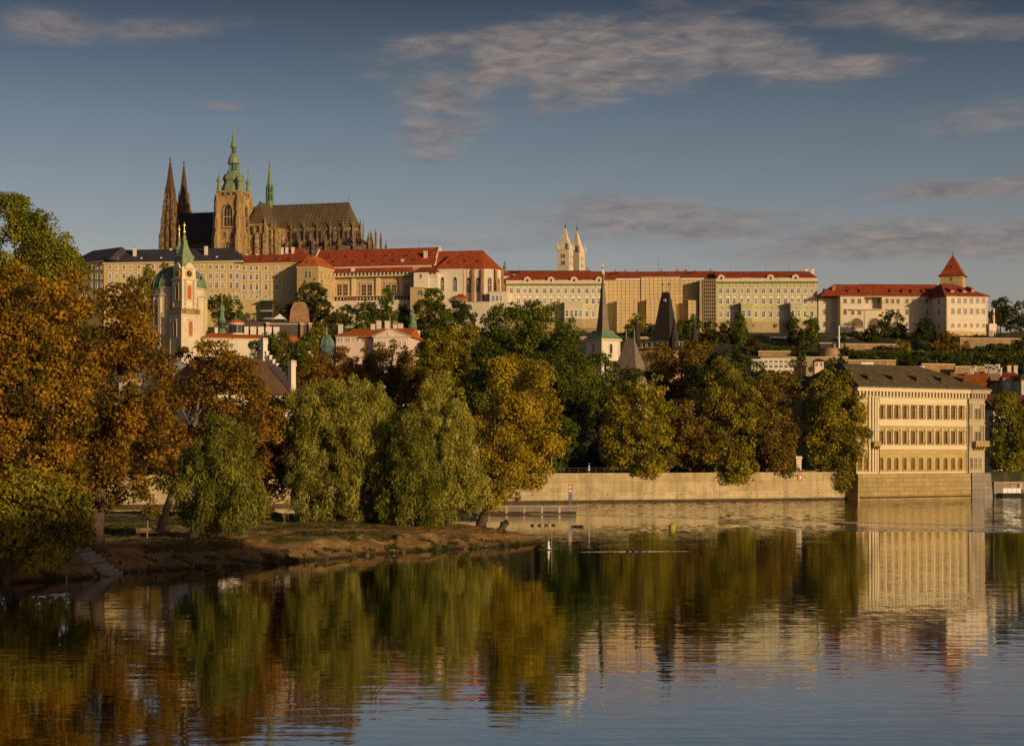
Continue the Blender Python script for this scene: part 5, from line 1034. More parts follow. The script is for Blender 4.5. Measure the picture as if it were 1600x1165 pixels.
    MB().lathe(cx, cy, [(9.6*q, ZT(255.5)), (9.8*q, ZT(254.3)), (8.2*q, ZT(253)), (8.6*q, ZT(250.5)), (7.8*q, ZT(246)), (5.2*q, ZT(242.5)), (4.7*q, ZT(241)), (5*q, ZT(240.4)), (4.8*q, ZT(239.8))], 8, 0, R(22.5)).build('upper_cap', 'copper_pale', sp)
    lantern(4.2, 239.9, 229.5)
    MB().lathe(cx, cy, [(5.6*q, ZT(229.5)), (5.7*q, ZT(228.4)), (4.4*q, ZT(227.2)), (3.8*q, ZT(223.5)), (2.2*q, ZT(216)), (.9*q, ZT(208)), (.6*q, ZT(205))], 8, 0, R(22.5)).build('spire', 'copper_pale', sp)
    MB().lathe(cx, cy, [(.4*q, ZT(205.1)), (1.3*q, ZT(204)), (1.3*q, ZT(202.6)), (.3*q, ZT(201.5)), (.2*q, ZT(194))], 8, 0).plate([(cx-.2, ZT(200)), (cx+.9, ZT(200.2)), (cx+1.1, ZT(198)), (cx+.7, ZT(195.5)), (cx-.1, ZT(194.2))], cy-.1, cy+.1, 0).build('weather_vane', 'gold', sp)
    # twin west towers
    for (px, py_, hw, D0, yy, sh) in ((266, 240.5, 7.2, 0, -11, 0), (287.3, 247.5, 6.0, 0, 11, 6)):
        c = u(px, yy); zt = lambda p: z(p+sh, None, yy); w = m(1)
        t = MB()
        for (hwid, top) in ((12.5, 372), (10.6, 335), (8.6, 312), (7.0, 296)):
            h = hwid*w*.78; t.box(c-h, c+h, yy-h, yy+h, -10, zt(top), 0)
        wt = B.part(t, 'west_tower', 'gothic_dark')
        for k in range(4):
            a = R(90*k+45)
            for (rad, base, top, pw) in ((15.8, 440, 356, 2.3), (13.0, 390, 331, 2.0), (10.4, 345, 309, 1.7), (8.2, 320, 290, 1.2)):
                x, y = c+rad*w*.78*math.cos(a)*1.22, yy+rad*w*.78*math.sin(a)*1.22
                d = MB(); d.box(-pw/2, pw/2, -pw/2, pw/2, 0, zt(top+8)-zt(base), 0); d.sqpyr(-pw/2, pw/2, -pw/2, pw/2, zt(top+8)-zt(base)+.01, [(0, 0), (pw*.1, .4), (pw*.46, zt(top-4)-zt(top+8))], 0); d.build('pinnacle', 'gothic_mid', wt, (x, y, zt(base)))
        for k in range(4):
            for (rad, base, top) in ((13.2, 420, 350), (11, 350, 322), (8.8, 330, 303)):
                a = R(90*k); x, y = c+rad*w*.78*math.cos(a), yy+rad*w*.78*math.sin(a); d = MB(); d.box(-.7, .7, -.7, .7, 0, zt(top+7)-zt(base), 0); d.sqpyr(-.7, .7, -.7, .7, zt(top+7)-zt(base)+.01, [(0, 0), (.6, 4.5)], 0); d.build('pinnacle', 'gothic_mid', wt, (x, y, zt(base)))
        for face in range(4):
            for (pt, pb, ww, rad) in ((318, 333, 2.2, 8.7), (342, 370, 2.6, 10.65)):
                a = R(90*face); o = window_mesh(ww, zt(pt)-zt(pb), 'pointed', 0, 0, .5, ((.5,), ()), 0, .35).build('window', ['gothic_stone', 'glass_dark'], wt); h = rad*w*.78
                o.location = (c+h*math.sin(a), yy-h*math.cos(a), zt(pb)); o.rotation_euler = (0, 0, a)
        s = MB(); s.lathe(c, yy, [(hw*w, zt(297)), (.35, zt(247)), (.28, zt(243))], 8, 0, R(22.5))
        for t_ in np.linspace(.04, .93, 17):
            rr_ = hw*w*(1-t_)+.25; zz = zt(297)+(zt(247)-zt(297))*t_
            for k in range(8): a = R(45*k+22.5); x, y = c+rr_*math.cos(a), yy+rr_*math.sin(a); s.box(x-.22, x+.22, y-.22, y+.22, zz-.25, zz+.35, 0)
        for zz_ in (244.5, 241.5): s.box(c-.55, c+.55, yy-.55, yy+.55, zt(zz_), zt(zz_)+.35, 0)
        s.box(c-.12, c+.12, yy-.12, yy+.12, zt(246), zt(239.5), 0); s.build('spire', 'gothic_rust', wt)
mk('cathedral_tile', (.15, .115, .07), .2, .2, rows=None, brick=(2.6, 1.9, .3), col2=(.10, .072, .05), f2=.56); mk('gothic_mid', (.29, .20, .10), .3, .18, col2=(.085, .06, .04), f2=.5, streak=.6, bump=.5, bscale=.8)
mk('gothic_rust', (.11, .06, .037), .25, .4, streak=.3)
mk('tower_stone', (.43, .30, .14), .2, .2, col2=(.22, .15, .08), f2=.58, streak=.5, bump=.35, bscale=.8)
cathedral()
# ------------------------------------------------------------------ churches, bridge towers and houses below the hill
def baroque_church():
    D = 700; c0 = at(280, 452, D+8); root = empty('baroque_church', (c0.x, D+8, 18.0)); tag(root, 'baroque church with a ribbed green dome behind its slender clock tower', 'church')
    z = lambda py: CH+(HZ-py)/F*(D+8)-18; k = (D+8)/F
    MB().lathe(0, 0, [(41*k, -2), (41*k, z(466)), (43*k, z(465)), (43*k, z(463)), (40*k, z(462)), (40*k, z(454)), (42.5*k, z(453)), (42.5*k, z(451.5))], 16, 0, R(11.25)).build('drum', 'church_stone', root)
    prof = [(42*k*math.cos(a)**.9, z(451.4)+(z(417)-z(451.4))*math.sin(a)) for a in [R(t) for t in (0, 12, 24, 36, 48, 60, 70)]]+[(8.5*k, z(416.6))]
    d = MB().lathe(0, 0, prof, 32, 0, 0, True).build('dome', 'copper', root)
    rb = MB()
    for j in range(16):
        a = R(22.5*j+11.25); rb.tube([((r+.05)*math.cos(a), (r+.05)*math.sin(a), zz) for r, zz in prof], [.28]*len(prof), 5)
    rb.build('rib', 'copper_pale', d)
    for j in range(8):
        a = R(45*j-90+22.5); r = 36*k; o = MB().box(-1.2, 1.2, -.9, 1.5, 0, 2.4, 0).plate([(.75*math.cos(t), 1.3+.95*math.sin(t)) for t in [R(30*q) for q in range(12)]], -1.0, -.9, 1).build('dome_window', ['copper_pale', 'glass_dark'], d, (r*math.cos(a), r*math.sin(a), z(441))); o.rotation_euler = (0, 0, a+R(90))
    la = MB().lathe(0, 0, [(8*k, z(416.7)), (8.4*k, z(402)), (6.5*k, z(401)), (6.5*k, z(392)), (8.2*k, z(391)), (7*k, z(388)), (3.2*k, z(383)), (2*k, z(377)), (2.6*k, z(376)), (1.2*k, z(375))], 8, 0, R(22.5)).build('lantern', 'copper_pale', root)
    MB().lathe(0, 0, [(1.2*k, z(375)), (2.2*k, z(372)), (1.0*k, z(369)), (.6*k, z(362)), (1.6*k, z(360)), (1.7*k, z(357)), (.5*k, z(355)), (.3*k, z(352))], 8, 0).build('finial', 'gold', la)
    wn = None
    for j in range(16):
        a = R(22.5*j-90); rr = 41*k*math.cos(R(11.25))
        if j % 2 == 0:
            w = window_mesh(5.2*k, z(478)-z(506), 'round', 0, 0, .55, ((.5,), (.5,)), 1, .3) if wn is None else None
            if wn is None: wn = w.build('window', ['cream_trim', 'glass_dark'], root); o = wn
            else: o = inst(wn, root, (0, 0, 0)); o.name = 'window'
            o.location = (rr*math.cos(a), rr*math.sin(a), z(506)); o.rotation_euler = (0, 0, a+R(90))
    pm = None
    for j in range(16):
        a = R(22.5*j-90+11.25); rr = 41*k
        if pm is None: pm = MB().box(-.75, .75, -.6, .3, -2, z(467), 0).build('pilaster', 'cream_trim', root); o = pm
        else: o = inst(pm, root, (0, 0, 0)); o.name = 'pilaster'
        o.location = (rr*math.cos(a), rr*math.sin(a), 0); o.rotation_euler = (0, 0, a+R(90))
    # bell tower, turned by 45 degrees, standing just in front of the dome
    c = at(288, 500, D-6); r = empty('bell_tower', (c.x, D-6, 18.0), R(45)); tag(r, 'slender cream bell tower with clock faces and a flared green roof', 'bell tower')
    z = lambda py: CH+(HZ-py)/F*(D-6)-18; k = (D-6)/F; h = 20*k/math.sqrt(2)*.98
    b = MB(); b.box(-h*1.2, h*1.2, -h*1.2, h*1.2, -2, z(492), 0); b.box(-h*1.28, h*1.28, -h*1.28, h*1.28, z(495), z(492), 1)
    b.box(-h*.94, h*.94, -h*.94, h*.94, z(492), z(436), 0); b.box(-h*1.08, h*1.08, -h*1.08, h*1.08, z(438.5), z(436), 1); b.box(-h*.9, h*.9, -h*.9, h*.9, z(436), z(418), 0); b.box(-h*1.02, h*1.02, -h*1.02, h*1.02, z(481), z(479), 1)
    for sx in (-1, 1):
        for sy in (-1, 1):
            b.box(sx*h*.86-.45, sx*h*.86+.45, sy*h*.86-.45, sy*h*.86+.45, z(492), z(438.6), 1); b.box(sx*h*1.1-.5, sx*h*1.1+.5, sy*h*1.1-.5, sy*h*1.1+.5, -2, z(495.1), 1); b.box(sx*h*.55-.3, sx*h*.55+.3, -h*1.0, h*1.0, z(492), z(438.6), 0)
    b.build('shaft', ['church_stone', 'cream_trim'], r)
    g = MB(); g.box(-h*1.3, h*1.3, -h*1.3, h*1.3, z(491.9), z(490.5), 0)
    for s in (-1, 1):
        g.box(-h*1.3, h*1.3, s*h*1.25-.15, s*h*1.25+.15, z(484.5), z(483.5), 0); g.box(s*h*1.25-.15, s*h*1.25+.15, -h*1.25, h*1.25, z(484.4), z(483.6), 0)
        for q in np.linspace(-1.2, 1.2, 9): g.box(q*h-.18, q*h+.18, s*h*1.25-.12, s*h*1.25+.12, z(490.5), z(484.5), 0); g.box(s*h*1.25-.12, s*h*1.25+.12, q*h-.17, q*h+.17, z(490.5), z(484.5), 0)
    g.build('balustrade', 'ashlar', r)
    for face in range(4):
        a = R(90*face); sn, cs = math.sin(a), -math.cos(a)
        def put(mb, name, mats, d, zz): o = mb.build(name, mats, r); o.location = (d*sn, d*cs, zz); o.rotation_euler = (0, 0, a); return o
        put(window_mesh(6.2*k*1.2, z(446.5)-z(468.5), 'round', 0, 0, .3, ((), ()), 1, .25), 'louvre_window', ['cream_trim', 'shutter'], h*.94, z(468.5))
        put(window_mesh(6.2*k*1.1, z(502.5)-z(525.5), 'round', 0, 0, .3, ((), ()), 1, .25), 'louvre_window', ['cream_trim', 'shutter'], h*1.2, z(525.5))
        cl = MB(); cl.plate([(1.75*math.cos(t), 1.75*math.sin(t)) for t in [R(20*q) for q in range(18)]], -.25, 0, 1); cl.plate([(1.3*math.cos(t), 1.3*math.sin(t)) for t in [R(20*q) for q in range(18)]], -.32, -.251, 0)
        for t in range(12): q = R(30*t); cl.box(1.12*math.cos(q)-.09, 1.12*math.cos(q)+.09, -.36, -.321, 1.12*math.sin(q)-.09, 1.12*math.sin(q)+.09, 1)
        cl.plate([(-.07, -.2), (.07, -.2), (.05, .95), (-.05, .95)], -.37, -.33, 1); cl.plate([(-.2, -.07), (.65, -.06), (.65, .06), (-.2, .07)], -.42, -.38, 1)
        put(cl, 'clock', ['black_paint', 'gold'], h*.9, z(428.5))
        put(MB().plate([(-2.4, 0), (2.4, 0), (1.9, 1.1), (1.2, 2.1), (0, 2.6), (-1.2, 2.1), (-1.9, 1.1)], -.5, .2, 0), 'pediment', 'cream_trim', h*.92, z(421))
        put(MB().box(-1.3, 1.3, -.05, 1.2, 0, 2.6, 0).plate([(.85*math.cos(t), 1.3+.95*math.sin(t)) for t in [R(30*q) for q in range(12)]], -.12, -.051, 1), 'round_window', ['copper_pale', 'glass_dark'], h*.74, z(415.5))
    rf = MB(); hs = h; q_ = lambda px: h-px*k/math.sqrt(2); rf.sqpyr(-hs, hs, -hs, hs, 0, [(q_(15.5), z(418)), (q_(15), z(404)), (q_(16), z(403)), (q_(16), z(401.5)), (q_(12.5), z(398)), (q_(8.5), z(391)), (q_(6), z(384)), (q_(4.6), z(378)), (q_(4.3), z(376))], 0); t = rf.build('roof', 'copper_pale', r)
    MB().lathe(0, 0, [(5*k, z(376)), (5*k, z(375)), (2.6*k, z(374)), (3.0*k, z(371)), (2.0*k, z(368)), (1.2*k, z(365.5))], 8, 0).build('cap', 'copper_pale', t)
    MB().lathe(0, 0, [(.8*k, z(365.5)), (2.3*k, z(363)), (2.3*k, z(361)), (.7*k, z(359)), (.5*k, z(355)), (2.0*k, z(353.5)), (2.2*k, z(351)), (1.2*k, z(349)), (.3*k, z(347))], 8, 0).build('finial', 'gold', t)
baroque_church()
def spire_church():
    D = 640; c = at(942, 565, D); r = empty('needle_spire_church', (c.x, D, 10), R(38)); tag(r, 'white belfry with a needle thin grey spire above the bridge towers', 'church tower')
    z = lambda py: CH+(HZ-py)/F*D-10; k = D/F; h = 24*k/1.30
    b = MB().box(-h, h, -h, h, -2, z(533), 0).box(-h*1.15, h*1.15, -h*1.15, h*1.15, z(533)+.003, z(530), 1)
    for sx in (-1, 1):
        for sy in (-1, 1): b.box(sx*h*.95-.4, sx*h*.95+.4, sy*h*.95-.4, sy*h*.95+.4, -2, z(533.3), 1)
    b.build('belfry', ['bright_plaster', 'cream_trim'], r)
    for face in range(4):
        a = R(90*face); o = window_mesh(5*k, z(538)-z(553), 'round', 0, 0, .35, ((), ()), 0, .25).build('window', ['cream_trim', 'glass_dark'], r); o.location = (h*math.sin(a), -h*math.cos(a), z(553)); o.rotation_euler = (0, 0, a)
    s = MB().sqpyr(-h*1.2, h*1.2, -h*1.2, h*1.2, 0, [(0, z(530)), (h*.2, z(527)), (h*.45, z(521.5)), (h-7.8*k, z(517)), (h-7.6*k, z(516.9))], 0).build('skirt_roof', 'copper', r)
    q = 7.6*k; sp = MB().sqpyr(-q, q, -q, q, 0, [(.0, z(519)), (q*.27, z(497)), (q*.53, z(470)), (q-.12, z(428))], 0).build('spire', 'grey_shingle', s)
    MB().lathe(0, 0, [(.15, z(428.2)), (.12, z(420)), (.55, z(418.5)), (.1, z(417)), (.05, z(412))], 8, 0).build('finial', 'gold', sp)
    B = Bld('church_nave', 'white church side with a dark red roof beside the wedge roofed tower', 'church', 948, 600, 975, 600, 600); B.part(MB().box(0, B.L, 0, 14, -5, B.z(572), 0), 'wall', 'bright_plaster'); B.part(MB().side([(-.5, B.z(572)+.02), (7, B.z(562)), (14.5, B.z(572)+.02)], -.2, B.L+.2, 0), 'roof', 'red_dark')
spire_church()
def bridge_towers():
    # lower tower: tall wedge roof with a short ridge between two poles
    D = 520; c = at(985, 600, D); r = empty('wedge_roof_tower', (c.x, D, 6), R(-30)); tag(r, 'lower bridge tower with a tall tan wedge roof and two green poles', 'tower')
    z = lambda py: CH+(HZ-py)/F*D-6; k = D/F
    MB().box(-4.2, 4.2, -4.6, 4.6, -2, z(596), 0).build('wall', 'hall_stone', r)
    rf = MB().faces([(-4.6, -5, z(597)), (4.6, -5, z(597)), (4.6, 5, z(597)), (-4.6, 5, z(597)), (-1.5, -.25, z(531.5)), (1.35, -.25, z(531.5)), (1.35, .25, z(531.5)), (-1.5, .25, z(531.5))], [(3, 2, 1, 0), (0, 1, 5, 4), (1, 2, 6, 5), (2, 3, 7, 6), (3, 0, 4, 7), (4, 5, 6, 7)], 0).build('roof', 'grey_shingle', r)
    MB().box(-1.6, 1.5, -.3, .3, z(531.4), z(530.2), 0).build('ridge_cap', 'copper_pale', rf)
    for x in (-1.4, 1.3): MB().lathe(x, 0, [(.22, z(530.2)), (.2, z(518)), (.12, z(516.5)), (.05, z(511))], 8, 0).build('ridge_pole', 'copper_pale', rf)
    D = 520; c = at(1043, 560, D); r = empty('dark_wedge_tower', (c.x, D+6, 6), R(-32)); tag(r, 'bridge tower with a black wedge roof and four dark corner turrets', 'tower')
    z = lambda py: CH+(HZ-py)/F*(D+6)-6; k = (D+6)/F; hx, hy = 6.4, 7.0
    b = MB().box(-hx, hx, -hy, hy, -2, z(545), 0).box(-hx-.7, hx+.7, -hy-.7, hy+.7, z(546), z(543.5), 0)
    for q in np.linspace(-1, 1, 8): b.box(q*hx-.45, q*hx+.45, -hy-.75, -hy+.2, z(543.4), z(537), 0); b.box(q*hx-.45, q*hx+.45, hy-.2, hy+.75, z(543.4), z(537), 0); b.box(hx-.2, hx+.75, q*hy-.45, q*hy+.45, z(543.4), z(537), 0); b.box(-hx-.75, -hx+.2, q*hy-.45, q*hy+.45, z(543.4), z(537), 0)
    b.build('wall', 'gothic_stone', r); MB().box(-hx-.8, hx+.8, -hy-.8, hy+.8, z(536.9), z(535), 0).build('battlement_roof', 'copper_blue', r)
    rx, ry = 3.2, 3.4; rf = MB().faces([(-rx, -ry, z(534.9)), (rx, -ry, z(534.9)), (rx, ry, z(534.9)), (-rx, ry, z(534.9)), (-1.25, -.3, z(457.5)), (1.2, -.3, z(457.5)), (1.2, .3, z(457.5)), (-1.25, .3, z(457.5))], [(3, 2, 1, 0), (0, 1, 5, 4), (1, 2, 6, 5), (2, 3, 7, 6), (3, 0, 4, 7), (4, 5, 6, 7)], 0).build('roof', 'dark_shingle', r)
    MB().box(-1.35, 1.3, -.35, .35, z(457.4), z(456), 0).build('ridge_cap', 'copper_pale', rf)
    for x in (-1.15, 1.1): MB().lathe(x, 0, [(.1, z(456)), (.08, z(446)), (.32, z(444.8)), (.3, z(443.6)), (.06, z(442)), (.03, z(435))], 8, 0).build('ridge_pole', 'dark_metal', rf)
    MB().box(.1, .8, -1.9, -1.2, z(471.5), z(468), 0).build('dormer', 'grey_metal', rf)
    for sx in (-1, 1):
        for sy in (-1, 1): t = MB().lathe(sx*hx, sy*hy, [(1.25, z(548)), (1.25, z(534)), (1.6, z(533.6)), (1.0, z(526)), (.3, z(504)), (.12, z(500))], 8, 0).build('corner_turret', 'dark_shingle', r); MB().lathe(sx*hx, sy*hy, [(.18, z(500.2)), (.14, z(493)), (.05, z(489))], 6, 0).build('pole', 'copper_pale', t)
bridge_towers()
def gable_house(name, label, px0, px1, D0, D1, eave, ridge, foot, wallm, roofm, dep=11, hl=.01, hr=.01, wins=(), chim=(), ov=.5, cat='house', wk=None):
    B = Bld(name, label, cat, px0, D0, px1, D1, foot); ze = B.z(eave)
    B.part(MB().box(0, B.L, 0, dep, -8, ze, 0).box(-.1, B.L+.1, -.2, dep, ze-.35, ze+.01, 1), 'wall', [wallm, 'cream_trim'])
    r = B.part(MB().hip(0, B.L, 0, dep, ze+.03, B.m(eave-ridge), hl, hr, ov), 'roof', roofm)
    if hl < 1 or hr < 1:
        for x in ([.0] if hl < 1 else [])+([B.L-.3] if hr < 1 else []): B.part(MB().side([(.05, ze), (dep-.05, ze), (dep/2, ze+B.m(eave-ridge)-.05)], x, x+.3, 0), 'gable_wall', wallm)
    for px in chim: chimney(r, B.u(px, dep/2), dep/2, ze+B.m(eave-ridge)*.9, 1.1, .8, 1.8)
    for (xs, t, bt, wd) in wins: B.windows(xs, t, bt, wd, **(wk or dict(fr='white_paint', gl='glass', t=.15)))
    return B, r
def town():
    # pink palace with a pediment
    B, r = gable_house('pediment_palace', 'pale pink palace with an orange roof and a triangular pediment', 525, 640, 600, 596, 525, 510.5, 600, 'pink_plaster', 'orange_tile', 16, 6, .01, [([529, 534, 541.5, 545.5, 552.5, 559], 528, 533.5, 3.0)], [], .6, 'palace')
    MB().hip(B.u(567), B.u(642), -1, 20, B.z(527), B.m(21), 6, 6, .6).build('centre_roof', 'orange_tile', r)
    pd = MB(); pd.plate([(B.u(587), B.z(527)), (B.u(641), B.z(527)), (B.u(613), B.z(515))], -3.2, -.2, 0); pd.plate([(B.u(587)-.8, B.z(527)+.01), (B.u(585), B.z(525.6)), (B.u(613), B.z(514)), (B.u(613), B.z(515))], -3.6, -.25, 1); pd.plate([(B.u(613)+.01, B.z(515)), (B.u(613)+.01, B.z(514)), (B.u(643.5), B.z(525.6)), (B.u(641)+.8, B.z(527)+.01)], -3.6, -.25, 1)
    pd.plate([(B.u(613)+1.1*math.cos(a), B.z(522)+1.1*math.sin(a)) for a in [R(30*k) for k in range(12)]], -3.4, -3.21, 1); pd.box(B.u(587), B.u(641), -3.2, -.2, -8, B.z(528), 0); pd.box(B.u(585.5), B.u(642.5), -3.7, -.2, B.z(528)+.003, B.z(527)-.003, 1); B.part(pd, 'pediment', ['pink_plaster', 'bright_plaster'])
    B.windows([593, 601, 613, 625, 633], 534, 542, 3.6, fr='white_paint', gl='glass', t=.18, off=-3.2); B.windows([593, 601, 613, 625, 633], 549, 558, 3.6, fr='white_paint', gl='glass', t=.18, off=-3.2)
    for px, dz in ((531, 511), (582, 511), (591, 506), (604, 506.5), (617, 512), (625, 511)): chimney(r, B.u(px, 6), 7, B.z(dz+3), 1.5, 1.1, 2.0, 'bright_plaster')
    MB().tube([(0, 0, 0), (0, 0, B.m(19))], [.09, .05], 6).build('flagpole', 'white_paint', r, (B.u(609.5, -2), -2, B.z(514)))
    T = Bld('green_onion_tower', 'slim white tower with a dark green onion spire behind the pink palace', 'tower', 633, 640, 647, 638, 560); w = T.L
    T.part(MB().box(0, w, 0, w, -4, T.z(517), 0).box(-.2, w+.2, -.2, w+.2, T.z(517)+.003, T.z(516), 0), 'shaft', 'bright_plaster'); T.windows([640.5], 519.5, 525.5, 3.0, fr='white_paint', gl='glass', t=.15)
    q = T.m(1); T.part(MB().lathe(w/2, w/2, [(8*q, T.z(516)), (8.4*q, T.z(515)), (6*q, T.z(513)), (7.5*q, T.z(510)), (6.5*q, T.z(507)), (4.6*q, T.z(505)), (4.5*q, T.z(499)), (5.5*q, T.z(498)), (4*q, T.z(495)), (1.5*q, T.z(491)), (1.0*q, T.z(484)), (.2*q, T.z(478))], 8, 0, R(22.5)), 'spire', 'copper')
    # green turret near the baroque church
    T = Bld('green_turret_church', 'little green copper turret with a gold tip right of the clock tower', 'turret', 335, 640, 355, 640, 545); w = T.L; q = T.m(1)
    T.part(MB().box(0, w, 0, w, -6, T.z(520), 0), 'wall', 'church_stone'); tr = T.part(MB().lathe(w/2, w/2, [(7*q, T.z(520)), (7*q, T.z(515.5)), (5.4*q, T.z(515)), (5.2*q, T.z(502)), (7.2*q, T.z(501)), (5.8*q, T.z(498)), (3.8*q, T.z(494)), (3.4*q, T.z(485)), (4.4*q, T.z(484)), (4.6*q, T.z(481)), (3.2*q, T.z(477)), (1.4*q, T.z(475)), (.9*q, T.z(468))], 8, 0, R(22.5)), 'turret', 'copper')
    MB().lathe(w/2, w/2, [(.9*q, T.z(468)), (1.6*q, T.z(466)), (.6*q, T.z(464)), (1.3*q, T.z(461.5)), (.5*q, T.z(459)), (.1*q, T.z(457))], 8, 0).build('finial', 'gold', tr)
    for a in range(8): t = R(45*a-90); o = MB().box(-.4, .4, -.06, .04, 0, 2.2, 0).build('opening', 'glass_dark', tr, (w/2+5.25*q*math.cos(t)*.95, w/2+5.25*q*math.sin(t)*.95, T.z(512.5))); o.rotation_euler = (0, 0, t+R(90))
    gable_house('red_roof_house', 'red roofed house directly right of the clock tower foot', 316, 362, 620, 622, 528, 518, 560, 'white_plaster', 'orange_tile', 12, 4, .01, [], [338])
    gable_house('red_roof_house', 'long low red roof below the green turret and the white chimneys', 356, 430, 640, 644, 529, 521, 560, 'white_plaster', 'orange_tile', 12, .01, .01, [], [])
    # round pavilion with orange dome
    P = Bld('round_pavilion', 'white round pavilion under a flat orange dome and green knob', 'pavilion', 352, 690, 378, 690, 530); q = P.m(1); cx = P.L/2
    P.part(MB().lathe(cx, 6, [(12.5*q, -3), (12.5*q, P.z(505)), (13.5*q, P.z(504.5)), (13.5*q, P.z(503.5))], 16, 0), 'wall', 'bright_plaster'); rf = P.part(MB().lathe(cx, 6, [(14*q, P.z(503.4)), (12*q, P.z(500.5)), (7*q, P.z(498)), (4*q, P.z(497.5))], 16, 0), 'roof', 'orange_tile')
    MB().lathe(cx, 6, [(4*q, P.z(497.5)), (3*q, P.z(496)), (.8*q, P.z(494.5)), (.4*q, P.z(488)), (.1*q, P.z(485))], 8, 0).build('finial', 'copper', rf)
    for a in range(10): t = R(36*a-90); o = MB().box(-.9, .9, -.06, .04, 0, 3.4, 0).build('window', 'glass_dark', P.root, (cx+12.45*q*math.cos(t), 6+12.45*q*math.sin(t), P.z(519))); o.rotation_euler = (0, 0, t+R(90))
    # dark terrace wall with white piers
    W = Bld('dark_terrace_building', 'dark long terrace building with a flat top below the yellow palace', 'building', 379, 760, 482, 764, 545)
    W.part(MB().box(0, W.L, 0, 12, -6, W.z(503), 0).box(W.u(420), W.L, -.4, 12, W.z(507), W.z(505), 1), 'wall', ['terrace_dark', 'grey_plaster'])
    p = None
    for px in (384, 396, 408, 420, 432): o = W.part(MB().box(W.u(px)-1.3, W.u(px)+1.3, -6, -4, -6, W.z(512), 0), 'pier', 'bright_plaster')
    for px in (418.5, 471.5, 485): W.part(MB().box(W.u(px)-.7, W.u(px)+.7, -1.5, -.41, -4, W.z(506), 0).box(W.u(px)-.9, W.u(px)+.9, -1.7, -.3, W.z(506)+.003, W.z(504.3), 1), 'chimney', ['rust_stone', 'bright_plaster'])
    ra = MB(); ra.box(W.u(421), W.L, .2, .3, W.z(499.2), W.z(498.8), 0)
    for px in range(422, 482, 5): ra.box(W.u(px)-.1, W.u(px)+.1, .2, .3, W.z(503), W.z(499.2), 0)
    W.part(ra, 'railing', 'dark_metal'); t = empty('white_tent', (W.A.x+W.u(435.5), W.A.y+5, at(0, 503, 765).z), 0); tag(t, 'small white pointed tent on the dark terrace', 'tent'); MB().sqpyr(-2.9, 2.9, -2.9, 2.9, 0, [(0, 1.1), (1.0, 2.0), (2.6, 3.4), (2.85, 3.7)], 0).build('canopy', 'white_paint', t)
    for x in (-2.7, 2.7): 
        for y in (-2.7, 2.7): MB().tube([(x, y, 0), (x, y, 1.2)], [.06, .06], 6).build('pole', 'grey_metal', t)
    MB().sqpyr(-4, 4, -3, 3, 0, [(0, 0), (1, 8), (1.5, 14)], 0)
    b = MB().sqpyr(-5, 5, -3, 4, 0, [(0, -4), (.8, 5), (2.4, 9)], 0).build('old_brick_bastion', 'rust_stone', None, at(468, 500, 860)); tag(b, 'weathered orange brick bastion below the corner tower house', 'bastion')
    # glass cupola with green ribs
    c = at(510, 560, 560); r = empty('ribbed_cupola', (c.x, 560, c.z)); tag(r, 'dark blue cupola with pale green ribs left of the pink palace', 'cupola'); q = 560/F; z = lambda py: CH+(HZ-py)/F*560-c.z
    MB().lathe(0, 0, [(11.5*q, -4), (11.5*q, z(543)), (12*q, z(542))], 12, 0).build('drum', 'copper_blue', r); pr = [(11.5*q*math.cos(R(t)), z(542)+(z(523)-z(542))*math.sin(R(t))) for t in (0, 15, 30, 45, 60, 75)]
    d = MB().lathe(0, 0, pr, 24, 0, 0, True).build('dome', 'copper_blue', r); rb = MB()
    for k in range(8): a = R(45*k+10); rb.tube([(p[0]*math.cos(a), p[0]*math.sin(a), p[1]) for p in pr], [.26]*6, 5)
    rb.build('rib', 'copper_pale', d); MB().lathe(0, 0, [(3*q, z(523.5)), (2.6*q, z(521)), (1.6*q, z(519)), (1.4*q, z(516)), (2.2*q, z(514.5)), (.8*q, z(512)), (.2*q, z(509))], 8, 0).build('finial', 'copper_pale', d)
    B, r = gable_house('orange_gable_house', 'steep orange roof slope left of the ribbed cupola', 470, 489, 540, 548, 548, 524, 570, 'white_plaster', 'orange_tile', 10, .01, 3, [], [])
    # white mill house with a stepped gable
    B = Bld('stepped_gable_house', 'white house with a brown roof and a stepped gable between chimneys', 'house', 340, 372, 459, 386, 700); u, z = B.u, B.z; ze = z(617); rz = z(555); dep = 26; ym = 11.5
    B.part(MB().box(0, B.L, 0, dep, -6, ze, 0), 'wall', 'bright_plaster'); xr = u(399)
    rf = MB().faces([(-.4, -.5, ze+.02), (B.L-.35, -.5, ze+.02), (B.L-.35, dep+.5, ze+.02), (-.4, dep+.5, ze+.02), (2, ym, rz), (B.L-.35, ym, rz)], [(3, 2, 1, 0), (0, 1, 5, 4), (1, 2, 5), (2, 3, 4, 5), (3, 0, 4)], 0); rr = B.part(rf, 'roof', 'brown_tile')
    g = MB(); n = 9; pr = [(0, z(700))]
    for k in range(n): y = ym*k/n; zz = ze+(rz-ze)*(k+1)/n+1.5; pr += [(y, zz), (ym*(k+1)/n, zz)]
    for k in range(n-1, -1, -1): y = dep-(dep-ym)*k/n; zz = ze+(rz-ze)*(k+1)/n+1.5; pr += [(dep-(dep-ym)*(k+1)/n, zz), (y, zz)]
    pr += [(dep, z(700))]; g.side(pr, B.L-.3, B.L+.35, 0)
    for k in range(n): y = ym*k/n; zz = ze+(rz-ze)*(k+1)/n+1.5; g.box(B.L-.42, B.L+.5, y-.1, y+.75, zz+.003, zz+.28, 0); y2 = dep-(dep-ym)*(k+1)/n; g.box(B.L-.42, B.L+.5, y2, y2+.85, zz+.003, zz+.28, 0)
    B.part(g, 'stepped_gable', 'bright_plaster')
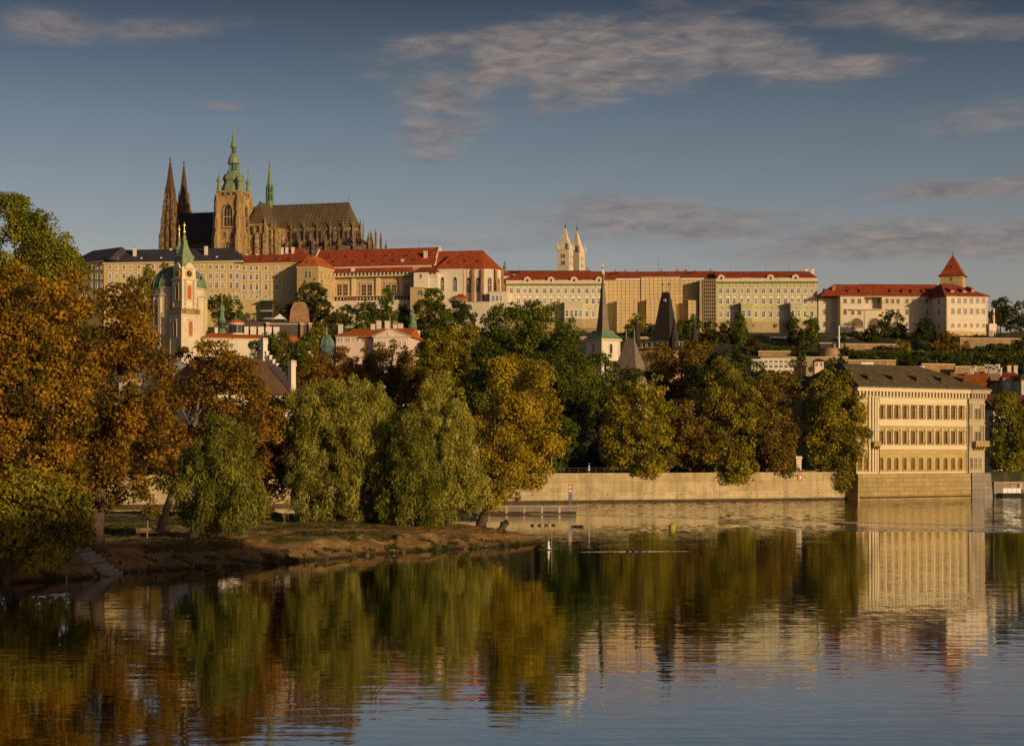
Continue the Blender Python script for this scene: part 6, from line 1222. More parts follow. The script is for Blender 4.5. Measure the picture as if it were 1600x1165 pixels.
    def crown_ch(x, y, zt, hh, w): 
        m = MB().box(-w/2, w/2, -w/2, w/2, -hh, 0, 0).box(-w*.62, w*.62, -w*.62, w*.62, -.9, -.55, 0)
        for a in (-.42, 0, .42):
            for c in (-.42, .42): m.box(a*w*1.1-.12, a*w*1.1+.12, c*w*1.1-.12, c*w*1.1+.12, -.55, .35, 0)
        m.box(-w*.55, w*.55, -w*.55, w*.55, .15, .4, 0); m.build('chimney', 'bright_plaster', rr, (x, y, zt))
    crown_ch(B.L+.05, .75, z(563), 8.5, 1.25); crown_ch(B.L-.1, ym, z(535)+1.6, 5, 1.2)
    gable_house('white_gable_house', 'white house with grey roof half hidden among the orange trees', 186, 250, 400, 396, 590, 556, 660, 'bright_plaster', 'slate_pale', 14, .01, .01, [([205, 222, 238], 600, 612, 5)], [215, 240])
    # right-hand houses
    B, r = gable_house('orange_roof_house', 'house with a plain orange roof right behind the riverside palace', 1470, 1537, 505, 500, 605, 582, 660, 'white_plaster', 'orange_tile', 14, .01, .01, [], [1519])
    MB().box(B.u(1480), B.u(1487), 5.5, 7.5, B.z(586), B.z(579.5), 0).build('chimney', 'rust_stone', r); MB().box(B.u(1502), B.u(1508), 5.5, 7.5, B.z(586), B.z(580), 0).build('chimney', 'rust_stone', r)
    B, r = gable_house('skylight_house', 'house with a grey gable and two skylights in its red roof', 1519, 1556, 516, 512, 592, 578.5, 650, 'white_plaster', 'red_tile', 13, .01, 2, [], [1522])
    for px in (1531.5, 1540): MB().box(-.6, .6, -.5, .5, 0, .12, 0).build('skylight', 'blue_paint', r, (B.u(px, 3), 2.6, B.z(592)+B.m(13.5)*.42+.35)).rotation_euler = (R(45), 0, 0)
    B.part(MB().side([(-.6, B.z(593.5)), (-.6, B.z(591.5)), (6.5, B.z(577.3)), (6.5, B.z(579.5))], -.5, .15, 0), 'gable_trim', 'grey_metal')
    B.part(MB().box(B.u(1541), B.u(1566), -4, -.3, -6, B.z(601), 0).box(B.u(1543), B.u(1560), -3.6, -.3, B.z(596), B.z(595), 1), 'terrace', ['green_white_plaster', 'bright_plaster'])
    B, r = gable_house('blank_window_house', 'pale yellow house with two large white blind windows and a red roof', 1567.5, 1595, 498, 497, 591, 579.5, 660, 'green_white_plaster', 'red_tile', 11, 1, 2, [([1575.5, 1586.8], 597.5, 606.5, 6.5), ([1575.5, 1586.8], 615, 624, 5)], [1577, 1587], .4, 'house', dict(fr='cream_trim', gl='white_paint', t=.12, bars=((), ())))
    B.part(MB().box(B.L-.3, B.L+.5, -1, .0, -6, B.z(585), 0), 'chimney', 'bright_plaster')
    gable_house('yellow_edge_house', 'pale yellow house cut by the right picture edge with a brown roof', 1596, 1625, 490, 490, 594, 583, 660, 'green_white_plaster', 'brown_tile', 11, 2, 2, [([1604], 600, 606, 5)], [])
    B, r = gable_house('dark_gable_house', 'house with a dark purple roof and a white gable at the right edge', 1588, 1630, 440, 428, 640, 616, 700, 'bright_plaster', 'red_dark', 10, .01, .01, [([1596, 1606], 644, 652, 5)], [])
    # cluster of tall white chimneys
    c = Bld('chimney_block', 'cluster of tall white chimney stacks above the red roofs at right', 'chimney block', 1537, 512, 1563, 510, 600)
    c.part(MB().box(0, c.L, 0, 5, -4, c.z(583), 0), 'wall', 'tan_plaster')
    for px, t in ((1540, 570.5), (1546.5, 571), (1551.5, 573), (1557, 570.5), (1560.5, 576)): c.part(MB().box(c.u(px)-.5, c.u(px)+.5, 1.5, 3, c.z(584), c.z(t), 0).box(c.u(px)-.62, c.u(px)+.62, 1.4, 3.1, c.z(t)+.003, c.z(t)+.4, 0).box(c.u(px)-.3, c.u(px)+.3, 1.44, 1.499, c.z(t+4), c.z(t+1.5), 1), 'chimney', ['bright_plaster', 'glass_dark'])
    # hillside terraces on the right
    def wall(label, px0, D0, px1, D1, top, bot, mat, th=1.0, name='retaining_wall'):
        W = Bld(name, label, 'retaining wall', px0, D0, px1, D1, bot); W.part(MB().box(0, W.L, 0, th, -6, W.z(top), 0), 'masonry', mat); W.part(MB().box(-.1, W.L+.1, -.2, th+.1, W.z(top)+.003, W.z(top)+.35, 0), 'coping', 'cream_trim'); return W
    wall('rough orange stone terrace wall under the white palace loggias', 1320, 925, 1420, 930, 538, 547, 'rubble_wall')
    wall('bright rubble wall below the excavation at the far right', 1500, 918, 1610, 925, 529, 541, 'rubble_wall')
    wall('long cream garden wall running behind the riverside palace roof', 1234, 858, 1325, 855, 558, 575, 'tan_plaster')
    W = wall('stone garden wall with an arched gate above the palace roof', 1325, 850, 1400, 852, 563, 582, 'rubble_wall'); W.windows([1391], 567, 578, 10, 'round', fr='cream_trim', gl='rust_stone', t=.3, bars=((), ()), proud=.2)
    wall('old brick garden wall left of the orange house roof', 1440, 842, 1492, 846, 569, 584, 'rust_stone')
    wall('broken rubble wall directly behind the orange roofed house', 1492, 838, 1540, 842, 573, 586, 'rubble_wall')
    wall('tan terrace wall under the scaffolded wing', 905, 955, 1110, 955, 527, 540, 'tan_plaster')
    wall('low stone wall among the shrubs below the pale green wing', 1185, 902, 1235, 902, 549, 556, 'rubble_wall')
    c = at(1303, 557, 893); r = empty('round_bastion', (c.x, 897, c.z)); tag(r, 'round tan stone bastion on the hillside below the white palace', 'bastion'); q = 897/F
    MB().lathe(0, 0, [(21*q, -5), (20.5*q, 12*q), (21*q, 12.2*q), (21*q, 13.2*q)], 28, 0).build('wall', 'rubble_tan', r)
    b = Bld('hill_pavilion', 'small flat roofed pavilion beside the tall white pole on the round bastion', 'pavilion', 1281, 905, 1318, 905, 545); b.part(MB().box(0, b.L*.5, 0, 5, -3, b.z(536.5), 1).box(-.3, b.L*.52, -.4, 5.3, b.z(536.5)+.003, b.z(535.5), 0).box(b.L*.53, b.L*.68, 0, 3, -3, b.z(536), 2).box(b.L*.86, b.L, 0, 3, -3, b.z(536), 2), 'wall', ['bright_plaster', 'glass_dark', 'rubble_wall'])
    p = empty('white_pole', (at(1311, 0, 902).x, 902, at(0, 545, 902).z)); tag(p, 'tall white pole standing on the round bastion', 'pole'); MB().tube([(0, 0, -2), (0, 0, 0), (0, 0, 11.5)], [.42, .42, .36], 10).build('shaft', 'white_paint', p); MB().lathe(0, 0, [(.55, 11.5), (.55, 12), (.2, 12.3)], 10, 0).build('cap', 'white_paint', p)
    # low white buildings, kiosk and trailers at the garden foot
    B = Bld('white_restaurant', 'low white two storey building with dark window bands left of the kiosk', 'building', 1174, 850, 1240, 852, 576); B.part(MB().box(0, B.L, 0, 10, -4, B.z(561), 0).box(B.u(1188), B.u(1234), -.6, 9, B.z(561)+.003, B.z(559), 0).box(-.2, B.L+.2, -.5, 0, B.z(568.5), B.z(567.8), 0), 'wall', 'white_plaster')
    B.windows(rng_px(1181, 1236, 8), 563, 566.8, 5.5, fr='white_paint', gl='glass_dark', t=.15, proud=.12); B.windows(rng_px(1181, 1236, 8), 570, 574.5, 5.5, fr='white_paint', gl='glass_dark', t=.15, proud=.12)
    B, r = gable_house('pink_kiosk', 'little pink and white kiosk with a red roof at the garden wall', 1273, 1287, 845, 845, 565, 560, 578, 'pink_plaster', 'red_dark', 5, 1.5, 1.5, [([1276.5, 1283.5], 566.5, 572, 3)], [], .5, 'kiosk')
    for (a, c_, t, l) in ((1345, 1365, 566, 'white box trailer parked behind the palace roof, left one'), (1418, 1445, 572, 'long white box trailer parked behind the palace roof, right one')):
        B = Bld('box_trailer', l, 'trailer', a, 790, c_, 790, t+9); B.part(MB().box(0, B.L, 0, 2.6, .9, B.z(t), 0), 'body', 'white_paint'); B.part(MB().box(.1, B.L-.1, .1, 2.5, B.z(t)+.003, B.z(t)+.12, 0), 'roof', 'grey_metal')
        for x in (1.2, B.L-1.2): B.part(MB().side([(.45*math.cos(R(q)), .45+.45*math.sin(R(q))) for q in range(0, 360, 30)], x-.15, x+.15, 0), 'wheel', 'black_paint')
    for k, (px, w_) in enumerate(((1172, 8), (1217, 14), (1262, 9), (1322, 14))):
        B = Bld('market_canopy', ['small blue white canopy under the dark shrub', 'long white canopy roof under the pale green wing', 'white canopy between the two columnar trees', 'pale blue canopy under the white palace'][k], 'canopy', px-w_, 955, px+w_, 955, 535); B.part(MB().side([(0, 2.6), (2, 3.3), (4, 2.6), (4, 2.5), (2, 3.2), (0, 2.5)], 0, B.L, 0), 'cover', ['blue_pale', 'white_paint', 'white_paint', 'blue_pale'][k])
        for x in (.2, B.L/2, B.L-.2): B.part(MB().tube([(x, .2, -1), (x, .2, 2.6)], [.06, .06], 6), 'pole', 'grey_metal')
mk('pink_plaster', (.70, .56, .48), .06, .2, streak=.15); mk('slate_pale', (.20, .20, .23), .15, .4, rows=.6); mk('terrace_dark', (.075, .06, .06), .2, .3); mk('rubble_tan', (.46, .33, .18), .2, .3, brick=(1.8, .7, .05)); mk('blue_pale', (.42, .48, .60), .08, 1)
town()
def right_bank():
    A = at(1553, 776, 396); B = Bld('side_quay', 'dark grey stone quay wall in shade right of the palace', 'quay wall', 1553, 398, 1640, 412, 776)
    B.part(MB().box(0, B.L+30, 0, 2, -2, B.z(753), 0), 'wall', 'ashlar_grey'); B.part(MB().box(-.1, B.L+30, -.15, 2.1, B.z(753)+.003, B.z(752), 0), 'coping', 'concrete'); B.part(MB().box(B.u(1590), B.u(1595), -.5, -.01, -2, B.z(755), 0), 'buttress', 'tan_plaster')
    h, r = gable_house('white_waterside_house', 'white house wall behind the trunk of the tree right of the palace', 1552, 1640, 430, 440, 640, 615, 752, 'bright_plaster', 'red_dark', 12, 2, 2, [([1590, 1600], 690, 705, 6)], [])
    b = Bld('moored_boat', 'low dark moored boat with white side panels at the quay right of the palace', 'boat', 1560, 390, 1612, 392, 776.5); L = b.L
    b.part(MB().prism([(0, 1.2), (1.2, 0), (L-1.5, 0), (L, 1.3), (L-1.5, 2.6), (1.2, 2.6)], -.3, .75, 0).prism([(.2, 1.2), (1.3, .1), (L-1.6, .1), (L-.2, 1.3), (L-1.6, 2.5), (1.3, 2.5)], .753, .85, 0), 'hull', 'black_paint')
    q = MB()
    for k in range(4): q.box(b.u(1568)+k*1.15, b.u(1568)+k*1.15+1.06, .18, .26, .95, 2.0, 0)
    q.box(b.u(1568)-.05, b.u(1568)+4.6, .27, .33, 1.95, 2.05, 0); b.part(q, 'side_panel', 'white_paint'); b.part(MB().box(L*.62, L*.8, .5, 2.1, .853, 1.7, 0), 'cabin', 'dark_metal'); b.part(MB().box(L*.9, L*.9+.5, .6, 1.6, .853, 1.35, 0), 'engine_box', 'red_paint')
right_bank()
# ------------------------------------------------------------------ unseen theatre block added behind the camera's right shoulder to shade the island foot
def shade_theatre():
    r = empty('shade_theatre', (116.5, -29, 4.5), R(43.5)); tag(r, 'unseen cream theatre block added on the near bank to cast shade', 'theatre')
    MB().box(-33, 33, -16, 16, -4, 27, 0).box(-33.6, 33.6, -16.6, 16.6, 26.2, 27.6, 1).box(-33.4, 33.4, -16.4, 16.4, 9.5, 10.2, 1).build('wall', ['church_stone', 'cream_trim'], r)
    MB().sqpyr(-31, 31, -15, 15, 27.6, [(0, 0), (3, 9), (7, 12.5), (7.5, 12.6)], 0).build('roof', 'slate', r)
    o = None
    for s in (-1, 1):
        for k in range(11):
            for (zz, hh) in ((2, 5), (12, 8)):
                key = hh
                w = window_mesh(2.4, hh, 'round', 0, 0, .4, ((.5,), (.5,)), 0, .3).build('window', ['cream_trim', 'glass_brown'], r) if (o is None or o[0] != hh) else None
                w = w or inst(o[1], r, (0, 0, 0)); o = (hh, w); w.name = 'window'; w.location = (-27.5+5.5*k, 16*s, zz); w.rotation_euler = (0, 0, 0 if s < 0 else math.pi)
shade_theatre()
# ------------------------------------------------------------------ trees of the island
ISL = dict(group=None, ground=island_z)
def isl(name, label, D, ms, tx, mat, **k):
    k = {**ISL, **k}; return tree(name, label, D, ms, (tx, None), mat, **k)
isl('poplar_tree', 'tall green poplar rising highest at the left edge behind the orange chestnut', 196, [(18, 392, 44, 92), (58, 405, 38, 72), (92, 420, 22, 74), (120, 425, 15, 42), (30, 500, 62, 100), (104, 425, 24, 55), (85, 500, 45, 90), (20, 335, 22, 40), (-50, 450, 60, 130), (50, 620, 80, 90)], 40, 'leaf_poplar', leaf=.24, dens=.5, lr=1.7, tr=.55)
isl('chestnut_tree', 'big orange chestnut at the left edge with leaves hanging to the water', 139, [(60, 515, 88, 112), (20, 600, 90, 110), (105, 620, 40, 110), (-70, 600, 110, 150), (50, 720, 85, 90)], 20, 'leaf_amber', leaf=.24, dens=.5, lr=1.25, tr=.5)
isl('chestnut_tree', 'low green yellow chestnut boughs drooping over the stone steps at left', 131, [(40, 800, 70, 65), (105, 790, 35, 60), (60, 850, 50, 40), (-40, 800, 80, 90), (115, 830, 25, 45)], 10, 'leaf_olive', leaf=.24, dens=.5, lr=1.1, tr=.35)
isl('chestnut_tree', 'orange brown chestnut with a thick ridged trunk beside the stone steps', 149, [(180, 512, 54, 76), (195, 590, 72, 90), (150, 660, 55, 95), (215, 690, 62, 85), (175, 755, 80, 45)], 150, 'leaf_orange', fill=.8, leaf=.24, dens=.5, lr=1.2, tr=.62)
isl('chestnut_tree', 'rusty chestnut with a broad crown in front of the white gabled house', 172, [(310, 590, 68, 58), (368, 625, 50, 55), (330, 665, 95, 70), (255, 700, 50, 70), (410, 665, 32, 42), (250, 560, 28, 40), (345, 560, 45, 34), (385, 603, 36, 40)], 252, 'leaf_orange', fill=.8, leaf=.24, dens=.45, lr=1.35, tr=.38, lean=.9, bark='bark_pale')
isl('willow_tree', 'small dark green willow between the orange chestnuts on the island', 160, [(345, 720, 58, 62), (300, 760, 35, 60), (385, 765, 38, 55), (345, 785, 70, 48)], 302, 'leaf_willow_deep', leaf=.34, asp=.27, dens=.6, lr=1.1, mode=1, tr=.42)
isl('chestnut_tree', 'bright rust red chestnut between the small willow and the big willow', 206, [(440, 665, 45, 60), (460, 720, 42, 50), (420, 730, 45, 55), (475, 690, 25, 40)], 405, 'leaf_rust', leaf=.25, dens=.5, lr=1.3, tr=.42)
isl('willow_tree', 'large pale green willow standing on the bare bank of the island', 203, [(530, 690, 76, 80), (570, 660, 50, 50), (500, 665, 50, 58), (600, 730, 38, 70), (530, 770, 88, 56), (475, 720, 28, 60), (600, 780, 45, 42), (545, 640, 70, 45), (480, 660, 35, 55)], 526, 'leaf_willow', leaf=.34, asp=.27, dens=.5, lr=1.15, mode=1, tr=.52)
isl('willow_tree', 'darker green willow squeezed between the two larger willows', 198, [(645, 740, 42, 62), (620, 775, 45, 48), (665, 775, 35, 48), (645, 690, 35, 40)], 667, 'leaf_willow_deep', leaf=.34, asp=.27, dens=.5, lr=1.15, mode=1, tr=.34)
isl('willow_tree', 'pale green willow next to the yellow tree at the island tip', 201, [(690, 660, 48, 68), (715, 720, 46, 75), (660, 690, 32, 60), (730, 770, 35, 45), (690, 770, 58, 48), (655, 760, 25, 55)], 700, 'leaf_willow', leaf=.34, asp=.27, dens=.5, lr=1.15, mode=1, tr=.4)
isl('plane_tree', 'golden yellow tree at the island tip with foliage almost to the water', 203, [(815, 610, 55, 58), (845, 660, 40, 75), (800, 690, 45, 75), (780, 740, 38, 60), (830, 735, 30, 35), (780, 580, 25, 30), (765, 770, 22, 38), (735, 700, 25, 60)], 752, 'leaf_yellow', leaf=.24, dens=.52, lr=1.4, tr=.55, lean=.6)
for (px, D, py, l) in ((230, 160, 0, 'thin young tree stem with sparse leaves beside the island bench'), (412, 200, 0, 'thin stake like sapling in front of the rust red chestnut')):
    isl('young_tree', l, D, [(px+4, 792, 12, 26)], px, 'leaf_brown', leaf=.3, dens=.35, lr=.5, tr=.07, bark='bark_pale')
# big trunks standing among the island trees
for (px, D, l) in ((118, 160, 'reddish trunk with high crown left of the thick ridged chestnut'), (484, 214, 'leaning chestnut behind the large pale willow'), (398, 224, 'dark trunked tree behind the thin sapling on the lit grass')):
    isl('park_tree', l, D, [(px-6, 700, 40, 60), (px+10, 660, 35, 50)], px, 'leaf_brown', leaf=.42, dens=.5, lr=1.4, tr=.5)
# ------------------------------------------------------------------ trees along the river wall and in the park behind it
def park(name, label, D, ms, tx, mat, **k):
    k = {**dict(ground=lambda x, y: 5.6, leaf=.40, lr=1.7, dens=.5), **k}; return tree(name, label, D, ms, (tx, None), mat, **k)
park('plane_tree', 'big olive plane tree overhanging the river wall left of centre row', 357, [(1000, 645, 50, 58), (985, 690, 48, 50), (1025, 700, 35, 42), (1010, 728, 26, 24, -7), (975, 725, 25, 22, -5), (965, 640, 22, 40)], 1003, 'leaf_olive')
park('plane_tree', 'small russet plane tree squeezed in the row above the river wall', 361, [(1080, 690, 36, 48), (1062, 665, 22, 35), (1095, 715, 25, 28)], 1078, 'leaf_brown')
park('plane_tree', 'tall amber plane tree in the middle of the row on the river wall', 363, [(1130, 610, 42, 48), (1150, 660, 45, 70), (1120, 690, 35, 50), (1155, 730, 32, 24, -7), (1115, 730, 22, 20, -6)], 1140, 'leaf_olive')
park('plane_tree', 'brown orange plane tree with a tall narrow crown left of the gate pillar', 369, [(1215, 630, 38, 55), (1212, 690, 37, 52), (1195, 665, 32, 60), (1220, 730, 24, 20, -6), (1195, 732, 20, 18, -5)], 1216, 'leaf_brown')
park('plane_tree', 'round plane tree hiding the left end of the riverside palace', 368, [(1298, 630, 44, 52), (1295, 680, 36, 46), (1325, 665, 26, 60), (1340, 690, 20, 40), (1322, 735, 20, 40), (1285, 712, 16, 28)], 1285, 'leaf_olive')
park('lime_tree', 'tall dark green tree towering over the yellow tree at centre', 376, [(800, 520, 40, 52), (855, 525, 42, 55), (770, 560, 32, 60), (880, 590, 45, 70), (825, 590, 70, 75), (905, 610, 30, 60), (890, 660, 40, 50), (770, 620, 40, 60), (835, 487, 25, 22)], 840, 'leaf_green', lr=2.3, tr=.7)
park('lime_tree', 'dark small tree just behind the grey lamp post', 362, [(880, 690, 28, 36), (868, 710, 22, 26)], 880, 'leaf_green')
park('lime_tree', 'dark green tree below the needle spire belfry', 400, [(940, 580, 26, 34), (925, 620, 30, 40), (950, 630, 25, 40)], 938, 'leaf_green')
park('lime_tree', 'dark bush like tree right under the wedge roofed tower', 405, [(983, 585, 18, 18), (975, 610, 20, 25)], 980, 'leaf_dark')
park('ash_tree', 'loose brown tree in front of the black wedge roofed tower', 412, [(1055, 590, 48, 40), (1030, 570, 25, 32), (1085, 560, 30, 30), (1100, 590, 30, 35), (1060, 630, 50, 40)], 1060, 'leaf_brown', dens=.45)
park('lime_tree', 'dark green crown between the two tallest plane trees', 396, [(1135, 565, 30, 24), (1165, 580, 24, 26), (1100, 600, 25, 30)], 1135, 'leaf_dark')
park('lime_tree', 'dark dull tree added as a shade backdrop behind the wall railing', 425, [(930, 680, 45, 50), (960, 720, 30, 25), (905, 715, 30, 28), (950, 650, 30, 40)], 930, 'leaf_dark')  # dark crowns here and just below added to stand in for park shade
park('lime_tree', 'dark tree added as a shade backdrop behind the olive plane tree', 432, [(1045, 690, 45, 45), (1065, 720, 30, 25), (1000, 710, 40, 30)], 1045, 'leaf_dark')
park('lime_tree', 'dark tree added as a shade backdrop behind the amber plane tree', 434, [(1165, 700, 45, 40), (1120, 715, 35, 28), (1190, 640, 25, 50)], 1165, 'leaf_dark')
park('lime_tree', 'yellow olive tree peeping out behind the pale right willow', 380, [(725, 600, 32, 48), (745, 640, 30, 50), (705, 570, 20, 30)], 728, 'leaf_olive')
park('lime_tree', 'olive tree right of the pink pediment palace', 425, [(685, 555, 36, 44), (665, 590, 32, 42), (710, 545, 25, 36), (690, 610, 45, 40)], 685, 'leaf_olive')
park('chestnut_tree', 'dark russet tree in front of the pink pediment palace', 418, [(605, 575, 46, 38), (575, 600, 35, 40), (635, 600, 35, 40), (610, 610, 55, 40)], 605, 'leaf_brown')
park('chestnut_tree', 'orange brown tree below the ribbed cupola', 414, [(525, 570, 36, 34), (500, 595, 30, 32), (540, 600, 34, 34)], 525, 'leaf_rust')
park('lime_tree', 'dark green tree behind the stepped gable house', 430, [(440, 550, 38, 32), (465, 575, 34, 40), (415, 545, 25, 26), (450, 610, 40, 40), (480, 540, 16, 28)], 452, 'leaf_green')
park('lime_tree', 'dark brown tree right of the stepped gable chimney', 405, [(485, 600, 28, 45), (500, 640, 30, 40)], 490, 'leaf_brown')
park('lime_tree', 'tall yellow green tree on the quay right of the palace', 407, [(1572, 660, 28, 48), (1585, 690, 32, 45), (1560, 700, 18, 35), (1600, 670, 25, 50), (1575, 725, 28, 20), (1570, 630, 18, 20)], 1573, 'leaf_poplar')
park('chestnut_tree', 'brown tree added to screen the white gabled house from the water reflection', 352, [(205, 690, 42, 60), (235, 720, 35, 45), (185, 730, 30, 40), (215, 640, 42, 42)], 208, 'leaf_brown')  # added to block the pale house reflection in the river
park('chestnut_tree', 'brown green tree added to screen the stepped gable house from the water reflection', 350, [(300, 710, 45, 50), (360, 700, 40, 50), (330, 740, 50, 35)], 330, 'leaf_olive')  # added to keep the house wall out of the river reflection
park('lime_tree', 'dark green tree behind the gap between the two large willows', 352, [(625, 690, 40, 50), (600, 720, 35, 45), (660, 720, 30, 45)], 628, 'leaf_green')
# dark shrubs added behind the park wall to stand in for shade
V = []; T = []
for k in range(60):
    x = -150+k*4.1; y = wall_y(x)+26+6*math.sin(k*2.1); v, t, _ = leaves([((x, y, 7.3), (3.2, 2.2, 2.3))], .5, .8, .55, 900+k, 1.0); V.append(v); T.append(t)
tag(leaf_object('shade_shrubs', np.concatenate(V), np.concatenate(T), 'leaf_dark'), 'dark shrubbery standing in for the shade under the park trees', 'shrubbery', None, 'stuff')
# ------------------------------------------------------------------ trees on the castle hill
def hl(name, label, D, ms, mat, **k):
    k = {**dict(ground=hill, leaf=.75, lr=1.7, dens=.5), **k}; return tree(name, label, D, ms, (ms[0][0], None), mat, **k)
HILL = [
 ('lime_tree', 'round dark green tree against the yellow palace right of the clock tower', 930, [(342, 478, 18, 22), (362, 482, 17, 20), (355, 498, 24, 14)], 'leaf_green'),
 ('lime_tree', 'brownish tree crown left of the baroque dome in front of the yellow palace', 760, [(212, 455, 20, 26), (200, 480, 20, 25)], 'leaf_brown'),
 ('birch_tree', 'thin pale tree standing before the yellow palace left of the dome', 930, [(234, 440, 9, 28), (240, 470, 12, 25)], 'leaf_olive'),
 ('cypress_tree', 'slim pointed tree just left of the baroque dome top', 900, [(257, 425, 6, 22), (257, 455, 8, 25)], 'leaf_olive'),
 ('oak_tree', 'large dark brown green tree hiding the foot of the corner tower house', 945, [(487, 463, 24, 24), (500, 485, 22, 20), (474, 485, 20, 18)], 'leaf_dark'),
 ('yew_tree', 'small black green tree left of the brick bastion', 950, [(450, 490, 13, 15)], 'leaf_dark'),
 ('lime_tree', 'dark tree below the first tall windows of the great hall', 930, [(540, 492, 22, 15), (528, 502, 18, 14)], 'leaf_green'),
 ('lime_tree', 'dark tree below the middle windows of the great hall', 925, [(572, 488, 22, 17), (585, 498, 18, 16)], 'leaf_green'),
 ('spruce_tree', 'pointed dark conifer before the right end of the great hall', 925, [(604, 460, 8, 13), (605, 476, 12, 14), (606, 495, 17, 16)], 'leaf_green'),
 ('yew_tree', 'narrow dark tree left of the stone bastion of the hall end house', 930, [(628, 488, 9, 18), (634, 500, 12, 16)], 'leaf_dark'),
 ('ash_tree', 'tall loose green tree in front of the hall end house', 920, [(676, 468, 17, 17), (664, 487, 18, 20), (684, 490, 17, 22), (672, 508, 25, 14)], 'leaf_green'),
 ('ash_tree', 'loose tree before the long white garden wall of the church', 915, [(716, 485, 14, 18), (728, 497, 16, 20), (708, 505, 16, 18)], 'leaf_dark'),
 ('lime_tree', 'small green tree between the two loose trees under the church', 900, [(696, 500, 12, 18)], 'leaf_green'),
 ('maple_tree', 'olive tree left of the ribbed cupola on the slope', 700, [(497, 522, 15, 18), (488, 535, 14, 16)], 'leaf_olive'),
 ('maple_tree', 'thin yellow brown tree before the scaffold netting', 950, [(995, 503, 15, 14), (988, 515, 12, 12)], 'leaf_olive'),
 ('lime_tree', 'dark shrub like tree left of the black wedge roof', 940, [(1018, 518, 12, 14)], 'leaf_dark'),
 ('lime_tree', 'green tree right of the black wedge roof', 945, [(1067, 512, 13, 16)], 'leaf_green'),
 ('lime_tree', 'taller green tree under the right edge of the scaffold netting', 945, [(1082, 508, 14, 16), (1080, 522, 15, 14)], 'leaf_green'),
 ('pine_tree', 'spreading dark pine below the open scaffold', 945, [(1110, 515, 13, 14), (1114, 528, 16, 12)], 'leaf_dark'),
 ('pine_tree', 'feathery dark conifer left of the tall columnar tree', 945, [(1133, 515, 9, 16), (1134, 530, 14, 12)], 'leaf_dark'),
 ('columnar_tree', 'tall columnar green tree below the left bay of the pale green wing', 940, [(1157, 500, 6, 16), (1157, 518, 11, 22), (1157, 533, 12, 12)], 'leaf_green'),
 ('columnar_tree', 'dark columnar tree below the right bay of the pale green wing', 938, [(1237, 505, 8, 18), (1240, 524, 11, 20)], 'leaf_dark'),
 ('spruce_tree', 'thin ragged spruce between the two columnar trees at right', 930, [(1253, 518, 4, 8), (1253, 530, 8, 12), (1253, 543, 11, 12)], 'leaf_dark'),
 ('columnar_tree', 'broad columnar tree right of the thin ragged spruce', 938, [(1268, 510, 12, 20), (1270, 525, 13, 16)], 'leaf_green'),
 ('copper_beech', 'small dark purple beech on the slope under the pale green wing', 920, [(1174, 543, 13, 12)], 'leaf_purple'),
 ('oak_tree', 'broad dark oak in front of the right loggia arch', 955, [(1392, 505, 20, 20), (1374, 518, 20, 14), (1405, 520, 14, 16)], 'leaf_dark'),
 ('lime_tree', 'dark round tree left of the white corner palace', 945, [(1447, 512, 15, 16), (1440, 526, 14, 14), (1458, 525, 14, 12)], 'leaf_dark'),
 ('maple_tree', 'olive bush like tree at the end of the orange terrace wall', 905, [(1411, 545, 13, 15)], 'leaf_olive'),
 ('maple_tree', 'brownish tree group below the white corner palace', 920, [(1480, 538, 18, 20), (1497, 545, 18, 18), (1465, 548, 18, 16)], 'leaf_brown'),
 ('maple_tree', 'dark bush under the olive tree on the slope at right', 890, [(1436, 560, 13, 13)], 'leaf_green'),
 ('maple_tree', 'bright green bush on the dark slope near the white chimneys', 880, [(1541, 563, 12, 10)], 'leaf_olive'),
 ('lime_tree', 'tall dark tree right of the tiny gatehouse on the skyline', 985, [(1563, 478, 14, 16), (1555, 500, 14, 18), (1575, 492, 14, 22)], 'leaf_dark'),
 ('lime_tree', 'dark tree at the right edge on the skyline', 985, [(1596, 488, 15, 20), (1590, 510, 18, 18)], 'leaf_dark'),
 ('lime_tree', 'brownish crown low on the slope under the tower at right', 900, [(1500, 568, 20, 12)], 'leaf_brown'),
 ('lime_tree', 'dark broad tree on the slope at the far right edge', 900, [(1580, 552, 22, 16), (1600, 545, 20, 20)], 'leaf_dark'),
 ('lime_tree', 'dark tree mass above the white chimney cluster', 895, [(1530, 552, 22, 12), (1550, 548, 18, 12)], 'leaf_dark'),
 ('hedge_tree', 'small clipped dark tree at the cream garden wall left of the kiosk', 850, [(1252, 566, 9, 9)], 'leaf_dark'),
 ('hedge_tree', 'small clipped dark tree right of the kiosk', 850, [(1299, 567, 8, 8)], 'leaf_dark'),
 ('hedge_tree', 'second clipped dark tree right of the kiosk', 849, [(1314, 566, 8, 9)], 'leaf_dark'),
 ('lime_tree', 'dark tree low on the slope behind the pink palace chimneys', 890, [(590, 508, 18, 12), (560, 512, 16, 10)], 'leaf_green'),
 ('lime_tree', 'dark tree right of the green onion spire', 880, [(660, 520, 16, 16), (672, 530, 18, 14)], 'leaf_dark'),
 ('lime_tree', 'olive tree on the slope left of the tall centre tree', 870, [(735, 520, 16, 16), (722, 530, 20, 14)], 'leaf_olive'),
 ('lime_tree', 'round dark tree below the porch of the red roofed church', 885, [(700, 525, 18, 14)], 'leaf_green'),
 ('lime_tree', 'dark tree between the brick bastion and the great hall terrace', 900, [(516, 505, 16, 12), (505, 512, 14, 12)], 'leaf_dark'),
 ('lime_tree', 'dull green tree in front of the low white building', 780, [(1192, 594, 26, 15), (1225, 592, 22, 13)], 'leaf_brown'),
 ('yew_tree', 'thin little cypress beside the tall white pole', 950, [(1319, 530, 3, 8)], 'leaf_dark'),
]
for a in HILL: hl(*a)
V = []; T = []; r = random.Random(77)      # ivy banks and hedges on the terraces
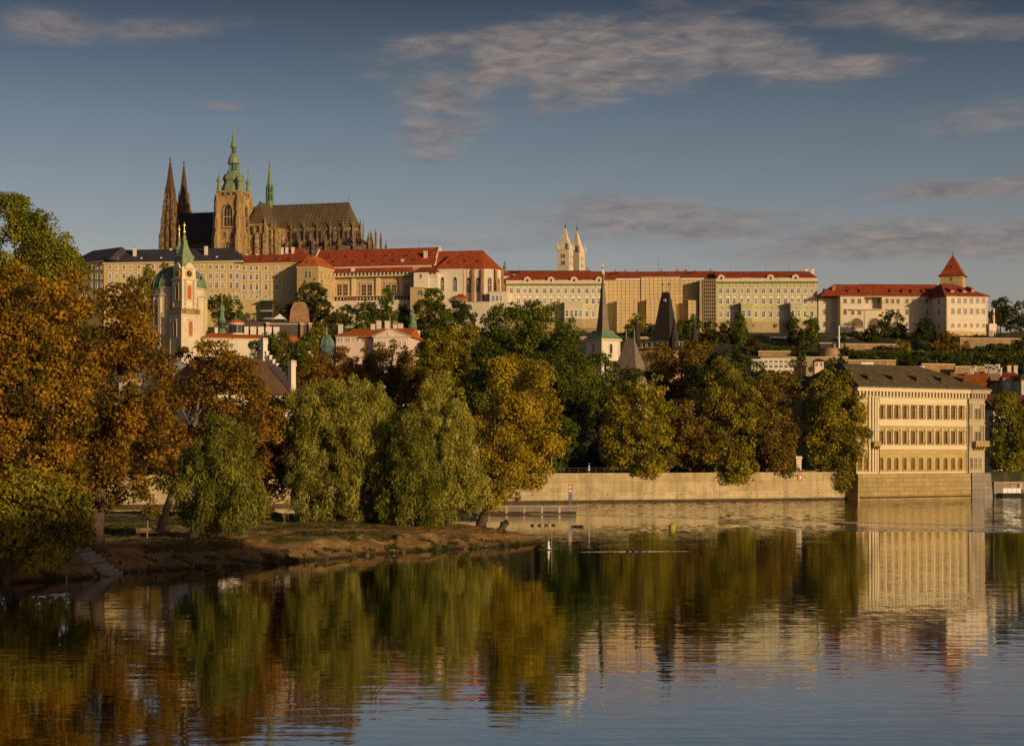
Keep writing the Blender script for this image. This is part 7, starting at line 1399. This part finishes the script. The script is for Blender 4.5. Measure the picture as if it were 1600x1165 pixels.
for k in range(620):
    x = r.uniform(-290, 340); D = r.uniform(740, 972); px = 800+x/D*F
    if D > 958 and 1160 < px < 1330: continue
    v, t, _ = leaves([((x, D, hill(x, D)+.6), (r.uniform(3, 6), r.uniform(2, 4), r.uniform(1.2, 2.6)))], .95, .8, .4, 2000+k, 1.4); V.append(v); T.append(t)
tag(leaf_object('hillside_shrubs', np.concatenate(V), np.concatenate(T), 'leaf_dark'), 'dark green scrub and ivy covering the castle hillside', 'shrubbery', None, 'stuff')
V = []; T = []
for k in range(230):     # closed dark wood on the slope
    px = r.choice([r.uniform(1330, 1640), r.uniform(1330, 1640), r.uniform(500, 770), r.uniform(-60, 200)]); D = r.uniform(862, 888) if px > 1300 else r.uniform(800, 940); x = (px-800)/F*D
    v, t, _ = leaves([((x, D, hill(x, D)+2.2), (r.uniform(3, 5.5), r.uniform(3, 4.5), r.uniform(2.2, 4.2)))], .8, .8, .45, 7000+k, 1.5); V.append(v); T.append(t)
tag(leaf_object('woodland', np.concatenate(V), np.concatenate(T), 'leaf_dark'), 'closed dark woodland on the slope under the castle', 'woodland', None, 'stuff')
V = []; T = []
for (a, c, py, D, hh) in ((1188, 1230, 546, 915, 5), (1322, 1420, 555, 900, 6), (1420, 1600, 556, 890, 7), (1325, 1335, 553, 889, 7), (1316, 1326, 551, 890, 9)):
    n = int((c-a)/4)+1
    for k in range(n): p = at(a+k*4, py, D); v, t, _ = leaves([((p.x, p.y, p.z), (1.6, 1.5, hh*.42))], .7, .8, .5, 3000+k+int(a), 1.0); V.append(v); T.append(t)
tag(leaf_object('hedge_growth', np.concatenate(V), np.concatenate(T), 'leaf_green'), 'green ivy and hedges trimmed along the garden terraces', 'hedge', None, 'stuff')
V = []; T = []
for k in range(170):      # roofs and gardens between river and hill are hidden by this planting
    x = r.uniform(-330, 330); D = r.uniform(560, 760)
    v, t, _ = leaves([((x, D, hill(x, D)+1.8), (r.uniform(3, 6), 3, r.uniform(1.8, 3.4)))], 1.0, .8, .4, 5000+k, 1.6); V.append(v); T.append(t)
tag(leaf_object('garden_shrubs', np.concatenate(V), np.concatenate(T), 'leaf_brown'), 'brown green garden shrubs at the foot of the castle hill', 'shrubbery', None, 'stuff')
# ------------------------------------------------------------------ small things on the bank and the water
def small():
    D = 140.5; x0 = at(118, 0, D).x; r = empty('stone_steps', (x0, D, 0), R(-12)); tag(r, 'worn stone steps leading down into the water at the left bank', 'steps')
    s = MB(); zt = island_z(x0, D+3)+.4
    for k in range(8): s.box(k*.38, k*.38+.46, -.9, 2.0+k*.05, -.6, max(zt-(k+1)*zt/8, .06)+.14, 0)
    s.build('flight', 'ashlar_grey', r); MB().box(-.4, 3.6, -1.25, -.91, -.6, .12, 0).build('kerb', 'ashlar_grey', r)
    D = 163; x = at(231, 0, D).x; r = empty('park_bench', (x, D, island_z(x, D)), R(8)); tag(r, 'long wooden park bench under the chestnut trees', 'bench')
    MB().box(-1.1, 1.1, -.25, -.02, .43, .48, 0).box(-1.1, 1.1, .02, .25, .431, .481, 0).build('seat', 'timber', r); MB().box(-1.1, 1.1, .27, .31, .55, .68, 0).box(-1.1, 1.1, .29, .33, .72, .85, 0).build('backrest', 'timber', r)
    for s in (-.85, .85): MB().box(s-.04, s+.04, -.22, -.16, -.1, .43, 0).box(s-.04, s+.04, .2, .26, -.1, .82, 0).box(s-.04, s+.04, -.16, .2, .38, .429, 0).build('leg', 'dark_metal', r)
    D = 196; x = at(783, 0, D).x; zz = island_z(x, D); m = MB(); m.tube([(0, 0, -.5), (.05, 0, .15), (.25, .1, .7), (.8, .15, 1.05)], [.75, .6, .5, .38], 10).tube([(-.3, 0, -.3), (-.75, -.2, .1), (-1.2, -.3, .05)], [.3, .2, .06], 6).tube([(.2, -.3, -.2), (.5, -.7, .1), (.8, -.9, -.1)], [.25, .16, .05], 6)
    tag(m.build('tree_stump', 'bark', None, (x, D, zz)), 'broken leaning tree stump at the tip of the island', 'stump')
    for (px, D, hh, l) in ((104, 129.5, 1.5, 'thin wooden post in the water by the stone steps'), (857, 184, 2.6, 'thin dark pole in the water off the island tip')):
        x = at(px, 0, D).x; o = MB().tube([(0, 0, -1), (0, 0, 0), (0, 0, hh)], [.06, .055, .045], 8).build('mooring_post', 'timber', None, (x, D, 0)); tag(o, l, 'post')
    D = 177; x = at(857, 0, D).x; r = empty('spar_buoy', (x, D, 0)); tag(r, 'small white spar buoy just off the island tip', 'buoy'); MB().lathe(0, 0, [(.1, -.3), (.24, -.1), (.24, .12), (.11, .3), (.09, .9), (.02, .95)], 10, 0).build('body', 'white_paint', r); MB().lathe(0, 0, [(.25, .0), (.255, .08), (.25, .1)], 10, 0).build('band', 'black_paint', r)
    D = 226; x = at(1050, 0, D).x; r = empty('barrel_buoy', (x, D, 0)); tag(r, 'yellow barrel buoy floating before the long river wall', 'buoy'); MB().lathe(0, 0, [(.3, -.3), (.42, -.2), (.44, .0), (.44, .55), (.38, .62), (.05, .64)], 16, 0, 0, False).build('body', 'buoy_yellow', r); MB().lathe(0, 0, [(.06, .64), (.12, .7), (.06, .78), (.02, .8)], 8, 0).build('lifting_eye', 'dark_metal', r)
    # ducks
    m = MB(); m.tube([(-.3, 0, .1), (-.2, 0, .1), (-.02, 0, .09), (.16, 0, .09), (.24, 0, .12), (.27, 0, .2), (.27, 0, .27), (.31, 0, .29), (.36, 0, .285)], [.02, .075, .115, .105, .06, .045, .05, .05, .015], 10, 0); proto = m.build('duck', 'feather')
    rr = random.Random(3); k = 0
    for (px, py, n, l, g) in ((990, 861, 3, 'dark duck in the trio leaving a pale wake at centre right', 'trio of ducks with a pale wake'), (902, 822.5, 5, 'dark duck in the tight row near the jetty end', 'row of ducks near the jetty'), (848, 820.5, 4, 'dark duck in the scattered string by the island tip', 'string of ducks by the island tip'), (905, 848, 1, 'single dark duck alone below the jetty sign', None)):
        for i in range(n):
            D = F*CH/(py-HZ); o = proto if k == 0 else proto.copy(); k += 1
            if o is not proto: S.collection.objects.link(o)
            sp = {3: 9.5, 5: 3.4, 4: 11, 1: 0}[n]; o.location = (at(px+(i-(n-1)/2)*sp, 0, D).x, D+rr.uniform(-.8, .8), 0); o.rotation_euler = (0, 0, rr.uniform(-.5, .5)+(math.pi if rr.random() < .5 else 0)); tag(o, l, 'duck', g)
    # driftwood and stones on the bank
    for (px, dn, ln, a, l) in ((385, 2.2, 1.7, .1, 'pale bleached plank lying on the dark bank'), (345, .6, .8, -.3, 'short pale driftwood log at the waterline'), (585, 3.0, .9, .4, 'short branch lying on the bare bank under the willow')):
        f0 = 150; x = at(px, 0, f0).x; y = interp(FRONT, x)+dn; o = MB().tube([(-ln/2, 0, 0), (0, .04, .05), (ln/2, 0, .02)], [.06, .08, .05], 6).build('driftwood', 'bark_pale', None, (x, y, island_z(x, y)+.05), a); tag(o, l, 'driftwood')
    q = random.Random(12); V = MB(); pr = None
    for k in range(90):
        x = q.uniform(-36, 1); y = interp(FRONT, x)+q.uniform(.1, 2.5)+.5*math.sin(x*1.7); s = q.uniform(.07, .26)
        if pr is None: pr = MB().lathe(0, 0, [(.5, -.5), (.9, -.1), (1, .25), (.6, .65), (.1, .75)], 7, 0).build('shore_stone', 'rock'); o = pr
        else: o = pr.copy(); S.collection.objects.link(o)
        o.location = (x, y, island_z(x, y)+.02); o.scale = (s*q.uniform(.8, 1.8), s, s*q.uniform(.6, 1)); o.rotation_euler = (0, 0, q.uniform(0, 6)); tag(o, 'small loose stone lying on the bare island shore', 'stone', 'stones along the island shore')
small()
print("LEAVES",NL[0])
